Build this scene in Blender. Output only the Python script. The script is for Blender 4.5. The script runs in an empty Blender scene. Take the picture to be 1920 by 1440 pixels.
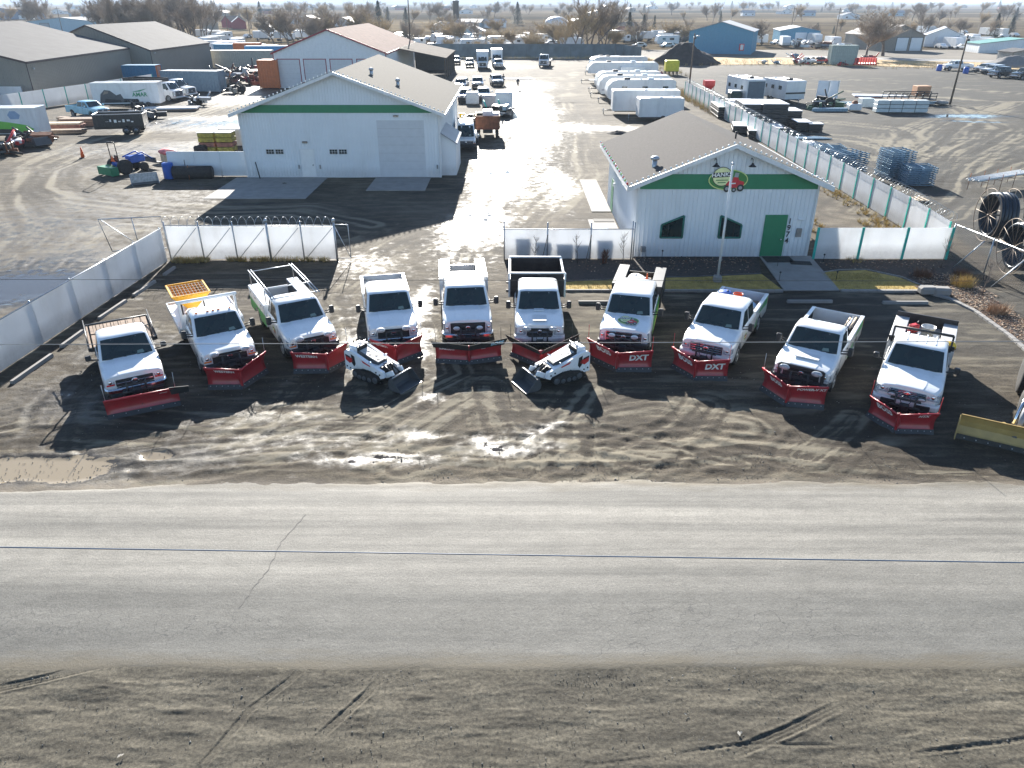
import bpy, math, random
import numpy as np
from mathutils import Vector, Matrix

S = bpy.context.scene
C = bpy.data.collections.new('place'); S.collection.children.link(C)
PI = math.pi
R = math.radians

# ---------------------------------------------------------------- camera, light, exposure
PITCH = 27.4; EYE = 12.5; FPX = 1380.0
cd = bpy.data.cameras.new('camera'); cam = bpy.data.objects.new('camera', cd); S.collection.objects.link(cam)
cam.location = (0, 0, EYE); cam.rotation_euler = (R(90-PITCH), 0, 0)
cd.sensor_width = 36; cd.lens = FPX/1920*36; cd.clip_start = .1; cd.clip_end = 30000
S.camera = cam
SUN_EL, SUN_AZ = 21.5, -6.0
HAZE = .0002
W = bpy.data.worlds.new('World'); S.world = W; W.use_nodes = True
wn = W.node_tree; bg = wn.nodes['Background']
sky = wn.nodes.new('ShaderNodeTexSky'); sky.sky_type = 'NISHITA'; sky.sun_disc = False
sky.sun_elevation = R(SUN_EL); sky.sun_rotation = R(SUN_AZ); sky.altitude = 1200; sky.air_density = 1.0; sky.dust_density = .7; sky.ozone_density = 1.0
tint = wn.nodes.new('ShaderNodeMixRGB'); tint.blend_type = 'MULTIPLY'; tint.inputs[0].default_value = 1; tint.inputs[2].default_value = (.88, .99, 1.10, 1)
wn.links.new(sky.outputs[0], tint.inputs[1]); wn.links.new(tint.outputs[0], bg.inputs[0]); bg.inputs[1].default_value = .056
sl = bpy.data.lights.new('sun', 'SUN'); sl.energy = 5.0; sl.angle = R(.5); sl.color = (1, .95, .87)
sun = bpy.data.objects.new('sun', sl); S.collection.objects.link(sun)
sd = Vector((math.sin(R(SUN_AZ))*math.cos(R(SUN_EL)), math.cos(R(SUN_AZ))*math.cos(R(SUN_EL)), math.sin(R(SUN_EL))))
sun.rotation_euler = sd.to_track_quat('Z', 'Y').to_euler()
S.view_settings.view_transform = 'Standard'; S.view_settings.look = 'None'; S.view_settings.gamma = 1
S.view_settings.exposure = 1.82
S.cycles.max_bounces = 6; S.cycles.volume_bounces = 0; S.cycles.caustics_reflective = False; S.cycles.caustics_refractive = False
S.cycles.transparent_max_bounces = 12

_p = R(PITCH); _cp, _sp = math.cos(_p), math.sin(_p)
def at(px, py, z=0.0):
    "ground coordinates of a measured point of the photograph, at height z"
    dx = (px-960)/FPX; dy = -(py-720)/FPX
    t = (z-EYE)/(-_sp+dy*_cp)
    return (dx*t, (_cp+dy*_sp)*t)
def zat(px, py, Y):
    dx = (px-960)/FPX; dy = -(py-720)/FPX
    t = Y/(_cp+dy*_sp)
    return (dx*t, EYE+(-_sp+dy*_cp)*t)

# ---------------------------------------------------------------- materials
MATS = {}
def mat(name, col, rough=.6, metal=0, var=.12, vs=2.5, bump=0, bs=30, coat=0, spec=.5, dirt=0, dcol=(.12, .10, .08), streak=0, emit=0, trans=0, splash=0):
    if name in MATS: return MATS[name]
    m = bpy.data.materials.new(name); m.use_nodes = True; nt = m.node_tree; N = nt.nodes; L = nt.links
    b = N['Principled BSDF']; b.inputs['Roughness'].default_value = rough; b.inputs['Metallic'].default_value = metal
    b.inputs['Coat Weight'].default_value = coat; b.inputs['Specular IOR Level'].default_value = spec
    tc = N.new('ShaderNodeTexCoord'); no = N.new('ShaderNodeTexNoise'); no.inputs['Scale'].default_value = vs; no.inputs['Detail'].default_value = 5
    L.new(tc.outputs['Object'], no.inputs['Vector'])
    r = N.new('ShaderNodeValToRGB'); r.color_ramp.elements[0].position = .3; r.color_ramp.elements[1].position = .7
    r.color_ramp.elements[0].color = (*[max(0, c*(1-var)) for c in col], 1); r.color_ramp.elements[1].color = (*[min(1, c*(1+var)) for c in col], 1)
    L.new(no.outputs['Fac'], r.inputs['Fac']); out = r.outputs[0]
    if dirt:
        n2 = N.new('ShaderNodeTexNoise'); n2.inputs['Scale'].default_value = vs*1.7; n2.inputs['Detail'].default_value = 8; n2.inputs['Roughness'].default_value = .7
        mp = N.new('ShaderNodeMapping'); mp.inputs['Scale'].default_value = (1, 1, .25 if streak else 1)
        L.new(tc.outputs['Object'], mp.inputs[0]); L.new(mp.outputs[0], n2.inputs['Vector'])
        r2 = N.new('ShaderNodeValToRGB'); r2.color_ramp.elements[0].position = .5; r2.color_ramp.elements[1].position = .75
        r2.color_ramp.elements[1].color = (dirt, dirt, dirt, 1)
        L.new(n2.outputs['Fac'], r2.inputs['Fac'])
        mx = N.new('ShaderNodeMixRGB'); L.new(r2.outputs[0], mx.inputs[0]); L.new(out, mx.inputs[1]); mx.inputs[2].default_value = (*dcol, 1); out = mx.outputs[0]
    if splash:
        sx = N.new('ShaderNodeSeparateXYZ'); L.new(tc.outputs['Object'], sx.inputs[0]); mr = N.new('ShaderNodeMapRange'); mr.inputs[1].default_value = .9; mr.inputs[2].default_value = .4; L.new(sx.outputs[2], mr.inputs[0])
        n4 = N.new('ShaderNodeTexNoise'); n4.inputs['Scale'].default_value = 5; n4.inputs['Detail'].default_value = 8; n4.inputs['Roughness'].default_value = .75; L.new(tc.outputs['Object'], n4.inputs['Vector'])
        mu = N.new('ShaderNodeMath'); mu.operation = 'MULTIPLY'; L.new(mr.outputs[0], mu.inputs[0]); L.new(n4.outputs['Fac'], mu.inputs[1]); m2 = N.new('ShaderNodeMath'); m2.operation = 'MULTIPLY'; m2.use_clamp = True; L.new(mu.outputs[0], m2.inputs[0]); m2.inputs[1].default_value = splash
        mx2 = N.new('ShaderNodeMixRGB'); L.new(m2.outputs[0], mx2.inputs[0]); L.new(out, mx2.inputs[1]); mx2.inputs[2].default_value = (.13, .11, .085, 1); out = mx2.outputs[0]
    L.new(out, b.inputs['Base Color'])
    if bump:
        n3 = N.new('ShaderNodeTexNoise'); n3.inputs['Scale'].default_value = bs; n3.inputs['Detail'].default_value = 4
        bp = N.new('ShaderNodeBump'); bp.inputs['Strength'].default_value = bump; bp.inputs['Distance'].default_value = .02
        L.new(tc.outputs['Object'], n3.inputs['Vector']); L.new(n3.outputs['Fac'], bp.inputs['Height']); L.new(bp.outputs[0], b.inputs['Normal'])
    if emit: b.inputs['Emission Color'].default_value = (*col, 1); b.inputs['Emission Strength'].default_value = emit
    if trans:
        tb = N.new('ShaderNodeBsdfTranslucent'); L.new(out, tb.inputs[0]); ms = N.new('ShaderNodeMixShader'); ms.inputs[0].default_value = trans
        L.new(b.outputs[0], ms.inputs[1]); L.new(tb.outputs[0], ms.inputs[2]); L.new(ms.outputs[0], N['Material Output'].inputs['Surface'])
    MATS[name] = m; return m

white = mat('white_paint', (.80, .81, .81), .28, coat=.6, var=.03, dirt=.22, vs=1.6, dcol=(.4, .37, .32), splash=1.1)
loaderw = mat('loader_white', (.84, .85, .86), .3, coat=.5, var=.03, dirt=.15, vs=6)
white2 = mat('white_gelcoat', (.70, .71, .71), .42, var=.05, dirt=.25, vs=.8, streak=1)
siding = mat('white_siding', (.72, .75, .77), .5, var=.03, vs=.6, dirt=.18, dcol=(.4, .38, .34), streak=1, splash=.4)
vinyl = mat('white_vinyl_panel', (.80, .81, .82), .45, var=.06, vs=.7, dirt=.22, dcol=(.42, .38, .33), streak=1, trans=.42, splash=.45)
green = mat('green_paint', (.02, .20, .09), .5, var=.06)
green_l = mat('lime_green_paint', (.16, .48, .06), .4, var=.1)
teal = mat('teal_paint', (.02, .42, .34), .5, var=.1)
glass = mat('dark_glass', (.014, .026, .026), .05, var=.3, vs=1.5, spec=.75)
chrome = mat('chrome', (.7, .72, .75), .14, metal=1, var=.08, vs=8)
black = mat('black_plastic', (.018, .019, .021), .5, var=.2)
blackm = mat('black_metal', (.022, .023, .025), .42, var=.25, dirt=.3)
rubber = mat('rubber', (.02, .02, .02), .8, var=.25, bump=.3, dirt=.5, vs=6)
grey = mat('grey_metal', (.28, .29, .30), .4, metal=.6, var=.15, dirt=.3)
galv = mat('galvanised_steel', (.42, .45, .48), .38, metal=.7, var=.12, vs=10)
steel = mat('worn_steel', (.25, .24, .23), .35, metal=.85, var=.3, vs=6, dirt=.4)
red = mat('red_plow_paint', (.36, .008, .018), .36, var=.14, coat=.3, dirt=.22, vs=4, dcol=(.16, .03, .03), splash=.3)
redp = mat('red_paint', (.55, .03, .03), .4, var=.15)
darkred = mat('dark_red_paint', (.24, .02, .035), .5, var=.15)
lens_c = mat('clear_lens', (.34, .37, .40), .12, var=.3, vs=14, coat=1)
lens_o = mat('amber_lens', (.75, .20, .02), .2, var=.15)
lens_r = mat('red_lens', (.6, .02, .02), .2, var=.15)
orange = mat('orange_plastic', (.85, .13, .02), .4, var=.1)
yellow = mat('yellow_paint', (.75, .48, .04), .4, var=.12, dirt=.15)
ylw_o = mat('yellow_orange_poly', (.85, .42, .02), .4, var=.1)
tanblade = mat('faded_yellow_steel', (.42, .29, .10), .45, var=.16, dirt=.35, dcol=(.35, .26, .12))
blue = mat('blue_paint', (.02, .10, .42), .4, var=.15)
bluem = mat('blue_siding', (.07, .26, .40), .5, var=.06, dirt=.15)
ltblue = mat('pale_blue_siding', (.34, .48, .56), .55, var=.06, dirt=.15)
brown = mat('brown_siding', (.23, .215, .185), .6, var=.04, vs=.5)
roofm = mat('grey_metal_roof', (.10, .099, .10), .9, var=.1, vs=.6, spec=.15, dirt=.35, dcol=(.085, .08, .082))
roofw = mat('pale_metal_roof', (.33, .34, .36), .6, var=.08, vs=.6)
roofr = mat('rusty_roof', (.105, .055, .048), .9, spec=.05, var=.35, vs=1.2, dirt=.5, dcol=(.15, .11, .10))
shingle = mat('grey_shingle', (.088, .082, .078), .95, spec=.1, var=.16, vs=9, bump=.5, bs=14, dirt=.3, dcol=(.15, .145, .14))
concrete = mat('concrete', (.26, .25, .235), .85, var=.14, vs=1.5, bump=.25, dirt=.45, dcol=(.24, .22, .2))
wood = mat('weathered_wood', (.24, .17, .12), .8, var=.3, vs=5, bump=.3)
woodp = mat('pale_timber', (.52, .42, .30), .8, var=.2, vs=5)
polem = mat('pole_wood', (.13, .10, .075), .9, var=.3, vs=4)
rust = mat('rusty_steel', (.20, .075, .035), .8, var=.4, vs=3)
bark = mat('bark', (.17, .14, .12), .9, var=.3, vs=2)
twig = mat('bare_twigs', (.30, .245, .19), .9, var=.3, vs=.4)
twig2 = mat('golden_twigs', (.40, .30, .17), .9, var=.3, vs=.4)
ever = mat('evergreen_foliage', (.03, .055, .035), .9, var=.5, vs=1)
drygrass = mat('dry_grass', (.42, .29, .13), .95, var=.35, vs=3)
pipeb = mat('blue_grey_steel', (.20, .30, .38), .4, metal=.3, var=.25, vs=5)
blackpipe = mat('black_poly_pipe', (.012, .022, .035), .3, var=.25, vs=4)
skin = mat('skin', (.45, .28, .2), .6); navy = mat('dark_clothing', (.02, .025, .04), .9)
greydk = mat('charcoal_paint', (.075, .08, .085), .5, var=.15, dirt=.2)
bag = mat('white_bag_plastic', (.7, .7, .68), .4, var=.15, vs=12)

# ---------------------------------------------------------------- mesh builder
class MB:
    def __init__(s): s.v = []; s.f = []; s.m = []; s.mats = []; s.sm = []
    def mi(s, m):
        if m not in s.mats: s.mats.append(m)
        return s.mats.index(m)
    def add(s, vs, fs, m, smooth=False):
        o = len(s.v); s.v += [tuple(v) for v in vs]; k = s.mi(m)
        for f in fs: s.f.append(tuple(i+o for i in f)); s.m.append(k); s.sm.append(smooth)
        return s
    def box(s, c, d, m, rz=0, rx=0, ry=0, bev=0):
        x, y, z = d[0]/2, d[1]/2, d[2]/2
        if bev:
            b = min(bev, x*.9, y*.9, z*.9); vs = []
            for sx in (-1, 1):
                for sy in (-1, 1):
                    for sz in (-1, 1):
                        vs += [(sx*x, sy*(y-b), sz*(z-b)), (sx*(x-b), sy*y, sz*(z-b)), (sx*(x-b), sy*(y-b), sz*z)]
            idx = lambda a, b_, c_: ((a*2+b_)*2+c_)*3
            fs = []
            for a in (0, 1):
                q = [idx(a, 0, 0), idx(a, 1, 0), idx(a, 1, 1), idx(a, 0, 1)]; fs.append(q if a else q[::-1])
                q = [idx(0, a, 0)+1, idx(1, a, 0)+1, idx(1, a, 1)+1, idx(0, a, 1)+1]; fs.append(q[::-1] if a else q)
                q = [idx(0, 0, a)+2, idx(1, 0, a)+2, idx(1, 1, a)+2, idx(0, 1, a)+2]; fs.append(q if a else q[::-1])
            for a in (0, 1):
                for b_ in (0, 1):
                    p, q = idx(a, b_, 0), idx(a, b_, 1); f = [p, q, q+1, p+1]; fs.append(f if (a+b_) % 2 else f[::-1])
                    p, q = idx(a, 0, b_), idx(a, 1, b_); f = [p, p+2, q+2, q]; fs.append(f if (a+b_) % 2 else f[::-1])
                    p, q = idx(0, a, b_), idx(1, a, b_); f = [p+1, q+1, q+2, p+2]; fs.append(f if (a+b_) % 2 else f[::-1])
            for a in (0, 1):
                for b_ in (0, 1):
                    for c_ in (0, 1):
                        p = idx(a, b_, c_); f = [p, p+1, p+2]; fs.append(f if (a+b_+c_) % 2 else f[::-1])
        else:
            vs = [(-x, -y, -z), (x, -y, -z), (x, y, -z), (-x, y, -z), (-x, -y, z), (x, -y, z), (x, y, z), (-x, y, z)]
            fs = [(3, 2, 1, 0), (4, 5, 6, 7), (0, 1, 5, 4), (1, 2, 6, 5), (2, 3, 7, 6), (3, 0, 4, 7)]
        M = Matrix.Translation(c) @ Matrix.Rotation(rz, 4, 'Z') @ Matrix.Rotation(ry, 4, 'Y') @ Matrix.Rotation(rx, 4, 'X')
        return s.add([M @ Vector(v) for v in vs], fs, m)
    def bx(s, x0, x1, y0, y1, z0, z1, m, bev=0): return s.box(((x0+x1)/2, (y0+y1)/2, (z0+z1)/2), (abs(x1-x0), abs(y1-y0), abs(z1-z0)), m, bev=bev)
    def tube(s, pts, r, m, n=6, cap=True, smooth=True):
        pts = [Vector(p) for p in pts]; vs = []; fs = []
        rr = r if isinstance(r, (list, tuple)) else [r]*len(pts)
        up = None
        for i, p in enumerate(pts):
            d = (pts[min(i+1, len(pts)-1)]-pts[max(i-1, 0)])
            if d.length < 1e-9: d = Vector((0, 0, 1))
            d.normalize()
            if up is None: up = Vector((0, 0, 1)) if abs(d.z) < .9 else Vector((1, 0, 0))
            a = d.cross(up)
            if a.length < 1e-4: a = d.cross(Vector((1, .1, 0)))
            a.normalize(); b = a.cross(d).normalized(); up = b
            for k in range(n):
                t = 2*PI*k/n; vs.append(p+(a*math.cos(t)+b*math.sin(t))*rr[i])
        for i in range(len(pts)-1):
            for k in range(n): fs.append((i*n+k, i*n+(k+1) % n, (i+1)*n+(k+1) % n, (i+1)*n+k))
        if cap: fs.append(tuple(range(n))[::-1]); fs.append(tuple((len(pts)-1)*n+k for k in range(n)))
        return s.add(vs, fs, m, smooth)
    def lathe(s, prof, c, axis, m, n=16, smooth=True):
        # prof: (radius, distance along axis)
        ax = {'X': (Vector((0, 1, 0)), Vector((0, 0, 1)), Vector((1, 0, 0))), 'Y': (Vector((1, 0, 0)), Vector((0, 0, 1)), Vector((0, 1, 0))), 'Z': (Vector((1, 0, 0)), Vector((0, 1, 0)), Vector((0, 0, 1)))}[axis]
        c = Vector(c); vs = []; fs = []
        for r, h in prof:
            for k in range(n):
                t = 2*PI*k/n; vs.append(c+ax[0]*r*math.cos(t)+ax[1]*r*math.sin(t)+ax[2]*h)
        for i in range(len(prof)-1):
            for k in range(n): fs.append((i*n+k, i*n+(k+1) % n, (i+1)*n+(k+1) % n, (i+1)*n+k))
        fs.append(tuple(range(n))); fs.append(tuple((len(prof)-1)*n+k for k in range(n))[::-1])
        return s.add(vs, fs, m, smooth)
    def loft(s, rings, m, cap=(True, True), smooth=False, closed=True):
        n = len(rings[0]); vs = [p for r in rings for p in r]; fs = []
        for i in range(len(rings)-1):
            for k in range(n if closed else n-1): fs.append((i*n+k, i*n+(k+1) % n, (i+1)*n+(k+1) % n, (i+1)*n+k))
        if cap[0]: fs.append(tuple(range(n))[::-1])
        if cap[1]: fs.append(tuple((len(rings)-1)*n+k for k in range(n)))
        return s.add(vs, fs, m, smooth)
    def quad(s, a, b, c, d, m): return s.add([a, b, c, d], [(0, 1, 2, 3)], m)
    def slab(s, pts, t, m):
        "polygon given as 3-D points, thickened by vector t"
        n = len(pts); t = Vector(t); P = [Vector(p) for p in pts]
        vs = P+[p+t for p in P]
        fs = [tuple(range(n))[::-1], tuple(range(n, 2*n))]+[(i, (i+1) % n, n+(i+1) % n, n+i) for i in range(n)]
        return s.add(vs, fs, m)
    def text(s, body, m, size, xf, bold=.012, sx=1.0):
        cu = bpy.data.curves.new('t', 'FONT'); cu.body = body; cu.size = size; cu.offset = bold*size; cu.align_x = 'CENTER'; cu.align_y = 'CENTER'; cu.resolution_u = 3
        o = bpy.data.objects.new('t', cu); me = bpy.data.meshes.new_from_object(o)
        vs = [xf(v.co.x*sx, v.co.y) for v in me.vertices]; fs = [tuple(p.vertices) for p in me.polygons]
        bpy.data.objects.remove(o); bpy.data.meshes.remove(me); bpy.data.curves.remove(cu)
        return s.add(vs, fs, m)
    def xform(s, M, start=0):
        s.v[start:] = [tuple(M @ Vector(v)) for v in s.v[start:]]; return s
    def build(s, name, parent=None, fix=True, **tg):
        me = bpy.data.meshes.new(name); me.from_pydata(s.v, [], s.f)
        for m in s.mats: me.materials.append(m)
        me.polygons.foreach_set('material_index', s.m); me.polygons.foreach_set('use_smooth', s.sm); me.update()
        if fix and len(s.f) < 40000:
            import bmesh
            b = bmesh.new(); b.from_mesh(me); bmesh.ops.recalc_face_normals(b, faces=b.faces); b.to_mesh(me); b.free()
        o = bpy.data.objects.new(name, me); C.objects.link(o)
        if parent is not None: o.parent = parent
        for k, v in tg.items():
            if v is not None: o[{'cat': 'category'}.get(k, k)] = v
        return o
def thing(name, label, cat, loc=(0, 0, 0), rz=0, group=None):
    o = bpy.data.objects.new(name, None); C.objects.link(o); o.location = loc if len(loc) == 3 else (*loc, 0); o.rotation_euler = (0, 0, rz)
    o.empty_display_size = .1
    o['label'] = label; o['category'] = cat
    if group: o['group'] = group
    return o
def dup(root, loc=None, rz=None, label=None, group=None, scale=None, cat=None):
    def cp(o, par):
        c = o.copy(); C.objects.link(c); c.parent = par
        for ch in kids.get(o.name, ()): cp(ch, c)
        return c
    kids = {}
    def walk(o):
        for ch in CH(o): kids.setdefault(o.name, []).append(ch); walk(ch)
    walk(root); r = cp(root, None)
    if loc is not None: r.location = loc if len(loc) == 3 else (*loc, 0)
    if rz is not None: r.rotation_euler = (0, 0, rz)
    if scale: r.scale = scale if isinstance(scale, (tuple, list)) else (scale,)*3
    if label: r['label'] = label
    if group: r['group'] = group
    if cat: r['category'] = cat
    return r
def CH(o): return list(o.children)
def struct(name, mb, **k):
    o = mb.build(name, **k); o['kind'] = 'structure'; return o

# ---------------------------------------------------------------- noise on arrays
def _hash(ix, iy, seed):
    h = (ix.astype(np.int64)*374761393+iy.astype(np.int64)*668265263+seed*974711) & 0x7fffffff
    h = ((h ^ (h >> 13))*1274126177) & 0x7fffffff
    return ((h ^ (h >> 16)) & 0xffff)/65535.0
def vnoise(x, y, seed=0):
    ix = np.floor(x); iy = np.floor(y); fx = x-ix; fy = y-iy; fx = fx*fx*(3-2*fx); fy = fy*fy*(3-2*fy)
    a = _hash(ix, iy, seed); b = _hash(ix+1, iy, seed); c = _hash(ix, iy+1, seed); d = _hash(ix+1, iy+1, seed)
    return a+(b-a)*fx+(c-a)*fy+(a-b-c+d)*fx*fy
def fbm(x, y, oct=4, seed=0, gain=.5):
    s = 0; a = 1; t = 0
    for i in range(oct): s = s+a*vnoise(x*2**i, y*2**i, seed+i*17); t += a; a *= gain
    return s/t
def segdist(x, y, pts):
    "distance to a polyline and length along it"
    best = np.full(x.shape, 1e9); al = np.zeros(x.shape); acc = 0
    for (x0, y0), (x1, y1) in zip(pts, pts[1:]):
        dx, dy = x1-x0, y1-y0; L = math.hypot(dx, dy) or 1e-6
        t = np.clip(((x-x0)*dx+(y-y0)*dy)/L**2, 0, 1)
        sd_ = (x-x0)*(-dy/L)+(y-y0)*dx/L
        d = np.hypot(x-(x0+t*dx), y-(y0+t*dy)); k = d < best
        best = np.where(k, d, best); al = np.where(k, acc+t*L, al); acc += L
    return best, al
def grid(name, x0, x1, y0, y1, st, zf, m, attrs=()):
    nx = int((x1-x0)/st)+1; ny = int((y1-y0)/st)+1
    X, Y = np.meshgrid(np.linspace(x0, x1, nx), np.linspace(y0, y1, ny)); Z = zf(X, Y)
    co = np.stack([X, Y, Z], -1).reshape(-1, 3)
    i = np.arange((ny-1)*nx).reshape(ny-1, nx)[:, :-1].ravel()
    q = np.stack([i, i+1, i+nx+1, i+nx], -1)
    me = bpy.data.meshes.new(name); me.vertices.add(len(co)); me.vertices.foreach_set('co', co.ravel().astype('f4'))
    me.loops.add(q.size); me.loops.foreach_set('vertex_index', q.ravel().astype('i4')); me.polygons.add(len(q))
    me.polygons.foreach_set('loop_start', (np.arange(len(q))*4).astype('i4'))
    me.polygons.foreach_set('use_smooth', np.ones(len(q), bool)); me.update(calc_edges=True); me.validate()
    for an, fn in attrs:
        a = me.attributes.new(an, 'FLOAT', 'POINT'); a.data.foreach_set('value', np.clip(fn(X, Y), 0, 1).ravel().astype('f4'))
    me.materials.append(m); o = bpy.data.objects.new(name, me); C.objects.link(o); o['kind'] = 'structure'; return o
# ================================================================ GROUND
def ground_mat(name, c1, c2, c3, water=False):
    m = bpy.data.materials.new(name); m.use_nodes = True; nt = m.node_tree; N = nt.nodes; L = nt.links; b = N['Principled BSDF']; b.inputs['Specular IOR Level'].default_value = .3
    geo = N.new('ShaderNodeNewGeometry'); pos = geo.outputs['Position']
    def noise(sc, det=6, rough=.6, vec=pos, sx=None):
        n = N.new('ShaderNodeTexNoise'); n.inputs['Scale'].default_value = sc; n.inputs['Detail'].default_value = det; n.inputs['Roughness'].default_value = rough
        if sx:
            mp = N.new('ShaderNodeMapping'); mp.inputs['Scale'].default_value = sx; L.new(vec, mp.inputs[0]); vec = mp.outputs[0]
        L.new(vec, n.inputs['Vector']); return n.outputs['Fac']
    def ramp(f, p0, p1, a=(0, 0, 0), c=(1, 1, 1)):
        r = N.new('ShaderNodeValToRGB'); r.color_ramp.elements[0].position = p0; r.color_ramp.elements[1].position = p1
        r.color_ramp.elements[0].color = (*a, 1); r.color_ramp.elements[1].color = (*c, 1); L.new(f, r.inputs[0]); return r.outputs[0]
    def mix(f, a, c, mode='MIX'):
        x = N.new('ShaderNodeMixRGB'); x.blend_type = mode
        for i, v in ((0, f), (1, a), (2, c)):
            if isinstance(v, (int, float)): x.inputs[i].default_value = v
            elif isinstance(v, tuple): x.inputs[i].default_value = (*v, 1)
            else: L.new(v, x.inputs[i])
        return x.outputs[0]
    def math_(op, a, c):
        x = N.new('ShaderNodeMath'); x.operation = op; x.use_clamp = False
        for i, v in ((0, a), (1, c)):
            if isinstance(v, (int, float)): x.inputs[i].default_value = v
            else: L.new(v, x.inputs[i])
        return x.outputs[0]
    def attr(n):
        a = N.new('ShaderNodeAttribute'); a.attribute_name = n; return a.outputs['Fac']
    big = noise(.12); mid = noise(.9); fine = noise(14, 8, .7)
    stk = noise(1, 6, .68, pos, (.45, 2.6, 1)); stk2 = noise(1, 7, .75, pos, (2.2, 6.5, 1))
    col = mix(ramp(mid, .35, .65), c1, c2); col = mix(ramp(big, .4, .65), col, c3)
    col = mix(.85, col, mix(1, col, ramp(stk, .33, .68, (.58, .56, .54) if not water else (.48, .46, .44), (1.4, 1.38, 1.35) if not water else (1.65, 1.62, 1.58)), 'MULTIPLY')); col = mix(.6, col, mix(1, col, ramp(stk2, .35, .65, (.6, .6, .6), (1.45, 1.45, 1.45)), 'MULTIPLY'))
    col = mix(.75, col, mix(1, col, ramp(fine, .36, .64, (.42, .41, .40), (1.65, 1.63, 1.6)), 'MULTIPLY'))
    pebbles = noise(45, 3, .6); col = mix(ramp(pebbles, .66, .72), col, tuple(min(1, c*2.2) for c in c2))
    hb = math_('ADD', math_('MULTIPLY', fine, .6), math_('MULTIPLY', pebbles, .3))
    rough = .88
    if water:
        b.inputs['Specular IOR Level'].default_value = .22
        grv = attr('grav'); col = mix(grv, col, mix(ramp(fine, .3, .7), (.030, .029, .025), (.062, .059, .052)))
        mudn = noise(1, 6, .7, pos, (.35, 1.1, 1)); col = mix(math_('MULTIPLY', attr('mud'), ramp(mudn, .32, .62, (1, 1, 1), (.35, .35, .35))), col, (.040, .031, .022)); col = mix(attr('pale'), col, (.30, .26, .21))
        tk = attr('trk'); col = mix(math_('MULTIPLY', ramp(tk, .52, .92), .8), col, (.21, .185, .135)); col = mix(math_('MULTIPLY', ramp(tk, .0, .46, (1, 1, 1), (0, 0, 0)), .7), col, (.028, .023, .017))
        wet = attr('wet'); wn_ = noise(1.6, 7, .72); w = math_('ADD', wet, math_('MULTIPLY', math_('SUBTRACT', wn_, .5), 1.3)); w = math_('ADD', w, math_('MULTIPLY', math_('SUBTRACT', tk, .5), math_('MULTIPLY', wet, .4)))
        damp = ramp(w, .18, .55); pud = ramp(w, .66, .70)
        col = mix(math_('MULTIPLY', damp, .62), col, (.020, .018, .016))
        murk = attr('murk'); pc = mix(murk, (.05, .043, .036), (.26, .215, .15))
        col = mix(pud, col, pc)
        r1 = mix(damp, (.92,)*3, (.40,)*3); r1 = mix(pud, r1, (.05,)*3)
        L.new(r1, b.inputs['Roughness'])
        st = mix(pud, mix(damp, (1,)*3, (.45,)*3), (.02,)*3); bp = N.new('ShaderNodeBump'); bp.inputs['Distance'].default_value = .035; L.new(st, bp.inputs['Strength'])
    else:
        b.inputs['Roughness'].default_value = rough; bp = N.new('ShaderNodeBump'); bp.inputs['Strength'].default_value = .8; bp.inputs['Distance'].default_value = .02
    L.new(hb, bp.inputs['Height']); L.new(bp.outputs[0], b.inputs['Normal']); L.new(col, b.inputs['Base Color'])
    return m, (N, L, b, noise, ramp, mix, math_, attr, pos, col)

yard_m, _ = ground_mat('wet_mud', (.064, .053, .037), (.112, .096, .071), (.034, .028, .021), True)
verge_m, _v = ground_mat('verge_dirt', (.074, .067, .051), (.102, .093, .072), (.060, .055, .043))

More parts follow.
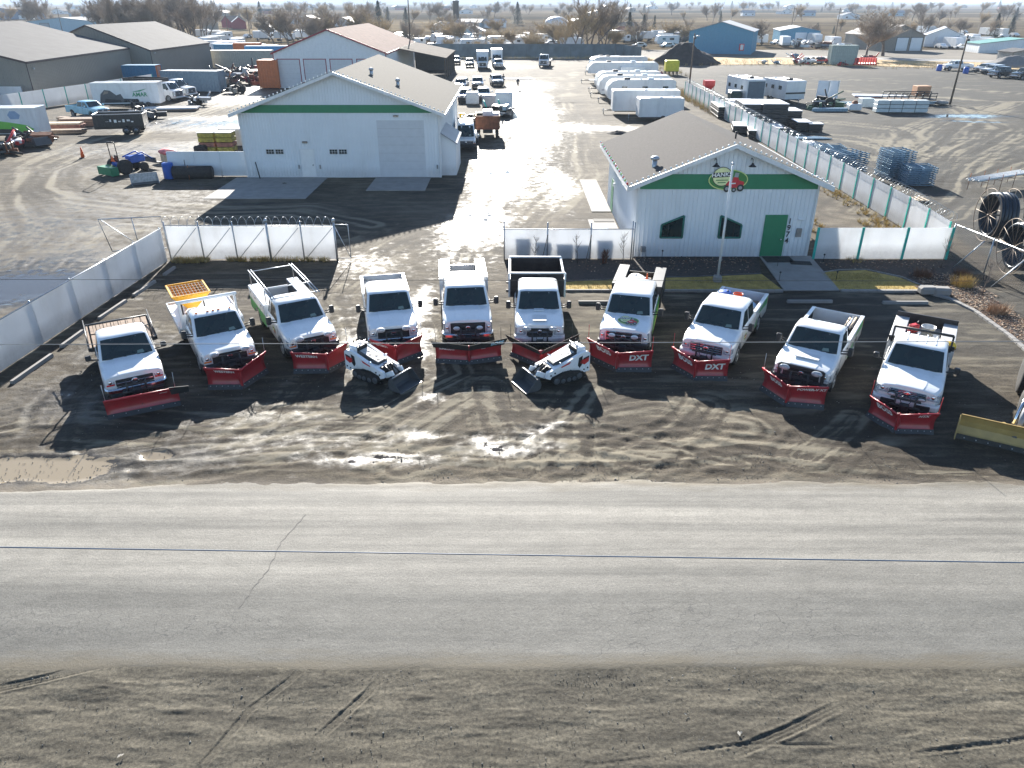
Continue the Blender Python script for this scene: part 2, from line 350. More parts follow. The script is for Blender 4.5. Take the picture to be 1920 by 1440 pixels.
def asphalt():
    m, (N, L, b, noise, ramp, mix, math_, attr, pos, col) = ground_mat('old_asphalt', (.2, .19, .18), (.235, .225, .21), (.19, .185, .18))
    band = noise(1, 5, .65, pos, (.05, 1.5, 1)); c = mix(ramp(band, .34, .66), (.140, .134, .118), (.285, .268, .232))
    sep = N.new('ShaderNodeSeparateXYZ'); L.new(pos, sep.inputs[0])
    g = N.new('ShaderNodeMapRange'); g.inputs[1].default_value = 14.6; g.inputs[2].default_value = 12.6; L.new(sep.outputs[1], g.inputs[0])
    c = mix(math_('MULTIPLY', g.outputs[0], .62), c, (.118, .116, .105))
    fine = noise(24, 8, .85); c = mix(1, c, ramp(fine, .36, .64, (.66, .66, .66), (1.3, 1.3, 1.3)), 'MULTIPLY'); pat = noise(2.2, 7, .75, pos, (.6, 1.3, 1)); c = mix(1, c, ramp(pat, .36, .64, (.87, .87, .87), (1.1, 1.1, 1.1)), 'MULTIPLY')
    blot = noise(.7, 5, .6, pos, (.3, 1, 1)); c = mix(1, c, ramp(blot, .3, .7, (.90, .90, .90), (1.07, 1.07, 1.07)), 'MULTIPLY')
    # crazed cracks along the near wheel path
    vo = N.new('ShaderNodeTexVoronoi'); vo.feature = 'DISTANCE_TO_EDGE'; vo.inputs['Scale'].default_value = 2.4; vo.inputs['Randomness'].default_value = 1
    nn = N.new('ShaderNodeTexNoise'); nn.inputs['Scale'].default_value = 4; nn.inputs['Detail'].default_value = 6; L.new(pos, nn.inputs['Vector'])
    ad = N.new('ShaderNodeMixRGB'); ad.blend_type = 'ADD'; ad.inputs[0].default_value = .35; L.new(pos, ad.inputs[1]); L.new(nn.outputs['Color'], ad.inputs[2])
    mp = N.new('ShaderNodeMapping'); mp.inputs['Scale'].default_value = (.6, 1.6, 1); L.new(ad.outputs[0], mp.inputs[0]); L.new(mp.outputs[0], vo.inputs['Vector'])
    crack = ramp(vo.outputs['Distance'], .006, .022, (1, 1, 1), (0, 0, 0))
    zone = math_('MULTIPLY', g.outputs[0], ramp(noise(.5, 3, .5, pos, (.25, 2.2, 1)), .47, .56))
    mask = math_('MULTIPLY', crack, zone)
    c = mix(math_('MULTIPLY', mask, .55), c, (.05, .05, .05))
    spk = noise(26, 2, .5); c = mix(math_('MULTIPLY', ramp(spk, .77, .79), .6), c, (.6, .6, .6))
    ed = N.new('ShaderNodeMapRange'); ed.inputs[1].default_value = 11.75; ed.inputs[2].default_value = 10.95; L.new(sep.outputs[1], ed.inputs[0]); ed2 = N.new('ShaderNodeMapRange'); ed2.inputs[1].default_value = 17.0; ed2.inputs[2].default_value = 17.8; L.new(sep.outputs[1], ed2.inputs[0])
    en = noise(1, 6, .7, pos, (.5, 2.5, 1)); ee = math_('ADD', math_('ADD', ed.outputs[0], math_('MULTIPLY', ed2.outputs[0], .7)), math_('MULTIPLY', math_('SUBTRACT', en, .55), 1.2)); c = mix(math_('MULTIPLY', ramp(ee, .25, .75), .9), c, (.13, .112, .08))
    L.new(c, b.inputs['Base Color']); b.inputs['Roughness'].default_value = .78
    return m
road_m = asphalt()

# --- heights and wetness of the yard
LANES = [  # driven lanes across the mud (ground coordinates)
 [at(1010, 130), at(1015, 180), at(985, 240), at(950, 300), at(920, 380), at(880, 450), at(860, 520)],
 [at(1080, 130), at(1060, 200), at(1075, 260), at(1085, 330), at(1010, 400), at(930, 470)],
 [at(700, 420), at(560, 395), at(400, 400), at(250, 385), at(140, 370), at(90, 350), at(110, 320), at(190, 290), at(300, 250), at(430, 215), at(520, 170)],
 [at(640, 440), at(420, 420), at(230, 410), at(100, 400), at(50, 360), at(70, 310), at(170, 275), at(330, 225), at(470, 185)],
 [at(0, 560), at(120, 470), at(180, 430), at(330, 415)], [at(0, 500), at(60, 440), at(30, 380), at(40, 320), at(150, 270)],
 [at(0, 800), at(160, 770), at(420, 790), at(700, 800)], [at(0, 830), at(300, 850), at(640, 830), at(960, 850), at(1300, 845)],
 [at(700, 860), at(860, 760), at(900, 740), at(1010, 800), at(1260, 860)], [at(920, 730), at(925, 800), at(960, 880)],
 [at(200, 860), at(420, 830), at(560, 760), at(620, 700)], [at(1060, 870), at(1060, 790), at(1110, 730)], [at(1180, 870), at(1300, 800), at(1330, 760)], [at(1500, 860), at(1580, 800), at(1600, 780)], [at(300, 880), at(480, 850), at(700, 790), at(860, 700), at(800, 600)], [at(760, 880), at(960, 830), at(1130, 830), at(1400, 870)],
 [at(80, 880), at(110, 760), at(190, 680), at(330, 560)], [at(1150, 860), at(1400, 830), at(1700, 880), at(1900, 890)],
 [at(1000, 860), at(1090, 800), at(1240, 770), at(1400, 800)], [at(700, 740), at(660, 620), at(640, 560), at(700, 500), at(800, 440)],
 [at(1500, 280), at(1640, 330), at(1800, 340), at(1919, 300)], [at(1480, 250), at(1600, 260), at(1760, 300), at(1860, 240), at(1800, 200)],
 [at(1600, 400), at(1700, 300), at(1800, 230), at(1900, 190)], [at(1750, 400), at(1830, 300), at(1919, 250)], [at(1560, 230), at(1680, 240), at(1740, 280), at(1640, 300), at(1560, 270)], [at(1350, 140), at(1600, 150), at(1900, 175)], [at(1350, 155), at(1560, 170), at(1860, 190)],
 [at(1700, 340), at(1660, 300), at(1690, 250), at(1750, 225)],
]
# wet zones: centre, radii, strength
WETZ = [(at(990, 215), 3.6, 34, .66), (at(1000, 160), 5, 14, .33), (at(935, 320), 3.2, 13, .62), (at(890, 420), 2.4, 7, .60), (at(1040, 340), 1.4, 9, .5), (at(960, 300), 4, 14, .12), (at(1040, 150), 14, 20, .10),
        (at(930, 825), 1.5, .8, .50), (at(760, 820), .8, .4, .48), (at(1000, 800), 1.2, .4, .4), (at(560, 830), 4, 1.0, .26), (at(130, 740), 4, 3, .42), (at(165, 725), .7, .5, .75), (at(830, 730), .5, .5, .5),
        (at(70, 530), 5, 3.2, .95), (at(90, 500), 7, 4.5, .5), (at(100, 420), 9, 9, .42), (at(250, 370), 10, 6, .32), (at(430, 230), 16, 6, .72), (at(300, 280), 14, 5, .48), (at(450, 175), 10, 18, .5), (at(200, 320), 12, 5, .3),
        (at(1080, 240), 3, 4, .6), (at(1150, 240), 4, 3, .5), (at(700, 640), 3, 5, .32), (at(660, 500), 3.5, 3.5, .3), (at(800, 600), .8, 5, .55), (at(790, 640), .8, 2, .6), (at(1800, 218), 6.5, 2.2, .85), (at(1830, 228), 4, .9, .8),
        (at(430, 780), 4, 1.2, .27), (at(250, 640), 2.5, 2, .4), (at(690, 862), 2, .35, .55), (at(350, 860), 3, 1.2, .42), (at(540, 130), 12, 20, .3), (at(900, 125), 14, 10, .3)]
MURK = [(at(70, 880), 2.3, .62, 1.0), (at(290, 853), .5, .25, .8)]
def wetness(x, y):
    wx = x+3.0*(fbm(x*.25, y*.25, 3, 5)-.5); wy = y+3.0*(fbm(x*.25, y*.25, 3, 9)-.5); w = np.zeros(x.shape)
    for (cx, cy), rx, ry, s in WETZ:
        d = ((wx-cx)/rx)**2+((wy-cy)/ry)**2; w = np.maximum(w, s*np.exp(-d*.9))
    for (cx, cy), rx, ry, s in MURK:
        d = ((x+.5*(fbm(x, y, 3, 5)-.5)*2-cx)/rx)**2+((y+.3*(fbm(x, y, 3, 9)-.5)*2-cy)/ry)**2; w = np.maximum(w, 1.35*np.exp(-np.maximum(d-.25, 0)*.75))
    w = w*(1-.45*np.clip((y-45)/30, 0, 1)*0)+.05*np.clip(1-(y-17)/50, 0, 1)*(x < 2)
    return w*(x < 26.5+(y > 60)*60)*1.0
def murk(x, y):
    w = np.zeros(x.shape)
    for (cx, cy), rx, ry, s in MURK: w = np.maximum(w, s*(((x-cx)/(rx*1.5))**2+((y-cy)/(ry*1.8))**2 < 1))
    return w
def gravel(x, y):
    g = np.clip((x-(26.3+(45-np.minimum(y, 45))*-.02))*2, 0, 1)*(y > 36)
    g = np.maximum(g, np.clip((x-9)/6, 0, 1)*np.clip((34.5-y)*1, 0, 1)*np.clip((y-24)/3, 0, 1)*.8)
    return g*(.75+.4*fbm(x*.2, y*.2, 3, 44))
def pale(x, y):
    p = np.clip(1-(y-17.6)/.55-.9*(fbm(x*.8, y*2, 3, 61)-.5), 0, 1)*.5*(np.abs(x) < 300)
    p = np.maximum(p, .22*np.exp(-((x-2)/25)**2-((y-49)/6)**2)*fbm(x*.4, y*.4, 3, 3)); return p
def ruts(x, y, amp, width=.16, gap=.85):
    z = np.zeros(x.shape)
    for k, ln in enumerate(LANES):
        xx = x+.5*(fbm(x*.3, y*.3, 2, 70+k)-.5)
        d, al = segdist(xx, y, ln)
        for off in (gap, ):
            q = np.abs(d-off); m = q < width*2
            z = np.where(m, z-amp*np.exp(-(q/width)**2)*(.6+.4*np.sin(al*38+q*30)), z); z = z+amp*.5*np.exp(-((q-width*1.9)/(width*.6))**2)
    return z
def trk(x, y):
    t = np.full(x.shape, .5); far = (y > 40)
    for k, ln in enumerate(LANES):
        xx = x+.9*(fbm(x*.15, y*.15, 2, 70+k)-.5); yy = y+.9*(fbm(x*.15, y*.15, 2, 90+k)-.5); d, al = segdist(xx, yy, ln)
        wdt = np.where(far, 3.0, 1.25); per = np.where(far, .62, .23); m = np.clip(1-(d/wdt)**2, 0, 1)
        v = (fbm(d/per*1.1+k*7, al*.10/np.maximum(per, .1)*.5, 4, k, .6)-.5)*3.2
        t = t+v*m*np.where(far, .85, .62)
    st_ = fbm(x*.5+3, y*3.2, 5, 55, .6)-.5; return t+st_*1.1*np.clip((40-y)/4, 0, 1)*(x < 30)+(fbm(x*.5, y*1.6, 4, 57, .6)-.5)*.7*far
def yard_z(x, y):
    z = .05*(fbm(x*.7, y*.7, 4, 1)-.5)+.035*(fbm(x*3, y*4.5, 4, 2, .6)-.5)+.10*(fbm(x*.15, y*.15, 2, 3)-.5)
    st = fbm(x*.9+.25*y, y*5.5, 4, 12, .55); z = z+.03*(st-.5)*np.clip(2.2-(y-17)/6, .2, 1)
    z = z+ruts(x, y, .026)+.011*(trk(x, y)-.5)*np.clip((y-18)/1, 0, 1)
    flat = np.clip((wetness(x, y)-.5)*3, 0, 1); z = z*(1-flat)-.02*flat
    edge = np.clip((y-17.45)/.5, 0, 1); z = z*edge+.024*(1-edge)
    ng = np.clip(np.minimum(39.5-y, 27.6-np.abs(x))/1.0, 0, 1); return np.clip(z, -.06, .06)*ng
mud = lambda x, y: .72*np.clip(1.2-.0*y-.05*np.abs(x-2)*(x > 16), 0, 1)*np.clip((y-17.6)/1.2, 0, 1)*np.clip((40-y)/5, 0, 1)*(1-.75*np.exp(-((x+4)/5)**2-((y-33)/4)**2))
grid('ground', -28, 28, 17.0, 40.0, .075, yard_z, yard_m, [('mud', mud), ('wet', wetness), ('trk', trk), ('grav', gravel), ('pale', pale), ('murk', murk)])
def mid_z(x, y):
    z = .12*(fbm(x*.12, y*.12, 3, 3)-.5)+.05*(fbm(x*.9, y*.9, 3, 8)-.5)+ruts(x, y, .03, .3, .9)
    e = np.clip(np.minimum.reduce([(y-40.2)/1.5, np.ones_like(y), (120+x)/3, (110-x)/3, (239-y)/3]), 0, 1)
    b = np.clip((y-52)/6, 0, 1)*.6+.4
    return np.clip(z*e*b, -.1, .1)
grid('yard_ground', -50, 45, 40.0, 76.0, .18, mid_z, yard_m, [('wet', wetness), ('trk', trk), ('grav', gravel), ('pale', pale)])
for x0_, x1_ in ((-120, -50), (45, 110)): grid('yard_ground', x0_, x1_, 40.0, 76.0, .4, mid_z, yard_m, [('wet', wetness), ('trk', trk), ('grav', gravel), ('pale', pale)])
grid('yard_ground', -120, 110, 76.0, 110.0, .30, mid_z, yard_m, [('wet', wetness), ('trk', trk), ('grav', gravel), ('pale', pale)])
grid('yard_ground', -170, 170, 110.0, 240.0, 1.2, lambda x, y: mid_z(x, y)*.0-.0, yard_m, [('wet', wetness), ('trk', trk), ('grav', gravel), ('pale', lambda x, y: np.clip((y-150)/60, 0, 1)*.75*fbm(x*.03, y*.03, 3, 4)*1.3)])
for x0, x1 in ((-170, -28), (28, 170)):
    grid('yard_ground', x0, x1, 17.0, 40.0, .8, lambda x, y: x*0, yard_m, [('wet', wetness), ('trk', trk), ('grav', gravel)])
for x0, x1 in ((-170, -120), (110, 170)):
    grid('yard_ground', x0, x1, 40.0, 110.0, 1.2, lambda x, y: x*0, yard_m, [('wet', wetness), ('trk', trk), ('grav', gravel)])

# --- road sheet with ragged edges
def road_z(x, y):
    e0 = 11.05+.12*(fbm(x*.5, x*0, 4, 31)-.5)*2+.02*x*.1; e1 = 17.75+.22*(fbm(x*.6, x*0, 4, 33)-.5)*2-.5*np.clip((-9-x)/5, 0, 1)
    out = np.maximum(e0-y, y-e1); crown = .05*(1-((y-14.4)/3.4)**2).clip(0, 1)
    return .028+crown-np.clip(out*.22, 0, .22)
grid('road', -26, 26, 10.2, 18.6, .09, road_z, road_m)
mb = MB()
for a, b_ in ((-400, -26), (26, 400)):
    mb.bx(a, b_, 11.1, 17.6, -.1, .028, road_m)
struct('road', mb)
# thin cracks in the asphalt, sunk strips of dark filler
mb = MB(); tar = mat('crack_filler', (.125, .12, .11), .9)
def crack(pts, w):
    random.seed(7); P = []
    for (a, b_) in zip(pts, pts[1:]):
        for k in range(8):
            t = k/8; P.append((a[0]+(b_[0]-a[0])*t+random.uniform(-.03, .03), a[1]+(b_[1]-a[1])*t))
    for a, b_ in zip(P, P[1:]):
        za = .034+.05*max(0, 1-((a[1]-14.4)/3.4)**2); zb = .034+.05*max(0, 1-((b_[1]-14.4)/3.4)**2)
        mb.quad((a[0]-w, a[1], za), (a[0]+w, a[1], za), (b_[0]+w, b_[1], zb), (b_[0]-w, b_[1], zb), tar)
crack([at(575, 968), at(530, 1020), at(505, 1070), at(478, 1105), at(445, 1150)], .009)
struct('road_crack', mb)

# --- near verge with tyre prints
TREAD = [([at(-60, 1305), at(100, 1270), at(235, 1238)], .11, .035), ([at(370, 1450), at(470, 1330), at(540, 1280), at(585, 1240)], .09, .022), ([at(580, 1400), at(690, 1300), at(735, 1245)], .10, .026),
         ([at(650, 1450), at(690, 1360), at(710, 1300)], .05, .015), ([at(1360, 1420), at(1480, 1370), at(1580, 1320)], .12, .03), ([at(1500, 1440), at(1900, 1390), at(2000, 1370)], .05, .015),
         ([at(860, 1400), at(880, 1300), at(890, 1250)], .08, .008), ([at(1080, 1440), at(1400, 1395), at(1650, 1400)], .04, .012)]
def verge_z(x, y):
    z = .07*(fbm(x*.7, y*1.2, 4, 21)-.5)+.038*(fbm(x*.9+y*.7, y*4.5-x*.3, 6, 22, .52)-.5)+.012*(fbm(x*8, y*12, 4, 23, .6)-.5)+.04*np.clip(fbm(x*1.2+9+y, y*6, 5, 29)-.56, 0, 1)
    for ln, w, a in TREAD:
        d, al = segdist(x, y, ln); tot = sum(math.hypot(q[0]-p[0], q[1]-p[1]) for p, q in zip(ln, ln[1:])); a = a*np.clip(np.minimum(al, tot-al)/.9, 0, 1)*(.5+fbm(al*1.5, al*0, 2, 6)); dn = np.clip(a/.01, 0, 1)
        rib = .5+.5*np.cos(d/w*PI*3); z = np.where(d < w, z*(1-.7*dn)-a*(.35+.65*rib)*(.75+.25*np.sin(al*110)), z)+a*.6*np.exp(-((d-w*1.2)/(w*.25))**2)
    e = np.clip((11.2-y)/.6, 0, 1); z = z*e+.022*np.clip((y-10.2)/.8, 0, 1)
    return np.clip(z, -.09, .08)
grid('verge', -13, 13, 7.2, 11.5, .026, verge_z, verge_m)
for x0, x1 in ((-60, -13), (13, 60)):
    grid('verge', x0, x1, 7.2, 11.4, .3, lambda x, y: x*0, verge_m)
grid('verge', -60, 60, -30, 7.2, 1.5, lambda x, y: x*0, verge_m)

# --- far land
def far_land():
    m, (N, L, b, noise, ramp, mix, math_, attr, pos, col) = ground_mat('far_fields', (.30, .24, .16), (.34, .28, .19), (.22, .18, .13))
    vo = N.new('ShaderNodeTexVoronoi'); vo.inputs['Scale'].default_value = .0035; vo.distance = 'CHEBYCHEV'; mp = N.new('ShaderNodeMapping'); mp.inputs['Scale'].default_value = (.5, 1.3, 0)
    L.new(pos, mp.inputs[0]); L.new(mp.outputs[0], vo.inputs['Vector'])
    sp = N.new('ShaderNodeSeparateColor'); L.new(vo.outputs['Color'], sp.inputs[0])
    c = mix(ramp(sp.outputs[0], .1, .9), (.085, .07, .05), (.24, .195, .13)); c = mix(ramp(sp.outputs[1], .7, .8), c, (.06, .06, .045))
    br = ramp(noise(.025, 7, .7), .45, .6); c = mix(math_('MULTIPLY', br, .6), c, (.06, .05, .04))
    b.inputs['Specular IOR Level'].default_value = 0; b.inputs['Roughness'].default_value = 1
    L.new(c, b.inputs['Base Color']); return m
far_m = far_land()
mb = MB(); mb.add([(-9000, -200, -.25), (9000, -200, -.25), (9000, 9500, -.25), (-9000, 9500, -.25)], [(0, 1, 2, 3)], far_m); struct('far_ground', mb, fix=False)
mb = MB(); hm = mat('hill_land', (.10, .10, .10), .95, vs=.002, var=.3)
random.seed(4); pts = [(x, 60+38*math.sin(x*.0007+1)+22*math.sin(x*.0021)+random.uniform(-6, 6)) for x in range(-9000, 9001, 300)]
mb.loft([[(x, 9400, -1), (x, 9650, h*.75), (x, 9900, h), (x, 11500, -1)] for x, h in pts], hm, closed=True, smooth=True); struct('hills', mb)
# ================================================================ VEHICLES
# local frame: front bumper at y=0, length towards +y, x to the right seen from the front, z up
def heading(deg): return R(deg)

def wheel(parent, x, y, r=.40, w=.27, dual=False, rimm=None):
    mb = MB(); s = 1 if x > 0 else -1
    prof = [(r*.62, -w/2), (r*.93, -w/2), (r, -w*.36), (r, w*.36), (r*.93, w/2), (r*.62, w/2)]
    mb.lathe(prof, (x-s*w/2, y, r), 'X', rubber, 20)
    if dual: mb.lathe(prof, (x-s*(w*1.55), y, r), 'X', rubber, 20)
    o = mb.build('wheel', parent)
    m2 = MB(); rm = rimm or galv
    h = s
    m2.lathe([(r*.60, 0), (r*.62, .012*h), (r*.56, .02*h), (r*.50, -.05*h), (r*.22, -.05*h), (r*.2, .0), (r*.12, .02*h), (0.01, .02*h)], (x, y, r), 'X', rm, 20)
    for k in range(8):
        t = 2*PI*k/8; m2.lathe([(.026, 0), (.02, .008*h)], (x-.048*h, y+math.cos(t)*r*.38, r+math.sin(t)*r*.38), 'X', black, 6)
    m2.build('rim', o)
    return o

def hood_z(p, y):
    L = p['hood']; t = min(max(y/L, 0), 1); z0, z1 = p['zh0'], p['zbelt']
    return z0+(z1-z0)*(t**.8)
def body_ring(p, y, arches, zbot=.46):
    L = p['hood']; W = p['w']/2
    t = min(y/.5, 1); cf = 1-.09*(1-t)**2*p.get('nose', 1)
    w = W*cf; zt = hood_z(p, y) if y < L else p['zbelt']
    zb = zbot
    for ya, r in arches:
        d = abs(y-ya)
        if d < r: zb = max(zb, .40+math.sqrt(r*r-d*d))
    sh = .09 if y < L else .05
    top = zt+(.035 if y < L else 0)*1
    zm = max(zb+.02, .62); zbelt = max(zt-.16, zm+.02)
    half = [(w-.02, zb), (w, zm), (w*.995, zbelt), (w-.035, zt-.055), (w-sh-.03, zt-.01), (w*.52, top-.002), (w*.47, top+.012), (0, top+.018)]
    ring = [(x, y, z) for x, z in half]+[(-x, y, z) for x, z in half[::-1][1:]]
    ring += [(-w+.12, y, zb), (w-.12, y, zb)]
    return ring

def cab(p, root, name='body'):
    L, E, W = p['hood'], p['cab'], p['w']/2
    paint = p.get('paint', white)
    mb = MB(); ar = [(p['ax'], .50)]
    if p.get('axr') and p['axr'] < E: ar.append((p['axr'], .5))
    ys = [0, .04, .12, .25, .4]+[p['ax']+.5*math.cos(PI-k*PI/8) for k in range(9)]+[L-.02, L+.02, L+.5, L+1, E-.04, E]
    ys = sorted(set(round(y, 3) for y in ys if 0 <= y <= E))
    rings = [body_ring(p, y, ar) for y in ys]
    if 1:
        r0 = [(x*.99, -.03, .62+(z-.62)*.96) for x, y, z in rings[0]]; rings = [r0]+rings
    mb.loft(rings, paint, smooth=False)
    # greenhouse
    zb, zr = p['zbelt']-.01, p['zroof']; yw0, yw1 = L-.02, L+p.get('rake', .62); yb0, yb1 = E-.03, E-p.get('back', .14)
    wb, wr = W-.055, W-.20
    def ring(z, y0, y1, w, c):
        c = max(.005, min(c, (y1-y0)*.4))
        return [(w, y0+c, z), (w-c, y0, z), (w*.5, y0-c*.6, z), (-w*.5, y0-c*.6, z), (-w+c, y0, z), (-w, y0+c, z), (-w, y1-c, z), (-w+c, y1, z), (w-c, y1, z), (w, y1-c, z)]
    ye = yb1-.3 if yb1-.3 > yw1+.65 else yw1+.65
    rg = [ring(zb, yw0, yb0, wb, .05), ring(zb+(zr-zb)*.86, yw0+(yw1-yw0)*.86, yb0+(yb1-yb0)*.86, wb+(wr-wb)*.78, .07), ring(zr-.03, yw1+.02, yb1-.02, wr-.02, .10), ring(zr+.005, yw1+.14, yb1-.10, wr-.12, .12), ring(zr+.025, yw1+.3, yb1-.25, wr-.35, .12)]
    mb.loft(rg, paint, smooth=True, cap=(False, True))
    if p.get('roofribs'):
        for k in range(4): mb.box(((k-1.5)*.3, (yw1+yb1)/2+.1, zr+.026), (.05, (yb1-yw1)*.8, .022), paint, bev=.008)
    body = mb.build(name, root)
    # windscreen
    def P(x, t, side=None): # on the windscreen plane; t 0 bottom 1 top
        return
    f = .86
    def gp(u, t, off):
        y = yw0+(yw1-yw0)*t; z = zb+(zr-zb)*t; w = (wb+(wr-wb)*t*.9)
        cur = -.03*(1-(u*1.0)**2)
        n = Vector((0, -(zr-zb), (yw1-yw0))).normalized()
        return Vector((u*w, y+cur, z))+n*off
    g = MB(); nu = 8; vs = []; fs = []
    for j, t in enumerate((.05, .35, .65, .90)):
        for i in range(nu+1):
            u = (i/nu*2-1)*.90; vs.append(gp(u, t+(.0 if abs(u) < .8 else (.02 if j == 0 else -.02 if j == 3 else 0)), .014))
    for j in range(3):
        for i in range(nu): a = j*(nu+1)+i; fs.append((a, a+1, a+nu+2, a+nu+1))
    g.add(vs, fs, glass, True); ws = g.build('windshield', root)
    wp = MB()
    for s in (-1, 1): wp = MB(); wp.tube([gp(s*.12+.15, .03, .03), gp(s*.45+.2, .10, .03)], .011, black, 4); wp.build('wiper', ws)
    for k in range(p.get('dash', 1)): da = MB(); da.add([gp(.35+.22*k, .10, .016), gp(.62+.18*k, .10, .016), gp(.58, .24, .016), gp(.38, .22, .016)], [(0, 1, 2, 3)], mat('paper_behind_glass', (.16, .22, .20), .3)); da.build('dash_paper', ws)
    # side windows
    def side(s, y0, y1, nm='side_window', t1=.84):
        def sp(y, t, o):
            yy = y; return Vector((s*(wb+(wr-wb)*.9*t+o), yy, zb+(zr-zb)*t))
        g = MB()
        a, b_ = y0, y1
        g.add([sp(a[0], .08, .012), sp(b_[0], .08, .012), sp(b_[1], t1, .016), sp(a[1], t1, .016)], [(0, 1, 2, 3)], glass); return g.build(nm, root)
    rk = yw1-yw0; fr = lambda t: yw0+rk*t
    d1 = L+1.28 if p['doors'] == 2 else L+1.12
    for s in (-1, 1):
        side(s, (fr(.08)+.13, fr(.84)+.14), (d1, d1-.02))
        if p['doors'] > 2: side(s, (d1+.10, d1+.09), (E-.18, E-.27))
        elif E-d1 > .4: side(s, (d1+.10, d1+.09), (E-.12, E-.2))
        hd = MB(); hd.box((s*(W+.012), d1-.1, p['zbelt']-.14), (.03, .17, .035), chrome if p.get('chr') else black, bev=.01); hd.build('door_handle', root)
        # door shut lines are drawn as thin dark strips proud of the skin
        for yg in (L+.10, d1+.05): sm = MB(); sm.box((s*(W+.001), yg, .88), (.006, .012, .72), black); sm.build('door_gap', root)
        # mirrors
        mm = MB(); my = L+.22
        mm.tube([(s*(W-.08), my+.02, p['zbelt']-.0), (s*(W+.17), my, p['zbelt']+.06)], .026, black, 6)
        if p.get('tow', 1): mm.tube([(s*(W-.08), my+.02, p['zbelt']+.10), (s*(W+.17), my, p['zbelt']+.16)], .02, black, 6)
        mm.box((s*(W+.25), my, p['zbelt']+.14), (.19, .13, .32 if p.get('tow', 1) else .2), p.get('mirm', black), bev=.035)
        o = mm.build('mirror', root)
        mg = MB(); mg.box((s*(W+.25), my+.069, p['zbelt']+.15), (.15, .004, .26 if p.get('tow', 1) else .15), chrome); mg.build('mirror_glass', o)
    # cab back window
    bw = MB(); bw.box((0, yb0-.03, zb+(zr-zb)*.5), (1.25, .012, .36), glass, rx=math.atan2(yb0-yb1, zr-zb)); bw.build('rear_window', root)
    if p.get('clr'):
        for k in (-.62, -.2, 0, .2, .62):
            c = MB(); c.box((k, yw1+.17, zr+.03), (.09, .06, .04), p['clr'], bev=.012); c.build('roof_marker', root)
    # seats and dash seen through the glass are dark; a pale paper on the dash
    return body

def front_end(p, root):
    W = p['w']/2; st = p.get('front', 'sd'); zh = p['zh0']
    # grille
    g = MB(); gw, g0, g1 = {'sd': (.62, .70, zh-.07), 'new': (.70, .66, zh-.07), 'chev': (.60, .72, zh-.12), 'ram': (.52, .72, zh-.10), 'toy': (.56, .78, zh-.09)}[st]
    gm = p.get('grm', black)
    g.box((0, -.035, (g0+g1)/2), (gw*2, .05, g1-g0), black, bev=.03)
    o = g.build('grille', root)
    b = MB(); nb = {'sd': 3, 'new': 2, 'chev': 1, 'ram': 1, 'toy': 3}[st]
    for k in range(nb): z = g0+(g1-g0)*(k+1)/(nb+1); b.box((0, -.068, z), (gw*1.9, .02, .035), p.get('barm', chrome), bev=.008)
    if st == 'ram': b.box((0, -.07, (g0+g1)/2), (.035, .022, g1-g0-.04), chrome)
    if st in ('sd', 'new', 'toy'):
        for z in (g0+.012, g1-.012): b.box((0, -.066, z), (gw*1.96, .02, .03), p.get('barm', chrome), bev=.008)
        for s in (-1, 1): b.box((s*gw*.97, -.066, (g0+g1)/2), (.03, .02, g1-g0), p.get('barm', chrome), bev=.008)
    b.lathe([(.1, 0), (.1, -.018), (.08, -.024)], (0, -.072, (g0+g1)/2+.02), 'Y', p.get('badge', chrome), 16)
    b.build('grille_bar', o)
    for s in (-1, 1):
        h = MB(); x0 = gw+.03; x1 = W-.07
        hz0, hz1 = {'sd': (.78, zh-.12), 'new': (.70, zh-.08), 'chev': (.80, zh-.12), 'ram': (.78, zh-.10), 'toy': (.84, zh-.08)}[st]
        h.slab([(s*x0, -.05, hz0+.02), (s*x1, -.02, hz0), (s*(x1+.035), .12, hz0+.04), (s*(x1+.03), .14, hz1), (s*x1, .01, hz1), (s*x0, -.03, hz1-.02)], (0, .06, 0), lens_c)
        o2 = h.build('headlight', root)
        t = MB(); t.box((s*(x0+x1)/2, -.058, hz0+.03), (abs(x1-x0)*.9, .02, .055), p.get('sig', lens_o) if st != 'chev' else lens_r, bev=.01); t.build('turn_signal', o2)
        r = MB(); r.lathe([(.065, 0), (.05, -.012)], (s*(x0+x1)/2, -.05, (hz0+hz1)/2+.03), 'Y', chrome, 10); r.build('reflector', o2)
    # bumper, wraps round the corners
    bm = MB(); bmat = p.get('bumper', chrome); hw = W+.01
    prof = [(-.17, .50), (-.19, .56), (-.19, .66), (-.14, .71), (-.02, .71), (-.02, .50)]
    rings = []
    for x, dy in ((-hw, .30), (-hw+.01, .16), (-hw+.10, .05), (-hw*.6, 0), (0, -.03), (hw*.6, 0), (hw-.10, .05), (hw-.01, .16), (hw, .30)):
        rings.append([(x, y+dy, z) for y, z in prof])
    bm.loft(rings, bmat, smooth=False); o = bm.build('bumper', root)
    lo = MB(); lo.box((0, -.15, .44), (hw*1.7, .14, .13), black, bev=.03); lo.build('air_dam', o)
    for s in (-1, 1):
        f = MB(); f.box((s*.45, -.03, .40), (.06, .5, .08), black); f.build('tow_hook', o)
    # chassis underneath
    ch = MB(); ch.box((0, p['len']/2, .52), (.9, p['len']-.5, .16), black)
    for yy in (p['ax'], p['axr']): ch.tube([(-W+.2, yy, .4), (W-.2, yy, .4)], .06, black, 8); ch.lathe([(.05, -.15), (.17, -.1), (.17, .1), (.05, .15)], (0, yy, .4), 'X', black, 8)
    ch.build('chassis', root)

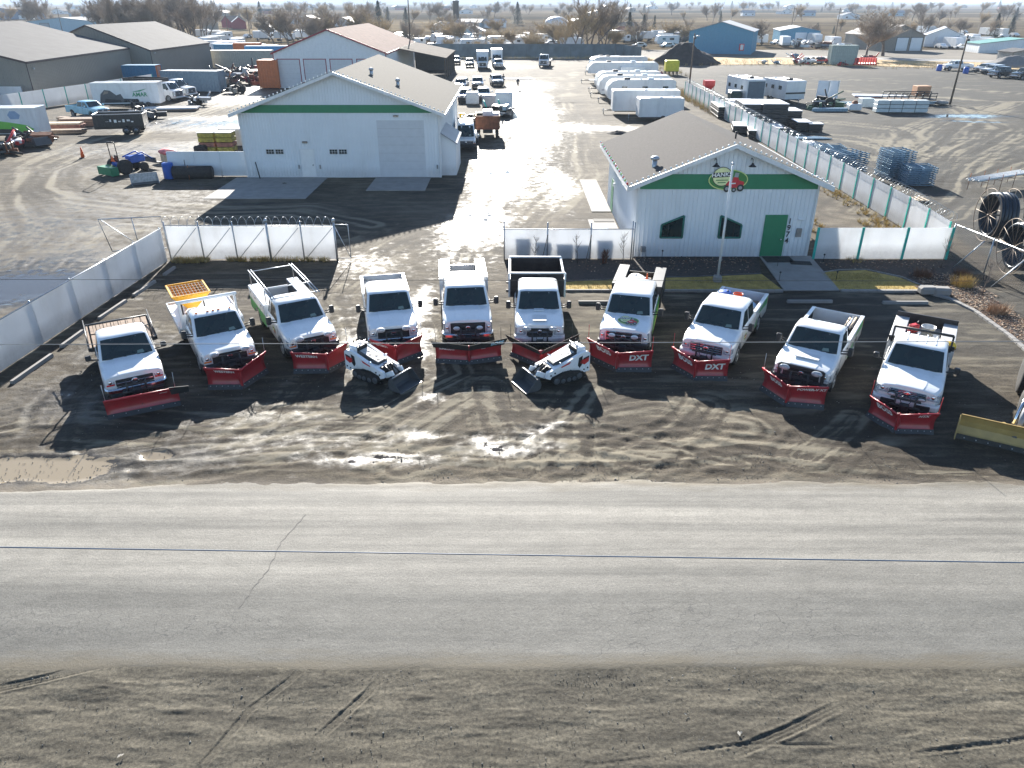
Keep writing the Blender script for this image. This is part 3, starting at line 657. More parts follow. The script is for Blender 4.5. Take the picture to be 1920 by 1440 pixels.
def fender_side(mb, x0, x1, y0, y1, zb, zt, arch, m, r=.5):
    ys = [y0]+[arch+r*math.cos(PI-k*PI/10) for k in range(11)]+[y1] if arch else [y0, y1]
    ys = [y for y in ys if y0 <= y <= y1]
    rings = []
    for y in ys:
        z = zb
        if arch and abs(y-arch) < r: z = max(zb, .40+math.sqrt(r*r-(y-arch)**2))
        rings.append([(x0, y, z), (x1, y, z), (x1, y, zt), (x0, y, zt)])
    mb.loft(rings, m)

def pickup_bed(p, root, liner=blackm):
    W = p['w']/2; y0, y1 = p['cab']+.03, p['len']-.05; zt = p['zbelt']+.02; m = p.get('paint', white); inner = p.get('liner', liner)
    mb = MB()
    for s in (-1, 1):
        fender_side(mb, s*W, s*(W-.07), y0, y1, .52, zt-.03, p['axr'], m)
        mb.box((s*(W-.065), (y0+y1)/2, zt-.01), (.15, y1-y0, .045), m, bev=.015)
    mb.bx(-W+.07, W-.07, y0, y0+.05, .75, zt, m)
    bed = mb.build('bed', root)
    ln = MB(); ln.bx(-W+.072, W-.072, y0+.052, y1-.052, .72, .76, inner)
    for s in (-1, 1): ln.bx(s*(W-.072), s*(W-.085), y0+.06, y1-.06, .76, zt-.035, inner); ln.box((s*(W-.22), p['axr'], .86), (.26, .95, .2), inner, bev=.06)
    ln.bx(-W+.09, W-.09, y0+.052, y0+.062, .76, zt-.03, inner); ln.build('bed_liner', bed)
    tg = MB(); tg.bx(-W+.02, W-.02, y1-.05, y1, .62, zt, m, bev=.015); t = tg.build('tailgate', root)
    h = MB(); h.box((0, y1+.006, zt-.12), (.24, .016, .07), black); h.build('tailgate_handle', t)
    for s in (-1, 1): l = MB(); l.bx(s*(W+.004), s*(W-.09), y1-.02, y1+.012, .88, zt-.08, lens_r, bev=.01); l.build('taillight', root)
    b = MB(); b.bx(-W+.05, W-.05, y1, y1+.16, .5, .66, chrome, bev=.03); b.build('rear_bumper', root)
    if p.get('stripe'):
        for s in (-1, 1): st = MB(); st.slab([(s*(W+.003), y0+.1, .56), (s*(W+.003), p['axr']-.6, .56), (s*(W+.003), p['axr']-.6, .95), (s*(W+.003), y0+.5, .78)], (s*.003, 0, 0), p['stripe']); st.slab([(s*(W+.003), p['axr']-.45, 1.02), (s*(W+.003), y1-.1, .92), (s*(W+.003), y1-.1, 1.28), (s*(W+.003), p['axr']-.3, 1.12)], (s*.003, 0, 0), p['stripe']); st.build('side_stripe', bed)
    return bed

def service_body(p, root, m=white, low=None, topm=None, open_z=1.5):
    W = p['w']/2+.06; y0, y1 = p['cab']+.06, p['len']-.05; zt = p.get('ztb', 1.50); bw = .46
    mb = MB()
    for s in (-1, 1):
        fender_side(mb, s*W, s*(W-bw), y0, y1, .55, zt-.02, p['axr'], m, .52)
        if low: fender_side(mb, s*(W+.003), s*(W+.001), y0+.02, y1-.02, .552, 1.05, p['axr'], low, .52)
    mb.bx(-W+bw, W-bw, y0, y0+.05, .8, zt-.05, m)
    mb.bx(-W+bw, W-bw, y1-.05, y1, .8, zt-.25, m)
    sb = mb.build('service_body', root)
    fl = MB(); fl.bx(-W+bw+.002, W-bw-.002, y0+.052, y1-.052, .74, .79, blackm)
    for s in (-1, 1): fl.bx(s*(W-bw-.002), s*(W-bw-.008), y0+.06, y1-.06, .79, zt-.05, blackm)
    fl.build('bed_floor', sb)
    for s in (-1, 1):
        t = MB(); t.bx(s*(W+.01), s*(W-bw-.01), y0-.01, y1+.01, zt-.02, zt+.02, topm or m, bev=.012); t.build('toolbox_lid', sb)
        n = 3; cuts = [y0+.04, p['axr']-.56, p['axr']+.56, y1-.04]
        for k in range(3):
            a, b_ = cuts[k], cuts[k+1]; z0 = .62 if k != 1 else 1.02
            if b_-a < .15: continue
            d = MB(); d.bx(s*(W+.004), s*(W+.018), a+.02, b_-.02, max(z0, 1.07 if low else z0), zt-.06, m, bev=.006); dd = d.build('toolbox_door', sb)
            h = MB(); h.box((s*(W+.022), (a+b_)/2, zt-.16), (.012, .11, .05), black); h.build('latch', dd)
    for s in (-1, 1): l = MB(); l.bx(s*(W-.04), s*(W-.16), y1-.0, y1+.014, .9, 1.1, lens_r); l.build('taillight', root)
    b = MB(); b.bx(-W+.05, W-.05, y1, y1+.2, .5, .68, blackm, bev=.02); b.build('rear_bumper', root)
    return sb

def plow(p, root, pts, text=None, deflector=None, single=False, edge_h=.15, h=.74, markers=True, mk=redp, name='snow_plow'):
    "pts: ground points of the cutting edge in the truck's own frame, left to right as seen from the front"
    e = bpy.data.objects.new(name, None); C.objects.link(e); e.parent = root; e.empty_display_size = .1
    def sec(t): # offset backwards and height for t in 0..1 up the moldboard
        return .13*math.sin(PI*min(1, t*1.02))*1.0+.02*t-.0, .05+h*t
    wings = list(zip(pts, pts[1:]))
    for k, (a, b_) in enumerate(wings):
        a = Vector((a[0], a[1], 0)); b_ = Vector((b_[0], b_[1], 0)); d = (b_-a); L = d.length; d.normalize()
        bk = Vector((-d.y, d.x, 0))
        if bk.y < 0: bk = -bk          # pointing to the truck
        # outer ends flare a little higher
        g = k == 0 and -1 or 1
        fl = lambda u: 0 if single else (.10*((1-u) if k == 0 else u))
        def S_(u, t, off):
            o, z = sec(t); lean = .10*(t**2)
            return a+d*(u*L)+bk*(o-lean-off)+Vector((0, 0, z+fl(u)*t))
        mb = MB(); nu, ntt = 6, 7; vs = []; fs = []
        for o_ in (0, -.03):
            for i in range(nu+1):
                for j in range(ntt+1): vs.append(S_(i/nu, j/ntt, o_))
        q = (nu+1)*(ntt+1)
        for i in range(nu):
            for j in range(ntt):
                f = i*(ntt+1)+j; fs.append((f, f+1, f+ntt+2, f+ntt+1)); fs.append((q+f, q+f+ntt+1, q+f+ntt+2, q+f+1))
        for i in range(nu):
            f = i*(ntt+1)+ntt; fs.append((f, f+ntt+1, q+f+ntt+1, q+f)); f = i*(ntt+1); fs.append((f, q+f, q+f+ntt+1, f+ntt+1))
        for j in range(ntt):
            f = j; fs.append((f, q+f, q+f+1, f+1)); f = nu*(ntt+1)+j; fs.append((f, f+1, q+f+1, q+f))
        mb.add(vs, fs, p.get('plowm', red), True)
        nr = 5
        for i in range(nr):
            u = .04+.92*i/(nr-1); mb.tube([S_(u, t, -.065) for t in (0, .25, .5, .75, 1)], .03, p.get('plowm', red), 5)
        mb.tube([S_(0, 1.0, -.02), S_(1, 1.0, -.02)], .028, p.get('plowm', red), 6)
        w = mb.build('plow_wing' if not single else 'moldboard', e)
        ce = MB(); ce.slab([S_(0, -.04, .012), S_(1, -.04, .012), S_(1, .15, .012), S_(0, .15, .012)], bk*-.02, blackm)
        ce.slab([S_(0, -.055, .04), S_(1, -.055, .04), S_(1, .05, .04), S_(0, .05, .04)], bk*.012, blackm)
        ce.build('cutting_edge', w)
        for i in range(6):
            bo = MB(); c = S_(.08+.84*i/5, .09, .034); bo.tube([c, c-bk*.014], .016, galv, 6); bo.build('bolt', w)
        if deflector:
            df = MB(); df.slab([S_(-.05 if k == 0 else 0, .74, .035), S_(1.0 if k == 0 else 1.08, .74, .035), S_(1.0 if k == 0 else 1.15, 1.16, .06), S_(-.09 if k == 0 else 0, 1.16, .06)], bk*.014, rubber); df.build('rubber_deflector', w)
        if text and text[k]:
            for (body, size, u0, t0, mm) in text[k]:
                tx = MB(); tx.text(body, mm, size, lambda X, Y: S_(u0+X/L, t0+Y/h, .008 if not (deflector and t0 > .85) else .050+(t0+Y/h-.74)*.06), bold=.045, sx=1.05); tx.build('lettering', w)
        if markers:
            uo = .03 if k == 0 else .97
            if single or True:
                c = S_(uo, .95, -.03); mk_ = MB(); mk_.tube([c, c+Vector((0, 0, .62))], .010, mk, 5); mk_.build('edge_marker', e)
                if single: c = S_(.97, .95, -.03); mk_ = MB(); mk_.tube([c, c+Vector((0.02, 0, .62))], .010, mk, 5); mk_.build('edge_marker', e)
    # push frame, A-frame, light tower, rams
    mid = Vector((*pts[1], 0)) if len(pts) > 2 else (Vector((*pts[0], 0))+Vector((*pts[1], 0)))/2
    f = MB(); y = mid.y
    f.lathe([(.035, .03), (.045, .06), (.045, h+(.02 if not single else -.2)), (.03, h+(.07 if not single else -.15))], (mid.x, mid.y+(.05 if not single else .32), 0), 'Z', p.get('plowm', red) if not single else blackm, 10)
    for s in (-1, 1):
        f.tube([(mid.x, y+.12, .26), (s*.42, -.02, .34)], .05, blackm, 6); f.tube([(s*.42, -.30, .28), (s*.42, .02, .62)], .045, blackm, 6)
    f.tube([(-.46, -.27, .55), (.46, -.27, .55)], .045, blackm, 6); f.tube([(-.46, -.27, .80), (.46, -.27, .80)], .03, blackm, 6)
    for s in (-1, 1): f.tube([(s*.3, -.27, .3), (s*.3, -.27, .98)], .035, blackm, 6)
    f.box((0, -.30, .52), (.30, .2, .3), black, bev=.04)
    f.build('push_frame', e)
    for s in (-1, 1):
        if single and s > 0: pass
        ram = MB(); q = Vector((pts[0] if s < 0 else pts[-1])+(0,)) if not isinstance(pts[0], Vector) else pts[0]
        tgt = mid+(q-mid)*.55+Vector((0, .16, .36)); src = Vector((s*.16, -.25, .4)); m_ = (tgt+src)/2
        ram.tube([src, m_], .035, blackm, 6); ram.tube([m_, tgt], .02, chrome, 6); ram.build('hydraulic_ram', e)
    hose = MB()
    for s in (-1, 1): hose.tube([(s*.1, -.32, .65), (s*.16, -.42, .85), (s*.1, -.38, .98), (s*.05, -.28, .9)], .013, black, 5)
    hose.build('hose', e)
    # plow lamps
    lp = p.get('lamps')
    if lp:
        zz, dx, sc, hm = lp
        bar = MB(); bar.tube([(-dx, -.24, zz-.10), (dx, -.24, zz-.10)], .022, blackm, 6)
        for s in (-1, 1): bar.tube([(s*.3, -.27, .95), (s*.3, -.24, zz-.1)], .022, blackm, 5)
        bar.build('lamp_bar', e)
        for s in (-1, 1):
            l = MB(); l.loft([[(s*dx+sc*.17*math.cos(t)*q, -.22-o, zz+sc*.085*math.sin(t)*q) for t in [2*PI*k/14 for k in range(14)]] for q, o in ((.5, -.12), (.95, -.06), (1, .02), (.93, .06))], hm, smooth=True)
            o = l.build('plow_light', e)
            g = MB(); g.loft([[(s*dx+sc*.15*math.cos(t)*q, -.22-o, zz+sc*.07*math.sin(t)*q) for t in [2*PI*k/14 for k in range(14)]] for q, o in ((1, .058), (.9, .075), (.5, .085))], lens_c, smooth=True); g.build('light_lens', o)
    return e

def emblem(mb, xf, s, word=True):
    "oval green and yellow company badge with a red tractor; xf maps plane coordinates"
    lg = mat('emblem_pale_green', (.62, .72, .25), .4); dg = mat('emblem_green', (.05, .22, .05), .4); yl = mat('emblem_cream', (.80, .82, .42), .4); bk = mat('emblem_black', (.02, .03, .03), .4); wh = mat('emblem_white', (.85, .85, .82), .4); rd = mat('emblem_red', (.60, .03, .04), .4); gy = mat('emblem_grey', (.35, .37, .38), .4)
    def ell(cx, cy, rx, ry, m, o, n=28): mb.add([xf(cx+rx*math.cos(2*PI*k/n), cy+ry*math.sin(2*PI*k/n), o) for k in range(n)], [tuple(range(n))], m)
    def poly(pp, m, o): mb.add([xf(x*s, y*s, o) for x, y in pp], [tuple(range(len(pp)))], m)
    ell(0, 0, s*1.0, s*.52, lg, .004); ell(0, 0, s*.95, s*.47, dg, .007)
    ell(-.32*s, .16*s, s*.50, s*.48, bk, .010); ell(-.32*s, .16*s, s*.47, s*.45, yl, .013)
    poly([(-.80, .10), (.10, .16), (.10, .40), (-.80, .34)], bk, .016)
    if word:
        mb.text("HANKS", wh, .27*s, lambda X, Y: xf(X-.35*s, Y+.25*s+X*.066, .020), bold=.03, sx=1.15)
        for r_ in (-.02, -.14): poly([(-.62+(.1 if r_ < -.1 else 0), r_-.02), (-.02-(.1 if r_ < -.1 else 0), r_-.01), (-.02-(.1 if r_ < -.1 else 0), r_+.03), (-.62+(.1 if r_ < -.1 else 0), r_+.02)], dg, .016)
    # tractor
    poly([(-.02, -.42), (.80, -.36), (.82, -.10), (.55, -.02), (.50, .12), (.26, .14), (.20, -.02), (.0, -.08), (-.10, -.22)], rd, .018)
    poly([(.28, .12), (.48, .10), (.52, .34), (.32, .36)], gy, .016); poly([(.10, -.16), (.40, -.14), (.40, -.20), (.10, -.22)], wh, .021)
    for cx, cy, r_ in ((-.02, -.44, .17), (.66, -.40, .18), (.34, -.50, .12)):
        ell(cx*s, cy*s, s*r_, s*r_, bk, .021); ell(cx*s, cy*s, s*r_*.5, s*r_*.5, gy, .024)

def hood_emblem(p, root, x, y, s):
    e = MB(); zz = lambda Y: hood_z(p, Y)
    def xf(X, Y, o): yy = y-Y*1.25*-1; yy = y+Y*1.3; return Vector((x+X, yy, zz(yy)+.075+o))
    emblem(e, xf, s, word=s > .3); e.build('hood_decal', root)
def door_emblem(p, root, s=.24):
    for sd_ in (-1, 1):
        e = MB(); W = p['w']/2; yc = p['hood']+.68
        emblem(e, lambda X, Y, o: Vector((sd_*(W+.004+o*.5), yc+X*sd_, .86+Y)), s, word=False); e.build('door_decal', root)

def truck(label, pos, deg, p, group='white plow trucks parked in a fan behind the road'):
    p.setdefault('w', 2.02); p.setdefault('sig', lens_c); p.setdefault('zroof', 1.96); p.setdefault('zbelt', 1.30); p.setdefault('zh0', 1.14); p.setdefault('ax', .98)
    root = thing('plow_truck', label, 'pickup truck', (*pos, 0), R(deg), group)
    cab(p, root); front_end(p, root)
    dual = p.get('dual', False); W = p['w']/2
    for s in (-1, 1):
        wheel(root, s*(W-.02), p['ax'], .40); wheel(root, s*(W-.02+(.05 if dual else 0)), p['axr'], .40, dual=dual)
    return root
def to_local(pos, deg, q):
    c, s = math.cos(-R(deg)), math.sin(-R(deg)); dx, dy = q[0]-pos[0], q[1]-pos[1]
    return (dx*c-dy*s, dx*s+dy*c)
def plow_pts(pos, deg, *px): return [to_local(pos, deg, at(x, y)) for x, y in px]
wt = mat('white_lettering', (.78, .78, .76), .5)

def nose(gx, gy, deg, dz=.0):  # the measured point is the headlight line at y=0
    return (gx, gy)
# ---- 1: old flatbed, leftmost
pos, dg = (-13.13, 22.82), 31
p = dict(hood=1.18, cab=2.95, len=5.6, axr=4.5, doors=2, w=1.96, front='chev', grm=blackm, barm=chrome, bumper=chrome, tow=0, nose=.5, zroof=1.90, zh0=1.10, zbelt=1.24, dual=True, clr=None)
t1 = truck('white flatbed plow truck with rusty wooden deck and straight red blade', pos, dg, p)
d = MB()
for k in range(9): d.box(((k-4)*.25, 4.32, 1.06), (.235, 2.55, .05), wood)
d.build('deck', t1)
f = MB()
for s in (-1, 1): f.bx(s*1.13, s*1.19, 3.05, 5.62, .96, 1.12, blackm)
f.bx(-1.13, 1.13, 3.0, 3.06, .96, 1.12, blackm); f.bx(-1.13, 1.13, 5.58, 5.64, .9, 1.12, blackm)
f.build('deck_frame', t1)
f = MB()
for s in (-1, 1): f.tube([(s*1.02, 3.04, 1.1), (s*.98, 3.04, 2.0)], .035, blackm); f.tube([(s*1.16, 3.1, 1.1), (s*1.16, 5.5, 1.36)], .022, blackm)
f.tube([(-.98, 3.04, 2.0), (.98, 3.04, 2.0)], .035, blackm); f.tube([(-1, 3.04, 1.62), (1, 3.04, 1.62)], .022, blackm)
for k in range(7): f.tube([(-.75+k*.25, 3.04, 1.6), (-.75+k*.25, 3.04, 2.0)], .012, blackm, 4)
f.build('headache_rack', t1)
L_, R_ = plow_pts(pos, dg, (203, 787), (340, 759))
plow(p, t1, [L_, R_], text=[[('-----', .14, .80, .84, wt)]], single=True, h=.66, mk=galv)
l = MB(); a, b_ = Vector((*R_, .78)), Vector((*L_, .78)); l.slab([a+(b_-a)*.12+Vector((0, -.07, 0)), a+Vector((.35, -.12, -.06)), a+Vector((.33, -.08, -.30)), a+(b_-a)*.10+Vector((0, -.03, -.3))], (0, -.02, 0), black); l.build('rubber_deflector', t1)
# ---- 2: flatbed with spreader
pos, dg = (-10.47, 24.72), 31
p = dict(hood=1.22, cab=2.95, len=6.1, axr=4.6, doors=2, front='sd', grm=black, barm=black, bumper=black, sig=lens_o, zh0=1.12, clr=lens_o, dual=True, lamps=(1.13, .55, 1.0, white))
t2 = truck('white flatbed plow truck with amber roof markers and white cab guard', pos, dg, p); p2 = (pos, dg)
d = MB(); d.bx(-1.2, 1.2, 3.1, 6.15, 1.02, 1.08, white); d.build('deck', t2)
f = MB()
for s in (-1, 1): f.bx(s*1.2, s*1.25, 3.1, 6.15, .88, 1.14, white); f.bx(s*1.18, s*.78, 3.25, 4.9, .55, .96, white, bev=.02)
f.bx(-1.25, 1.25, 6.15, 6.2, .86, 1.14, white); f.build('side_rail', t2)
f = MB()
for s in (-1, 1): f.box((s*1.05, 3.14, 1.6), (.10, .09, 1.1), white, bev=.02)
f.box((0, 3.14, 2.12), (2.3, .12, .13), white, bev=.03); f.box((0, 3.14, 1.35), (2.1, .05, .5), white); f.build('headache_rack', t2)
plow(p, t2, plow_pts(pos, dg, (391, 730), (456, 729), (503, 698)), text=[[('WESTERN', .15, .55, .82, wt)], None], mk=galv)
# ---- 3: service body with ladder rack
pos, dg = (-7.71, 26.08), 30
p = dict(hood=1.22, cab=2.95, len=5.9, axr=4.55, doors=2, front='sd', grm=black, barm=black, bumper=black, sig=lens_o, zh0=1.12, lamps=(1.13, .56, 1.05, white), ztb=1.5)
t3 = truck('white utility truck with green lower sides and tubular ladder rack', pos, dg, p)
service_body(p, t3, white, low=green_l if False else mat('kelly_green', (.05, .30, .08), .4))
f = MB()
for s in (-1, 1):
    for q in (0, .12): f.tube([(s*(.95-q), 1.75, 2.14), (s*(.95-q), 5.95, 2.14)], .022, galv)
    for y in (3.15, 5.8): f.tube([(s*.93, y, 1.5), (s*.93, y, 2.14)], .024, steel)
for y in (1.9, 3.15, 5.75): f.tube([(-.95, y, 2.13), (.95, y, 2.13)], .02, galv)
f.build('ladder_rack', t3); door_emblem(p, t3)
plow(p, t3, plow_pts(pos, dg, (551, 700), (617, 699), (655, 680)), text=[[('WESTERN', .17, .42, .80, wt)], None], mk=galv)
# ---- 4: extended cab pickup
pos, dg = (-4.70, 26.86), 13
p = dict(hood=1.22, cab=3.45, len=5.95, axr=4.55, doors=3, front='sd', grm=black, barm=black, bumper=chrome, zh0=1.12, lamps=(1.12, .50, 1.05, white), liner=grey)
t4 = truck('white extended cab pickup plow truck with empty bed and chrome bumper', pos, dg, p); pickup_bed(p, t4)
plow(p, t4, plow_pts(pos, dg, (698, 674), (744, 684), (793, 666)), text=[[('WESTERN', .15, .36, .80, wt)], [('-----', .10, .55, .86, wt)]], mk=galv)
# ---- 5: newest crew cab with service body
pos, dg = (-1.77, 27.30), 5.5
p = dict(dash=0, hood=1.25, cab=3.98, len=6.7, axr=5.1, doors=4, front='new', grm=black, barm=black, bumper=chrome, zh0=1.20, zbelt=1.34, zroof=2.02, lamps=(.98, .46, .75, white), ztb=1.62)
t5 = truck('white crew cab service truck with blank white boxes and black BOSS flap', pos, dg, p); service_body(p, t5, white)
plow(p, t5, plow_pts(pos, dg, (817, 680), (880, 683), (941, 675)), text=[[('SUPER-DUTY', .10, .34, .68, wt)], [('BOSS', .21, .84, .95, mat('pale_blue_lettering', (.35, .6, .75), .5)), ('-----', .10, .45, .70, wt)]], deflector=True, mk=black, h=.70)
# ---- 6: dump truck
pos, dg = (1.10, 26.92), 0
p = dict(dash=0, hood=1.30, cab=3.55, len=6.6, axr=5.1, doors=3, front='ram', grm=black, barm=chrome, bumper=white, zh0=1.15, zroof=1.98, w=2.0, lamps=(1.10, .52, 1.05, lens_c), dual=True, badge=chrome)
t6 = truck('white dump truck with tall black steel dump body behind the cab', pos, dg, p)
f = MB(); y0, y1 = 3.72, 6.75
for s in (-1, 1):
    f.bx(s*1.22, s*1.17, y0, y1, .95, 1.72, blackm); f.box((s*1.2, (y0+y1)/2, 1.74), (.10, y1-y0, .07), white, bev=.01)
    for k in range(5): f.box((s*1.235, y0+.3+k*.6, 1.33), (.05, .08, .74), blackm)
f.bx(-1.17, 1.17, y0, y0+.05, .95, 2.02, blackm); f.bx(-1.17, 1.17, y0+.05, y1, .93, .98, rust); f.bx(-1.2, 1.2, y1, y1+.05, .95, 1.78, blackm)
f.box((0, y0+.02, 2.05), (2.46, .09, .06), white, bev=.01); f.box((0, y1+.02, 1.81), (2.46, .09, .07), white, bev=.01)
for s in (-1, 1): f.box((s*1.22, y0+.02, 1.49), (.08, .09, 1.10), white, bev=.01)
f.build('dump_body', t6)
h = MB(); h.box((0, 1.17, 1.36), (.42, .26, .035), white, bev=.015); h.box((0, .62, 1.285), (.56, .9, .03), white, bev=.012); h.build('hood_scoop', t6)
plow(p, t6, plow_pts(pos, dg, (957, 667), (1013, 690), (1072, 667)), text=[None, None], deflector=True, mk=black, h=.66)
# ---- 7: wrapped crew cab with flat service bed
pos, dg = (4.36, 26.39), -15
p = dict(hood=1.25, cab=3.98, len=6.75, axr=5.1, doors=4, front='new', grm=chrome, barm=chrome, bumper=black, zh0=1.18, zbelt=1.34, zroof=2.02, lamps=(1.02, .44, .8, white), ztb=1.62)
t7 = truck('white crew cab plow truck with emblem on hood and green cab sides', pos, dg, p); service_body(p, t7, blackm, topm=greydk); p7 = (pos, dg)
st = MB(); W_ = 1.013
for s in (-1, 1):
    st.slab([(s*W_, 1.3, .55), (s*W_, 3.95, .55), (s*W_, 3.95, 1.27), (s*W_, 1.7, 1.25), (s*W_, 1.4, .9)], (s*.003, 0, 0), mat('wrap_green', (.06, .36, .05), .35))
    st.slab([(s*(W_+.004), 1.5, .56), (s*(W_+.004), 3.0, .56), (s*(W_+.004), 3.9, .85), (s*(W_+.004), 3.9, .95), (s*(W_+.004), 2.6, .75)], (s*.003, 0, 0), mat('wrap_yellow', (.62, .62, .12), .35))
st.build('side_stripe', t7); hood_emblem(p, t7, .08, .62, .42)
plow(p, t7, plow_pts(pos, dg, (1101, 672), (1155, 697), (1221, 697)), text=[[('BOSS', .30, .52, .72, wt)], [('DXT', .33, .62, .62, wt)]], mk=redp)
# ---- 8: extended cab, cargo in bed
pos, dg = (7.36, 25.38), -29
p = dict(hood=1.22, cab=3.45, len=5.95, axr=4.55, doors=3, front='sd', grm=chrome, barm=chrome, bumper=white, zh0=1.12, liner=mat('blue_grey_liner', (.16, .22, .27), .5), stripe=mat('kelly_green', (.05, .30, .08), .4))
t8 = truck('white pickup plow truck with chrome grille and green streak on its bed', pos, dg, p); pickup_bed(p, t8); door_emblem(p, t8); p8 = (pos, dg)
plow(p, t8, plow_pts(pos, dg, (1258, 689), (1300, 713), (1363, 714)), text=[[('BOSS', .30, .52, .68, wt)], [('DXT', .33, .60, .60, wt)]], mk=redp)
# ---- 9: regular cab pickup with black grille guard
pos, dg = (10.21, 23.25), -33
p = dict(hood=1.22, cab=2.80, len=5.75, axr=4.4, doors=2, front='sd', grm=black, barm=black, bumper=black, zh0=1.12, lamps=(1.08, .55, 1.1, lens_c), stripe=mat('kelly_green', (.05, .30, .08), .4), liner=rubber)
t9 = truck('white regular cab pickup plow truck with black grille guard and raised hood panel', pos, dg, p); pickup_bed(p, t9); p9 = (pos, dg)
g = MB(); g.box((0, -.10, zh_ := 1.12), (1.5, .09, .12), black, bev=.03)
for s in (-1, 1): g.box((s*.74, -.10, .9), (.12, .09, .5), black, bev=.03)
g.build('grille_guard', t9); h = MB(); h.box((0, .7, 1.295), (.85, .55, .03), white, bev=.013); h.build('hood_panel', t9)
plow(p, t9, plow_pts(pos, dg, (1425, 730), (1472, 761), (1544, 768)), text=[[('BOSS', .24, .5, .74, wt)], [('POWER-V XT', .15, .60, .82, wt)]], mk=galv)
# ---- 10: rightmost
pos, dg = (13.19, 21.65), -31
p = dict(dash=0, hood=1.30, cab=3.10, len=6.0, axr=4.6, doors=2, front='toy', grm=black, barm=chrome, bumper=white, zh0=1.12, zbelt=1.30, zroof=1.95, tow=0, ztb=1.42, roofribs=1, lamps=(.92, .45, .8, black), nose=1.6)
t10 = truck('white utility plow truck with grey side boxes and black cargo bed, rightmost', pos, dg, p); p10 = (pos, dg)
sb = service_body(p, t10, mat('pale_grey_paint', (.5, .5, .5), .4))
r = MB(); r.tube([(-.95, 3.16, 2.02), (.95, 3.16, 2.02)], .05, black); 
for s in (-1, 1): r.tube([(s*.95, 3.16, 1.4), (s*.95, 3.16, 2.02)], .04, black)
r.build('cab_rack', t10)
l = MB(); l.bx(-1.07, 1.07, 5.96, 6.01, 1.0, 1.62, blackm); l.bx(-1.07, 1.07, 3.17, 3.21, 1.2, 1.62, blackm); l.build('bed_board', sb)
lo = MB(); lo.box((0, -.17, .58), (1.5, .07, .2), black, bev=.02); lo.build('lower_grille', t10)
plow(p, t10, plow_pts(pos, dg, (1623, 780), (1677, 812), (1749, 815)), text=[[('BOSS', .26, .5, .74, wt)], [('HTX', .15, .64, .84, wt)]], mk=redp, h=.66)

# ---------------------------------------------------------------- cargo lying in the trucks
def world(pp, x, y, z=0):
    (px, py), d = pp; c, s = math.cos(R(d)), math.sin(R(d)); return (px+x*c-y*s, py+x*s+y*c, z)
def bucket(label, loc, m, r=.15, h=.36, cat='bucket', group=None):
    t = thing('bucket', label, cat, loc, 0, group); b = MB(); b.lathe([(r*.86, 0), (r, h), (r*1.06, h), (r*1.06, h-.03), (r*.93, h-.03), (r*.8, .02)], (0, 0, 0), 'Z', m, 16); b.build('pail', t)
    w = MB(); w.tube([(math.cos(k*PI/6)*r, 0.0, h-.05+math.sin(k*PI/6)*r*.3) for k in range(7)], .006, galv, 4); w.build('handle', t); return t
def sack(mb, c, d, m, rz=0, seed=0):
    random.seed(seed); n = 10; rings = []
    for i in range(n+1):
        t = i/n; y = (t-.5)*d[1]; q = max(.12, math.sin(PI*t)**.35)
        rings.append([(math.cos(a)*d[0]/2*(.7+.3*q)*(1+random.uniform(-.05, .05)), y, math.sin(a)*d[2]/2*q*(1+random.uniform(-.08, .08))) for a in [2*PI*k/12 for k in range(12)]])
    s0 = len(mb.v); mb.loft(rings, m, smooth=True); mb.xform(Matrix.Translation(c) @ Matrix.Rotation(rz, 4, 'Z'), s0); return mb
# spreader on truck 2
sp = thing('salt_spreader', 'yellow hopper salt spreader with black top screen standing on a flatbed', 'salt spreader', world(p2, -.42, 4.95, 1.05), R(31)); sp.scale = (.86, .86, .86)
h = MB(); h.loft([[(x*a, y*b2, z) for x, y in ((-1, -1), (1, -1), (1, 1), (-1, 1))] for a, b2, z in ((.22, .55, .35), (.80, .92, 1.05), (.80, .92, 1.12), (.86, .98, 1.12), (.86, .98, 1.06), (.83, .95, 1.06))][:4], ylw_o, cap=(True, False)); h.build('hopper', sp)
h = MB()
for s in (-1, 1): h.box((s*.83, 0, 1.13), (.09, 1.98, .06), ylw_o, bev=.02); h.box((0, s*.95, 1.13), (1.7, .09, .06), ylw_o, bev=.02)
h.build('rim', sp)
h = MB()
for k in range(11): h.box((-.75+k*.15, 0, 1.10), (.02, 1.85, .03), black)
for k in range(5): h.box((0, -.75+k*.375, 1.10), (1.6, .03, .035), mat('dark_mustard', (.3, .16, .03), .6))
h.build('top_screen', sp)
h = MB()
for sx in (-1, 1):
    for sy in (-1, 1): h.box((sx*.5, sy*.8, .45), (.07, .07, .9), black)
h.box((0, 1.25, .35), (.4, .5, .6), black, bev=.05); h.lathe([(.22, 0), (.24, .03)], (0, 1.4, -.25), 'Z', black, 14); h.build('frame', sp)
# truck 7
random.seed(3)
for k in range(5):
    m_ = MB(); sack(m_, (0, 0, 0), (.42, .72, .20), bag, 0, k); o = m_.build('salt_bag'); o.location = world(p7, -.32+.16*(k % 3)*1.4, 5.0+.26*(k//2), 1.47+.10*(k % 2)); o.rotation_euler = (0, .1*k, R(20+47*k))
    o['label'] = ['white salt bag lying nearest the cab in the black service bed', 'white salt bag crossing the pile in the black service bed', 'white salt bag slumped mid pile behind the emblem truck cab', 'white salt bag on top of the pile behind the cab', 'white salt bag at the rear of the black service bed'][k]; o['category'] = 'bag'; o['group'] = 'salt bags in the service bed'
bs = MB(); bs.box((0, 0, .27), (.95, 1.5, .54), woodp, bev=.02); o = bs.build('wooden_crate'); o.location = world(p7, 0, 5.3, .79); o.rotation_euler = (0, 0, R(-15)); o['label'] = 'pale timber crate under the white bags in the black service bed'; o['category'] = 'crate'
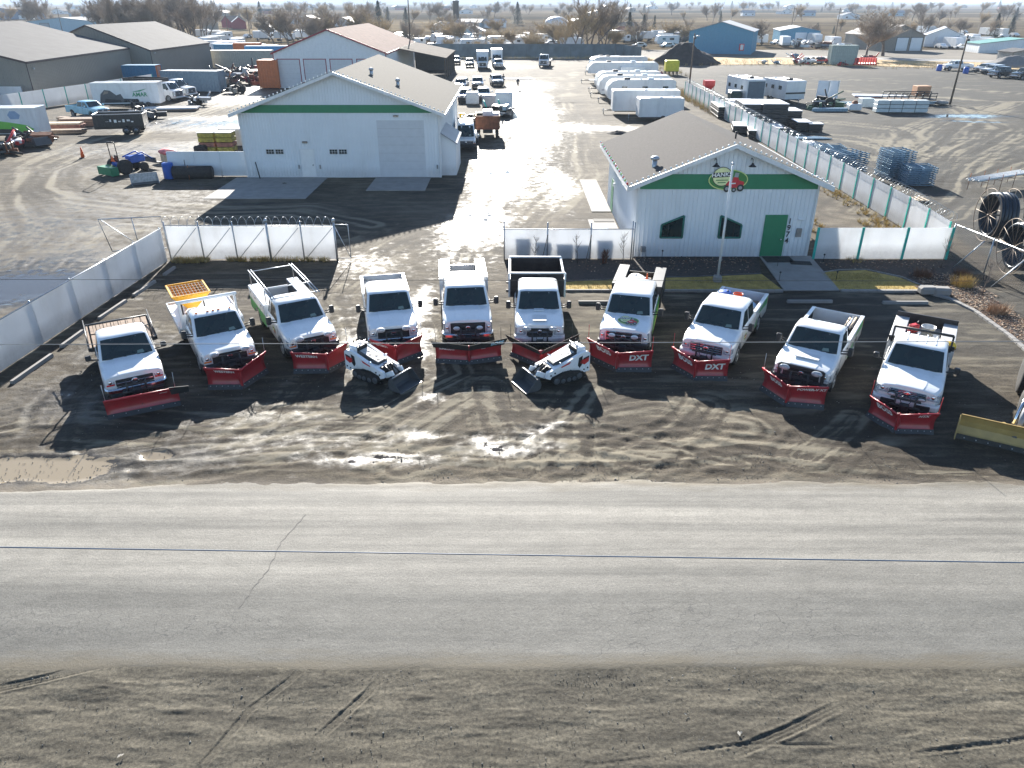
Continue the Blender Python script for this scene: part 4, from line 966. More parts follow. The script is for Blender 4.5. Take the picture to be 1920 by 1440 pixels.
def cone(label, loc, rz=0, sc=1, group=None, tilt=0):
    t = thing('traffic_cone', label, 'traffic cone', loc, rz, group); b = MB(); b.box((0, 0, .02*sc), (.36*sc, .36*sc, .04*sc), black, bev=.01); b.build('base', t)
    c = MB(); c.lathe([(.135*sc, .04*sc), (.03*sc, .71*sc), (.02*sc, .71*sc)], (0, 0, 0), 'Z', orange, 16); c.build('cone_body', t)
    return t
cone('orange traffic cone standing between the toolboxes of the emblem truck', world(p7, .36, 4.75, 1.42), 0, .75)
cr = thing('water_jug', 'red and orange drink cooler beside the black toolbox lid', 'cooler', world(p7, .40, 4.5, 1.33)); b = MB(); b.lathe([(.14, 0), (.16, .1), (.16, .3), (.1, .34)], (0, 0, 0), 'Z', orange, 14); b.build('jug', cr); b = MB(); b.lathe([(.15, .3), (.15, .36), (.05, .39)], (0, 0, 0), 'Z', wt, 14); b.build('lid', cr)
# truck 8
br = thing('plastic_drum', 'blue plastic drum standing in the pickup bed right behind the cab', 'drum', world(p8, -.45, 4.05, 1.06)); b = MB(); b.lathe([(.24, 0), (.27, .05), (.28, .3), (.26, .35), (.28, .4), (.27, .68), (.22, .72)], (0, 0, 0), 'Z', blue, 18); b.build('barrel', br); b = MB(); b.lathe([(.05, .72), (.05, .75)], (.1, 0, 0), 'Z', black, 8); b.build('cap', br)
bucket('orange bucket standing beside the blue drum in the pickup bed', world(p8, .08, 4.1, 1.30), orange, .19, .45)
b = MB(); b.box((0, 0, 0), (.5, .4, .53), black, bev=.02); o = b.build('tool_box'); o.location = world(p8, .08, 4.1, 1.03); o.rotation_euler = (0, 0, R(-29)); o['label'] = 'black toolbox under the orange bucket in the pickup bed'; o['category'] = 'toolbox'
for k in range(5):
    m_ = MB(); sack(m_, (0, 0, 0), (.42, .7, .16), mat('pale_blue_bag', (.25, .42, .6), .4, var=.3, vs=9), 0, 20+k); o = m_.build('ice_melt_bag'); o.location = world(p8, -.25+.40*(k % 3), 4.75+.5*(k//3), 1.12+.05*(k % 2)); o.rotation_euler = (0, 0, R(-20+9*k))
    o['label'] = ['blue ice melt bag nearest the driver side bed rail', 'blue ice melt bag in the middle of the front row', 'blue ice melt bag against the passenger side bed rail', 'blue ice melt bag in the rear row nearest the centre', 'blue ice melt bag in the rear row beside the bed rail'][k]; o['category'] = 'bag'; o['group'] = 'blue bags in the pickup bed'
b = MB(); b.box((0, 0, 0), (1.35, 1.35, .24), wood, bev=.02); o = b.build('pallet'); o.location = world(p8, .05, 4.95, .90); o.rotation_euler = (0, 0, R(-29)); o['label'] = 'timber pallet under the blue bags in the pickup bed'; o['category'] = 'pallet'
b = MB(); b.box((0, 0, 0), (.5, .5, .28), black, bev=.02); o = b.build('storage_tote'); o.location = world(p8, -.45, 4.05, .92); o.rotation_euler = (0, 0, R(-29)); o['label'] = 'black tote under the blue drum in the pickup bed'; o['category'] = 'tote'
# truck 9
for k in range(3):
    m_ = MB(); m_.tube([(0, -.7, 0), (.02, 0, .02), (0, .7, 0)], .05, [woodp, galv, woodp][k], 8); o = m_.build('fence_post' if k != 1 else 'steel_pipe'); o.location = world(p9, .62+.10*k-.10, 4.75+.1*k, 1.22); o.rotation_euler = (0, 0, R(-33)); o['label'] = ['timber post lying along the bed wall of the black grille truck', 'steel pipe lying between two timber posts in a pickup bed', 'outer timber post against the wheel arch of the black bed'][k]; o['category'] = ['post', 'pipe', 'post'][k]
# truck 10
bucket('white plastic drum standing mid bed in the rightmost truck', world(p10, .12, 4.25, 1.41), bag, .24, .42, 'drum')
yl_ = thing('beacon', 'yellow round beacon on the side box of the rightmost truck', 'beacon', world(p10, .92, 3.5, 1.45)); b = MB(); b.lathe([(.2, 0), (.2, .10), (.14, .2), (.03, .24)], (0, 0, 0), 'Z', mat('bright_yellow', (.85, .55, .02), .3), 16); b.build('dome', yl_); b = MB(); b.lathe([(.22, -.02), (.22, .0)], (0, 0, 0), 'Z', black, 14); b.build('base', yl_)
gc = thing('fuel_can', 'red fuel can at the back left corner of the rightmost truck bed', 'fuel can', world(p10, -.36, 4.5, 1.41), .4); b = MB(); b.box((0, 0, .16), (.36, .24, .32), redp, bev=.04); b.build('can', gc); b = MB(); b.tube([(.1, 0, .32), (.2, 0, .42)], .025, black); b.build('spout', gc)
b = MB(); b.box((0, 0, .3), (1.1, .6, .6), grey, bev=.03); o = b.build('equipment_box'); o.location = world(p10, 0, 4.5, .80); o.rotation_euler = (0, 0, R(-31)); o['label'] = 'grey steel equipment box in the rightmost truck bed'; o['category'] = 'box'

# ================================================================ MINI LOADERS
def mini_loader(label, pos, deg):
    t = thing('mini_loader', label, 'mini skid steer', (*pos, 0), R(deg), 'white mini track loaders in front of the trucks')
    wh = loaderw
    for s in (-1, 1):
        b = MB(); pr = []
        pts = [(-.62, .17), (-.50, .03), (.50, .03), (.64, .18), (.60, .33), (.2, .42), (-.2, .42), (-.58, .32)]
        b.slab([(s*.30, y+.15, z) for y, z in pts], (s*.19, 0, 0), rubber); tr = b.build('track', t)
        for k, (y, z, r) in enumerate(((-.48, .18, .12), (.50, .19, .12), (-.2, .13, .09), (.05, .13, .09), (.28, .13, .09))):
            w = MB(); w.lathe([(r, 0), (r, .02), (r*.4, .03)], (s*.49, y+.15, z), 'X', greydk, 12) if s > 0 else w.lathe([(r, 0), (r, -.02), (r*.4, -.03)], (-.49, y+.15, z), 'X', greydk, 12); w.build('roller', tr)
        # cleats
        c = MB()
        for k in range(14): y = -.45+k*.07+.15; c.bx(s*.29, s*.50, y, y+.03, .0, .03, rubber); c.bx(s*.29, s*.50, y, y+.03, .415, .44, rubber) if abs(y-.15) < .2 else None
        c.build('tread', tr)
        # side body: tall at the rear, sloping to the front
        b = MB(); sl_ = [(.95, .30), (.95, 1.02), (.82, 1.12), (.62, 1.10), (.30, .98), (-.62, .66), (-.86, .60), (-.92, .38), (-.74, .30), (-.66, .44), (-.30, .62), (.15, .58), (.55, .42), (.72, .28)]
        b.slab([(s*.34, y+.15, z) for y, z in sl_], (s*.13, 0, 0), wh); sb = b.build('lift_arm', t)
        d = MB(); d.slab([(s*.474, y+.15, z) for y, z in ((.90, .70), (.90, .92), (.55, .80), (.50, .70), (.72, .60))], (s*.004, 0, 0), redp); d.build('decal', sb)
        d = MB(); d.slab([(s*.474, y+.15, z) for y, z in ((-.05, .80), (.12, .85), (.05, .76), (-.28, .68), (-.30, .72))], (s*.004, 0, 0), redp); d.build('decal', sb)
        d = MB(); d.slab([(s*.478, y+.15, z) for y, z in ((.90, .86), (.90, .93), (.66, .87), (.64, .80))], (s*.004, 0, 0), blackm); d.build('decal', sb)
        d = MB(); d.slab([(s*.474, y+.15, z) for y, z in ((.46, .92), (.62, .98), (.60, .62), (.50, .50), (.42, .62))], (s*.004, 0, 0), black); d.build('decal', sb)
        for yy, zz in ((.86, .44), (.70, .40), (-.55, .52), (-.72, .46)): d = MB(); d.lathe([(.035, 0), (.03, s*.02)], (s*.47, yy+.15, zz), 'X', black, 8); d.build('pivot_pin', sb)
        d = MB(); d.tube([(s*.43, .55, .50), (s*.43, .1, .74)], .035, blackm); d.tube([(s*.43, .1, .74), (s*.43, -.2, .88)], .02, chrome); d.build('lift_cylinder', t)
    b = MB(); b.bx(-.34, .34, -.45, 1.05, .25, .72, wh, bev=.03); b.build('body', t)
    b = MB(); b.loft([[(x, y, z) for x, y, z in ((-.25, y0, z0), (.25, y0, z0), (.25, y0, z1), (-.25, y0, z1))] for y0, z0, z1 in ((-.35, .6, .80), (.62, .6, 1.06))], greydk); b.bx(-.26, .26, .60, .66, .6, 1.20, black); b.build('engine_cover', t)
    b = MB(); b.add([(-.21, -.32, .825), (.21, -.32, .825), (.21, .56, 1.06), (-.21, .56, 1.06)], [(0, 1, 2, 3)], mat('grey_grille_panel', (.42, .43, .42), .5, var=.3, vs=16)); g = b.build('cover_panel', t)
    b = MB()
    for k in range(4): y = -.2+k*.19; z = .833+(y+.32)*.267; b.box((.0+(.06 if k % 2 else -.07), y, z), (.10, .07, .012), black, rx=.26)
    b.build('vent', g)
    b = MB(); b.bx(-.30, .30, .64, 1.02, .9, 1.22, wh, bev=.04); cp = b.build('control_tower', t)
    b = MB()
    for x in (-.18, 0, .18): b.tube([(x, .80, 1.2), (x, .86, 1.36)], .014, black, 5); b.lathe([(.025, 0), (.03, .03), (.01, .06)], (x, .86, 1.34), 'Z', black, 8)
    b.tube([(-.22, .66, 1.2), (-.22, .62, 1.34), (.22, .62, 1.34), (.22, .66, 1.2)], .018, galv, 6); b.build('control_lever', cp)
    b = MB(); b.box((0, .85, 1.225), (.4, .2, .02), galv); b.build('instrument_panel', cp)
    b = MB(); b.bx(-.34, .34, 1.02, 1.16, .25, .62, greydk, bev=.02); b.build('rear_door', t)
    b = MB()
    for s in (-1, 1): b.box((s*.26, -.86, .48), (.08, .45, .2), wh, rx=-.5, bev=.02); b.tube([(s*.16, -.55, .72), (s*.16, -1.02, .42)], .03, blackm); 
    b.lathe([(.05, -.35), (.05, .35)], (0, -.98, .40), 'X', blackm, 8); b.build('loader_linkage', t)
    b = MB()
    for s in (-1, 1): b.tube([(s*.1, -.45, .74), (s*.12, -.62, .82), (s*.1, -.8, .66), (s*.1, -.95, .5)], .018, black, 5)
    b.build('hose', t)
    b = MB(); b.bx(-.30, .30, -.58, -.45, .30, .70, black, bev=.02); b.build('front_plate', t)
    # bucket
    b = MB(); prof = [(-1.62, .04), (-1.18, .03), (-1.06, .10), (-1.02, .25), (-1.08, .46), (-1.22, .50)]
    th = [(-1.60, .055), (-1.19, .05), (-1.09, .115), (-1.05, .25), (-1.10, .44), (-1.22, .48)]
    b.loft([[(x, y, z) for y, z in prof+th[::-1]] for x in (-.58, .58)], greydk)
    for s in (-1, 1): b.slab([(s*.58, y, z) for y, z in prof], (s*-.02, 0, 0), greydk)
    bu = b.build('bucket', t); b = MB(); b.bx(-.59, .59, -1.66, -1.58, .02, .045, steel); b.build('cutting_edge', bu)
    b = MB(); b.tube([(-.5, -1.2, .52), (.5, -1.2, .52)], .02, galv); b.build('grab_bar', bu)
    return t
mini_loader('white mini track loader facing right, with dark bucket and red decals', (-5.05, 24.62), 58)
mini_loader('white mini track loader facing left, with dark bucket and red decals', (1.70, 24.55), -62)

# ================================================================ YELLOW BLADE MACHINE at the right edge
bl = thing('backhoe_loader', 'grey tractor loader with long faded yellow snow blade at the right edge', 'tractor loader', (0, 0, 0))
a, b_ = Vector((*at(1790, 820), 0)), Vector((*at(2110, 895), 0)); d = (b_-a).normalized(); bk = Vector((-d.y, d.x, 0)); L = (b_-a).length
b = MB(); vs = []; n = 7
prof = [(0, .06), (.10, .2), (.16, .4), (.14, .6), (.05, .80), (-.03, .88)]
b.loft([[a+d*u+bk*o+Vector((0, 0, z)) for o, z in prof]+[a+d*u+bk*(o+.04)+Vector((0, 0, z)) for o, z in prof[::-1]] for u in (0, L*.5, L)], tanblade, smooth=False)
b.slab([a+bk*o+Vector((0, 0, z)) for o, z in [(-.22, .04)]+prof+[(.2, .88), (.2, .06)]][:7], d*-.03, tanblade)
m1 = b.build('snow_blade', bl)
b = MB(); b.slab([a+Vector((0, 0, .0))-bk*.03, b_-bk*.03, b_-bk*.0+Vector((0, 0, .17)), a+Vector((0, 0, .17))], bk*-.02, blackm); b.build('cutting_edge', m1)
for k in range(12):
    q = a+d*(.25+k*.33)-bk*.04+Vector((0, 0, .09)); b = MB(); b.tube([q, q-bk*.02], .02, galv, 6); b.build('bolt', m1)
b = MB(); c0 = a+d*1.55+bk*.2
for off in (0, .75):
    q = c0+d*off; b.tube([q+Vector((0, 0, .35)), q+bk*.5+d*.12+Vector((0, 0, 1.1)), q+bk*1.7+d*.4+Vector((0, 0, 1.45)), q+bk*2.9+d*.6+Vector((0, 0, 1.2))], .10, grey, 6)
b.build('loader_arm', bl)
b = MB(); q = c0+d*-.12; b.tube([q+bk*.25+Vector((0, 0, .7)), q+bk*1.2+d*.25+Vector((0, 0, 1.55))], .055, chrome); b.tube([q+bk*1.1+d*.2+Vector((0, 0, 1.5)), q+bk*1.9+d*.4+Vector((0, 0, 1.4))], .075, galv); b.build('hydraulic_ram', bl)
b = MB(); b.box(tuple(c0+bk*.12+d*-.35+Vector((0, 0, .55))), (.3, .3, .3), tanblade, rz=.3, bev=.05); b.build('hitch_block', bl)
bc = c0+bk*2.6+d*1.1; ang = math.atan2(d.y, d.x)
b = MB(); b.box(tuple(bc+Vector((0, 0, 1.25))), (1.0, 1.9, .8), ltblue if False else grey, rz=ang, bev=.08); b.build('engine_hood', bl)
b = MB(); b.box(tuple(bc+bk*1.7+Vector((0, 0, 1.9))), (1.3, 1.4, 1.7), glass, rz=ang, bev=.06); b.box(tuple(bc+bk*1.7+Vector((0, 0, 2.8))), (1.45, 1.6, .14), white, rz=ang, bev=.04); b.build('operator_cab', bl)
for off, r in ((-.2, .5), (1.9, .75)):
    for s in (-1, 1):
        q = bc+bk*off+d*s*.75; s0 = None; b = MB(); b.lathe([(r*.5, -.17), (r*.95, -.17), (r, -.1), (r, .1), (r*.95, .17), (r*.5, .17)], (0, 0, 0), 'X', rubber, 18); b.xform(Matrix.Translation(q+Vector((0, 0, r))) @ Matrix.Rotation(ang, 4, 'Z')); b.build('wheel', bl)
# ================================================================ BUILDINGS
def rib_wall(mb, p0, p1, zb, ztf, m, pitch=.23, d=.034, openings=()):
    "ribbed metal wall from p0 to p1 (ground points); ztf(u) top height at distance u; outward normal on the right of p0->p1"
    a = Vector((*p0, 0)); b = Vector((*p1, 0)); dr = (b-a); L = dr.length; dr.normalize(); n = Vector((dr.y, -dr.x, 0))
    us = []
    u = 0
    while u < L: us += [(u, 0), (min(u+pitch*.80, L), 0), (min(u+pitch*.86, L), d), (min(u+pitch*.94, L), d)]; u += pitch
    us.append((L, 0)); s0 = len(mb.v); vs = []; fs = []
    for u, o in us: q = a+dr*u+n*o; vs += [(q.x, q.y, zb), (q.x, q.y, ztf(u))]
    for i in range(len(us)-1): fs.append((2*i, 2*i+2, 2*i+3, 2*i+1))
    mb.add(vs, fs, m)
def gable(name, label, cat, x0, x1, y0, y1, ze, zr, wallm, roofm_, oh=.5, ohy=.6, rib=.23, trim=None, parapet=None, ze2=None, xr=None, ribs_side=True, loc=None, rz=0, group=None):
    "gable building with ridge along y; returns the root, local frame at x0,y0"
    cx, cy = (x0+x1)/2, y0; root = thing(name, label, cat, (cx, cy, 0), rz, group); w = (x1-x0)/2; D = y1-y0; ze2 = ze2 or ze; xr = 0 if xr is None else xr
    mb = MB(); top = lambda u: ze+(zr-ze)*(u/(w+xr)) if u < w+xr else zr+(ze2-zr)*((u-w-xr)/(w-xr))
    rib_wall(mb, (-w, 0), (w, 0), 0, top, wallm, rib); f = mb.build('front_wall', root)
    mb = MB(); rib_wall(mb, (w, 0), (w, D), 0, lambda u: ze2, wallm, rib); mb.build('side_wall', root)
    mb = MB(); rib_wall(mb, (-w, D), (-w, 0), 0, lambda u: ze, wallm, rib); mb.build('side_wall', root)
    mb = MB(); rib_wall(mb, (w, D), (-w, D), 0, lambda u: top(2*w-u), wallm, rib); mb.build('back_wall', root)
    s1 = (zr-ze)/(w+xr); s2 = (zr-ze2)/(w-xr); t = .12
    mb = MB()
    for sx, sl, zz in ((-1, s1, ze), (1, s2, ze2)):
        xe = sx*(w+oh); z_e = zz-sl*oh+.04; P = [(xe, -ohy, z_e), (xr, -ohy, zr+.04), (xr, D+ohy, zr+.04), (xe, D+ohy, z_e)]
        mb.slab(P, (0, 0, t), roofm_)
    r = mb.build('roof', root)
    if trim:
        mb = MB()
        for sx, sl, zz in ((-1, s1, ze), (1, s2, ze2)):
            xe = sx*(w+oh+.02); z_e = zz-sl*oh+.0
            mb.slab([(xe, -ohy-.04, z_e-.10), (xr, -ohy-.04, zr-.04-.0), (xr, -ohy-.04, zr+.18), (xe, -ohy-.04, z_e+.16)], (0, .04, 0), trim)
            mb.bx(xe-.03, xe+.03, -ohy, D+ohy, z_e-.10, z_e+.165, trim)
        mb.build('fascia', r)
        for sx in (-1, 1): mb = MB(); mb.bx(sx*(w-.06), sx*(w+.05), -.05, -.035, 0, (ze if sx < 0 else ze2)-.05, trim); mb.build('corner_trim', root)
    root['_w'] = w; root['_s'] = s1
    return root
def opening(root, x0, x1, z0, z1, m, name, frame=None, fw=.07, y=-.03, panels=0, handle=None):
    mb = MB(); mb.bx(x0, x1, y-.012, y+.03, z0, z1, m)
    if panels:
        for k in range(1, panels): z = z0+(z1-z0)*k/panels; mb.bx(x0+.01, x1-.01, y-.022, y-.012, z-.012, z+.012, mat('panel_seam', (.45, .46, .47), .5))
    o = mb.build(name, root)
    if frame:
        f = MB(); f.bx(x0-fw, x0, y-.03, y+.03, z0, z1+fw, frame); f.bx(x1, x1+fw, y-.03, y+.03, z0, z1+fw, frame); f.bx(x0, x1, y-.03, y+.03, z1, z1+fw, frame); f.build('frame', o)
    if handle: h = MB(); h.lathe([(.035, 0), (.03, -.05), (.045, -.08)], (handle[0], y-.015, handle[1]), 'Y', chrome, 8); h.build('handle', o)
    return o
bulb_m = mat('white_bulb', (.85, .85, .82), .2, var=.05)
def string_lights(label, pts, n, group, colors=None):
    t = thing('string_lights', label, 'string lights', pts[0]); o0 = Vector(pts[0]); w = MB(); w.tube([Vector(p)-o0 for p in pts], .008, mat('green_wire', (.02, .08, .03), .6), 4); w.build('wire', t)
    P = [Vector(p) for p in pts]; seg = [(b-a).length for a, b in zip(P, P[1:])]; T = sum(seg)
    for k in range(n):
        u = T*(k+.5)/n; i = 0
        while i < len(seg)-1 and u > seg[i]: u -= seg[i]; i += 1
        q = P[i]+(P[i+1]-P[i])*(u/seg[i])-o0
        b = MB(); b.lathe([(.02, .0), (.055, .05), (.06, .09), (.03, .14)], q, 'Z', colors[k % len(colors)] if colors else bulb_m, 8); b.build('bulb', t)
    return t

# ---- office
OX0, OX1, OY = 6.72, 16.25, 39.4
off = gable('office_building', 'white ribbed office with green band and door beside the flagpole', 'office', OX0, OX1, OY, 52.0, 4.02, 5.92, siding, shingle, oh=.62, ohy=.45, trim=white2)
ocx = (OX0+OX1)/2; X = lambda x: x-ocx
b = MB(); w = (OX1-OX0)/2; zt = lambda x: 4.02+(5.92-4.02)*(1-abs(x)/w)
b.slab([(-w, -.03, 3.72), (w, -.03, 3.72), (w, -.03, 3.98), (w-1.3, -.03, 4.5), (-w+1.3, -.03, 4.5), (-w, -.03, 3.98)], (0, -.012, 0), green); b.build('green_band', off)
opening(off, X(13.74), X(14.80), .04, 2.28, green, 'door', green, .07, handle=(X(14.66), 1.02))
for xa, xb, za, zb_ in ((8.10, 9.28, 1.80, 2.30), (12.44, 11.26, 1.80, 2.30)):
    g = MB(); g.slab([(X(xa), -.05, 1.10), (X(xb), -.05, 1.10), (X(xb), -.05, zb_), (X(xa), -.05, za)], (0, .02, 0), glass); o = g.build('window', off)
    f = MB(); pp = [(X(xa), 1.10), (X(xb), 1.10), (X(xb), zb_), (X(xa), za)]
    for (p, q) in zip(pp, pp[1:]+pp[:1]): f.tube([(p[0], -.05, p[1]), (q[0], -.05, q[1])], .055, mat('dark_green_trim', (.03, .16, .12), .5), 4)
    f.tube([(X(xa)+(X(xb)-X(xa))*.33, -.06, 1.1), (X(xa)+(X(xb)-X(xa))*.33, -.06, za+(zb_-za)*.33)], .02, black, 4); f.build('frame', o)
s = MB(); emblem(s, lambda X_, Y_, o: Vector((X(11.37)+X_, -.10-o, 4.22+Y_)), 1.04); 
s.loft([[(X(11.37)+1.02*math.cos(2*PI*k/24), y, 4.22+.53*math.sin(2*PI*k/24)) for k in range(24)] for y in (-.04, -.10)], greydk); s.build('company_sign', off)
for k, ch in enumerate("1974"):
    n_ = MB(); n_.text(ch, black, .42, lambda X_, Y_: Vector((X(15.02)+X_, -.05, 2.0-.36*k+Y_)), bold=.02)
    n_.build('house_number', off)
for lx in (10.55, 12.42):
    l = MB(); l.tube([(X(lx), -.04, 5.22), (X(lx), -.2, 5.34), (X(lx), -.42, 5.32), (X(lx), -.48, 5.18)], .02, black, 6); l.lathe([(.05, .18), (.07, .1), (.2, 0), (.2, -.01)], (X(lx), -.48, 4.98), 'Z', black, 14); l.build('barn_lamp', off)
b = MB(); b.bx(X(15.45), X(15.74), -.12, -.02, 1.15, 1.62, grey, bev=.01); b.build('electric_box', off)
b = MB(); b.box((X(15.6), -.08, 2.1), (.34, .1, .08), white2, bev=.02); b.build('wall_light', off)
b = MB(); b.box((X(16.0), -.06, 4.12), (.12, .1, .12), white2, bev=.03); b.build('wall_light', off)
b = MB(); b.tube([(X(7.35), -.15, 0), (X(7.35), -.15, .42), (X(7.0), -.15, .42), (X(7.0), -.15, .1)], .03, galv); b.box((X(7.2), -.16, .5), (.26, .2, .3), grey, bev=.04); b.build('gas_meter', off)
b = MB(); b.lathe([(.16, -.25), (.14, .05), (.14, .50)], (X(7.75), 1.6, 4.45), 'Z', galv, 12); b.lathe([(.12, 0), (.24, .03), (.24, .12), (.14, .2)], (X(7.75), 1.6, 4.93), 'Z', galv, 12); b.build('roof_vent', off)
b = MB(); b.lathe([(.05, -.1), (.05, .45)], (X(12.95), 5.0, 5.45), 'Z', black, 8); b.build('vent_pipe', off)
b = MB(); b.bx(-w-.045, -w-.02, 9.6, 10.6, .05, 2.1, green); b.build('side_door', off)
b = MB(); b.bx(-w-.02, -w-.16, 8.9, 9.05, 1.9, 2.1, white2); b.build('wall_light', off)
zr_ = lambda x: 5.92+.20-abs(x)*(1.9/w)
string_lights('white bulbs along the front gable of the office roof', [(OX0-.62, OY-.48, zr_(w+.62)), (ocx, OY-.48, zr_(0)), (OX1+.62, OY-.48, zr_(w+.62))], 38, 'g')
string_lights('red green and white bulbs along the left eave of the office', [(OX0-.66, OY-.4, zr_(w+.62)), (OX0-.66, 52.4, zr_(w+.62))], 34, 'g', [redp, bulb_m, green_l, bulb_m])
# ---- shop
SX0, SX1, SY = -21.2, -5.70, 60.2
shop = gable('shop_building', 'white ribbed shop with green band and tall garage door', 'shop', SX0, SX1, SY, 80.5, 4.95, 7.72, siding, mat('tan_shingle', (.115, .107, .094), .95, spec=.1, var=.14, vs=8, bump=.5, bs=12), oh=.55, ohy=.6, trim=white2)
scx = (SX0+SX1)/2; X = lambda x: x-scx; w = (SX1-SX0)/2
b = MB(); b.slab([(-w, -.03, 4.92), (w, -.03, 4.92), (w-1.7, -.03, 5.50), (-w+1.7, -.03, 5.50)], (0, -.012, 0), green); b.build('green_band', shop)
opening(shop, X(-10.55), X(-6.86), .06, 4.38, mat('door_white', (.56, .58, .60), .5, var=.04), 'garage_door', siding, .14, panels=7)
opening(shop, X(-16.74), X(-15.72), .05, 2.18, mat('door_cream', (.76, .76, .74), .45, var=.04), 'door', white2, .07, handle=(X(-15.85), 1.0))
for xa in (-19.46, -14.44):
    for dx in (0, .74):
        g = MB(); g.bx(X(xa+dx), X(xa+dx+.64), -.055, -.02, 1.84, 2.20, glass); o = g.build('window', shop)
        f = MB()
        for q in range(4): f.bx(X(xa+dx)+.62*q/3, X(xa+dx)+.62*q/3+.022, -.068, -.056, 1.84, 2.20, white2)
        for q in range(3): f.bx(X(xa+dx), X(xa+dx+.64), -.075, -.069, 1.83+.18*q, 1.85+.18*q, white2)
        f.build('window_bar', o)
for lx, lz in ((-16.3, 2.75), (-9.0, 4.7)):
    b = MB(); b.box((X(lx), -.1, lz), (.4, .14, .14), steel, bev=.02); b.build('wall_light', shop)
for lx in (-17.0, -15.3, -5.95):
    b = MB(); b.bx(X(lx)-.05, X(lx)+.05, -.12, -.02, .7, 1.0, grey); b.build('outlet_box', shop)
b = MB(); b.tube([(X(-20.1), -.5, 0), (X(-20.3), -.45, 1.3)], .045, black); b.build('hitch_pole', shop)
for vx, vy in ((-9.4, 5), (-11.6, 5.5)):
    b = MB(); zz = 7.72-abs(X(vx))*(2.77/w); b.lathe([(.14, -.1), (.14, .55)], (X(vx), vy, zz), 'Z', galv, 10); b.lathe([(.2, .5), (.2, .62), (.05, .7)], (X(vx), vy, zz), 'Z', galv, 10); b.build('roof_vent', shop)
b = MB(); b.slab([(w, .6, 3.3), (w+1.35, .6, 2.45), (w+1.35, 6.2, 2.45), (w, 6.2, 3.3)], (0, 0, .1), roofw); b.slab([(w+.02, .8, 0), (w+1.2, .8, 0), (w+1.2, .8, 2.5), (w+.02, .8, 3.22)], (0, .04, 0), siding); b.bx(w+1.16, w+1.2, .84, 6, 0, 2.5, siding); b.build('lean_to', shop)
zs = lambda x: 7.72+.20-abs(x)*(2.77/w)
string_lights('white bulbs along the front gable of the shop roof', [(SX0-.55, SY-.63, zs(w+.55)), (scx, SY-.63, zs(0)), (SX1+.55, SY-.63, zs(w+.55))], 52, 'g')
mb = MB(); mb.bx(-22.1, -14.8, 52.9, 60.1, -.05, .035, concrete); struct('concrete_apron', mb)
mb = MB(); mb.slab([(-10.9, 55.4, .0), (-6.5, 55.4, .0), (-6.5, 60.1, .0), (-10.9, 60.1, .0)], (0, 0, .06), concrete); struct('ramp', mb)
mb = MB(); mb.bx(5.35, 6.66, 49.2, 59.2, -.05, .05, concrete); mb.bx(4.9, 6.6, 45.0, 47.2, -.05, .04, concrete); struct('concrete_pad', mb)
mt = MB(); mt.box((0, 0, 0), (1.3, .7, .02), rubber); o = mt.build('rubber_mat'); o.location = (5.9, 46.9, .06); o['label'] = 'black rubber mat on the concrete pad left of the office'; o['category'] = 'mat'

# ---- big shed with four doors and lean-to
bs = gable('machine_shed', 'white machine shed with dark red trim, rusty roof and four white doors', 'shed', -38.6, -20.4, 130, 168, 5.25, 8.6, mat('shed_white', (.68, .71, .73), .5, var=.04), roofr, oh=.3, ohy=.3, rib=.8, trim=darkred)
X = lambda x: x+29.5
for xa in (-38.0, -33.75, -29.45, -25.1): opening(bs, X(xa)+.0, X(xa)+3.5, .1, 4.3, mat('door_white', (.60, .62, .62), .5), 'garage_door', darkred, .12, panels=6)
b = MB()
for xa, xb in ((-9.1, -8.7), (-4.75, -4.45), (-.45, -.15), (3.95, 4.25), (8.05, 9.1)): b.bx(xa, xb, -.05, -.02, 0, .9, darkred)
b.build('wainscot', bs)
lt = thing('pole_canopy', 'grey open sided canopy on posts joined behind the white shed', 'canopy', (-20.3, 143, 0))
b = MB(); b.slab([(0, 0, 5.2), (8.6, 0, 3.6), (8.6, 24, 3.6), (0, 24, 5.2)], (0, 0, .15), mat('weathered_roof', (.10, .085, .075), .95, spec=.05, var=.2, vs=1)); b.build('roof', lt)
for k in range(6): b = MB(); b.bx(8.2, 8.4, .1+k*4.7, .3+k*4.7, 0, 3.7, polem); b.build('post', lt)
b = MB(); b.bx(.2, 8.2, 23.4, 23.6, 0, 3.7, greydk); b.build('back_wall', lt)

# ---- brown warehouses
def wh(label, x0, x1, y0, y1, ze, zr, rz):
    r = gable('warehouse', label, 'warehouse', x0, x1, y0, y1, ze, zr, brown, roofm, oh=.15, ohy=.15, rib=.5, trim=mat('dark_trim', (.05, .03, .03), .5), group='brown metal warehouses'); r.rotation_euler = (0, 0, R(rz)); return r
w1 = wh('brown metal warehouse nearest the left edge with streaked grey roof', -98, -64.6, 105.5, 139.5, 5.4, 9.6, 3.5)
w2 = wh('brown metal warehouse standing second, behind the first one', -84.5, -63.6, 142, 169, 5.0, 8.9, -1.0)
for (r_, hx) in ((w1, 16.75), (w2, 10.5)):
    b = MB(); b.box((hx+.12, 1.2, 4.6), (.2, .3, .2), galv); b.build('wall_light', r_)
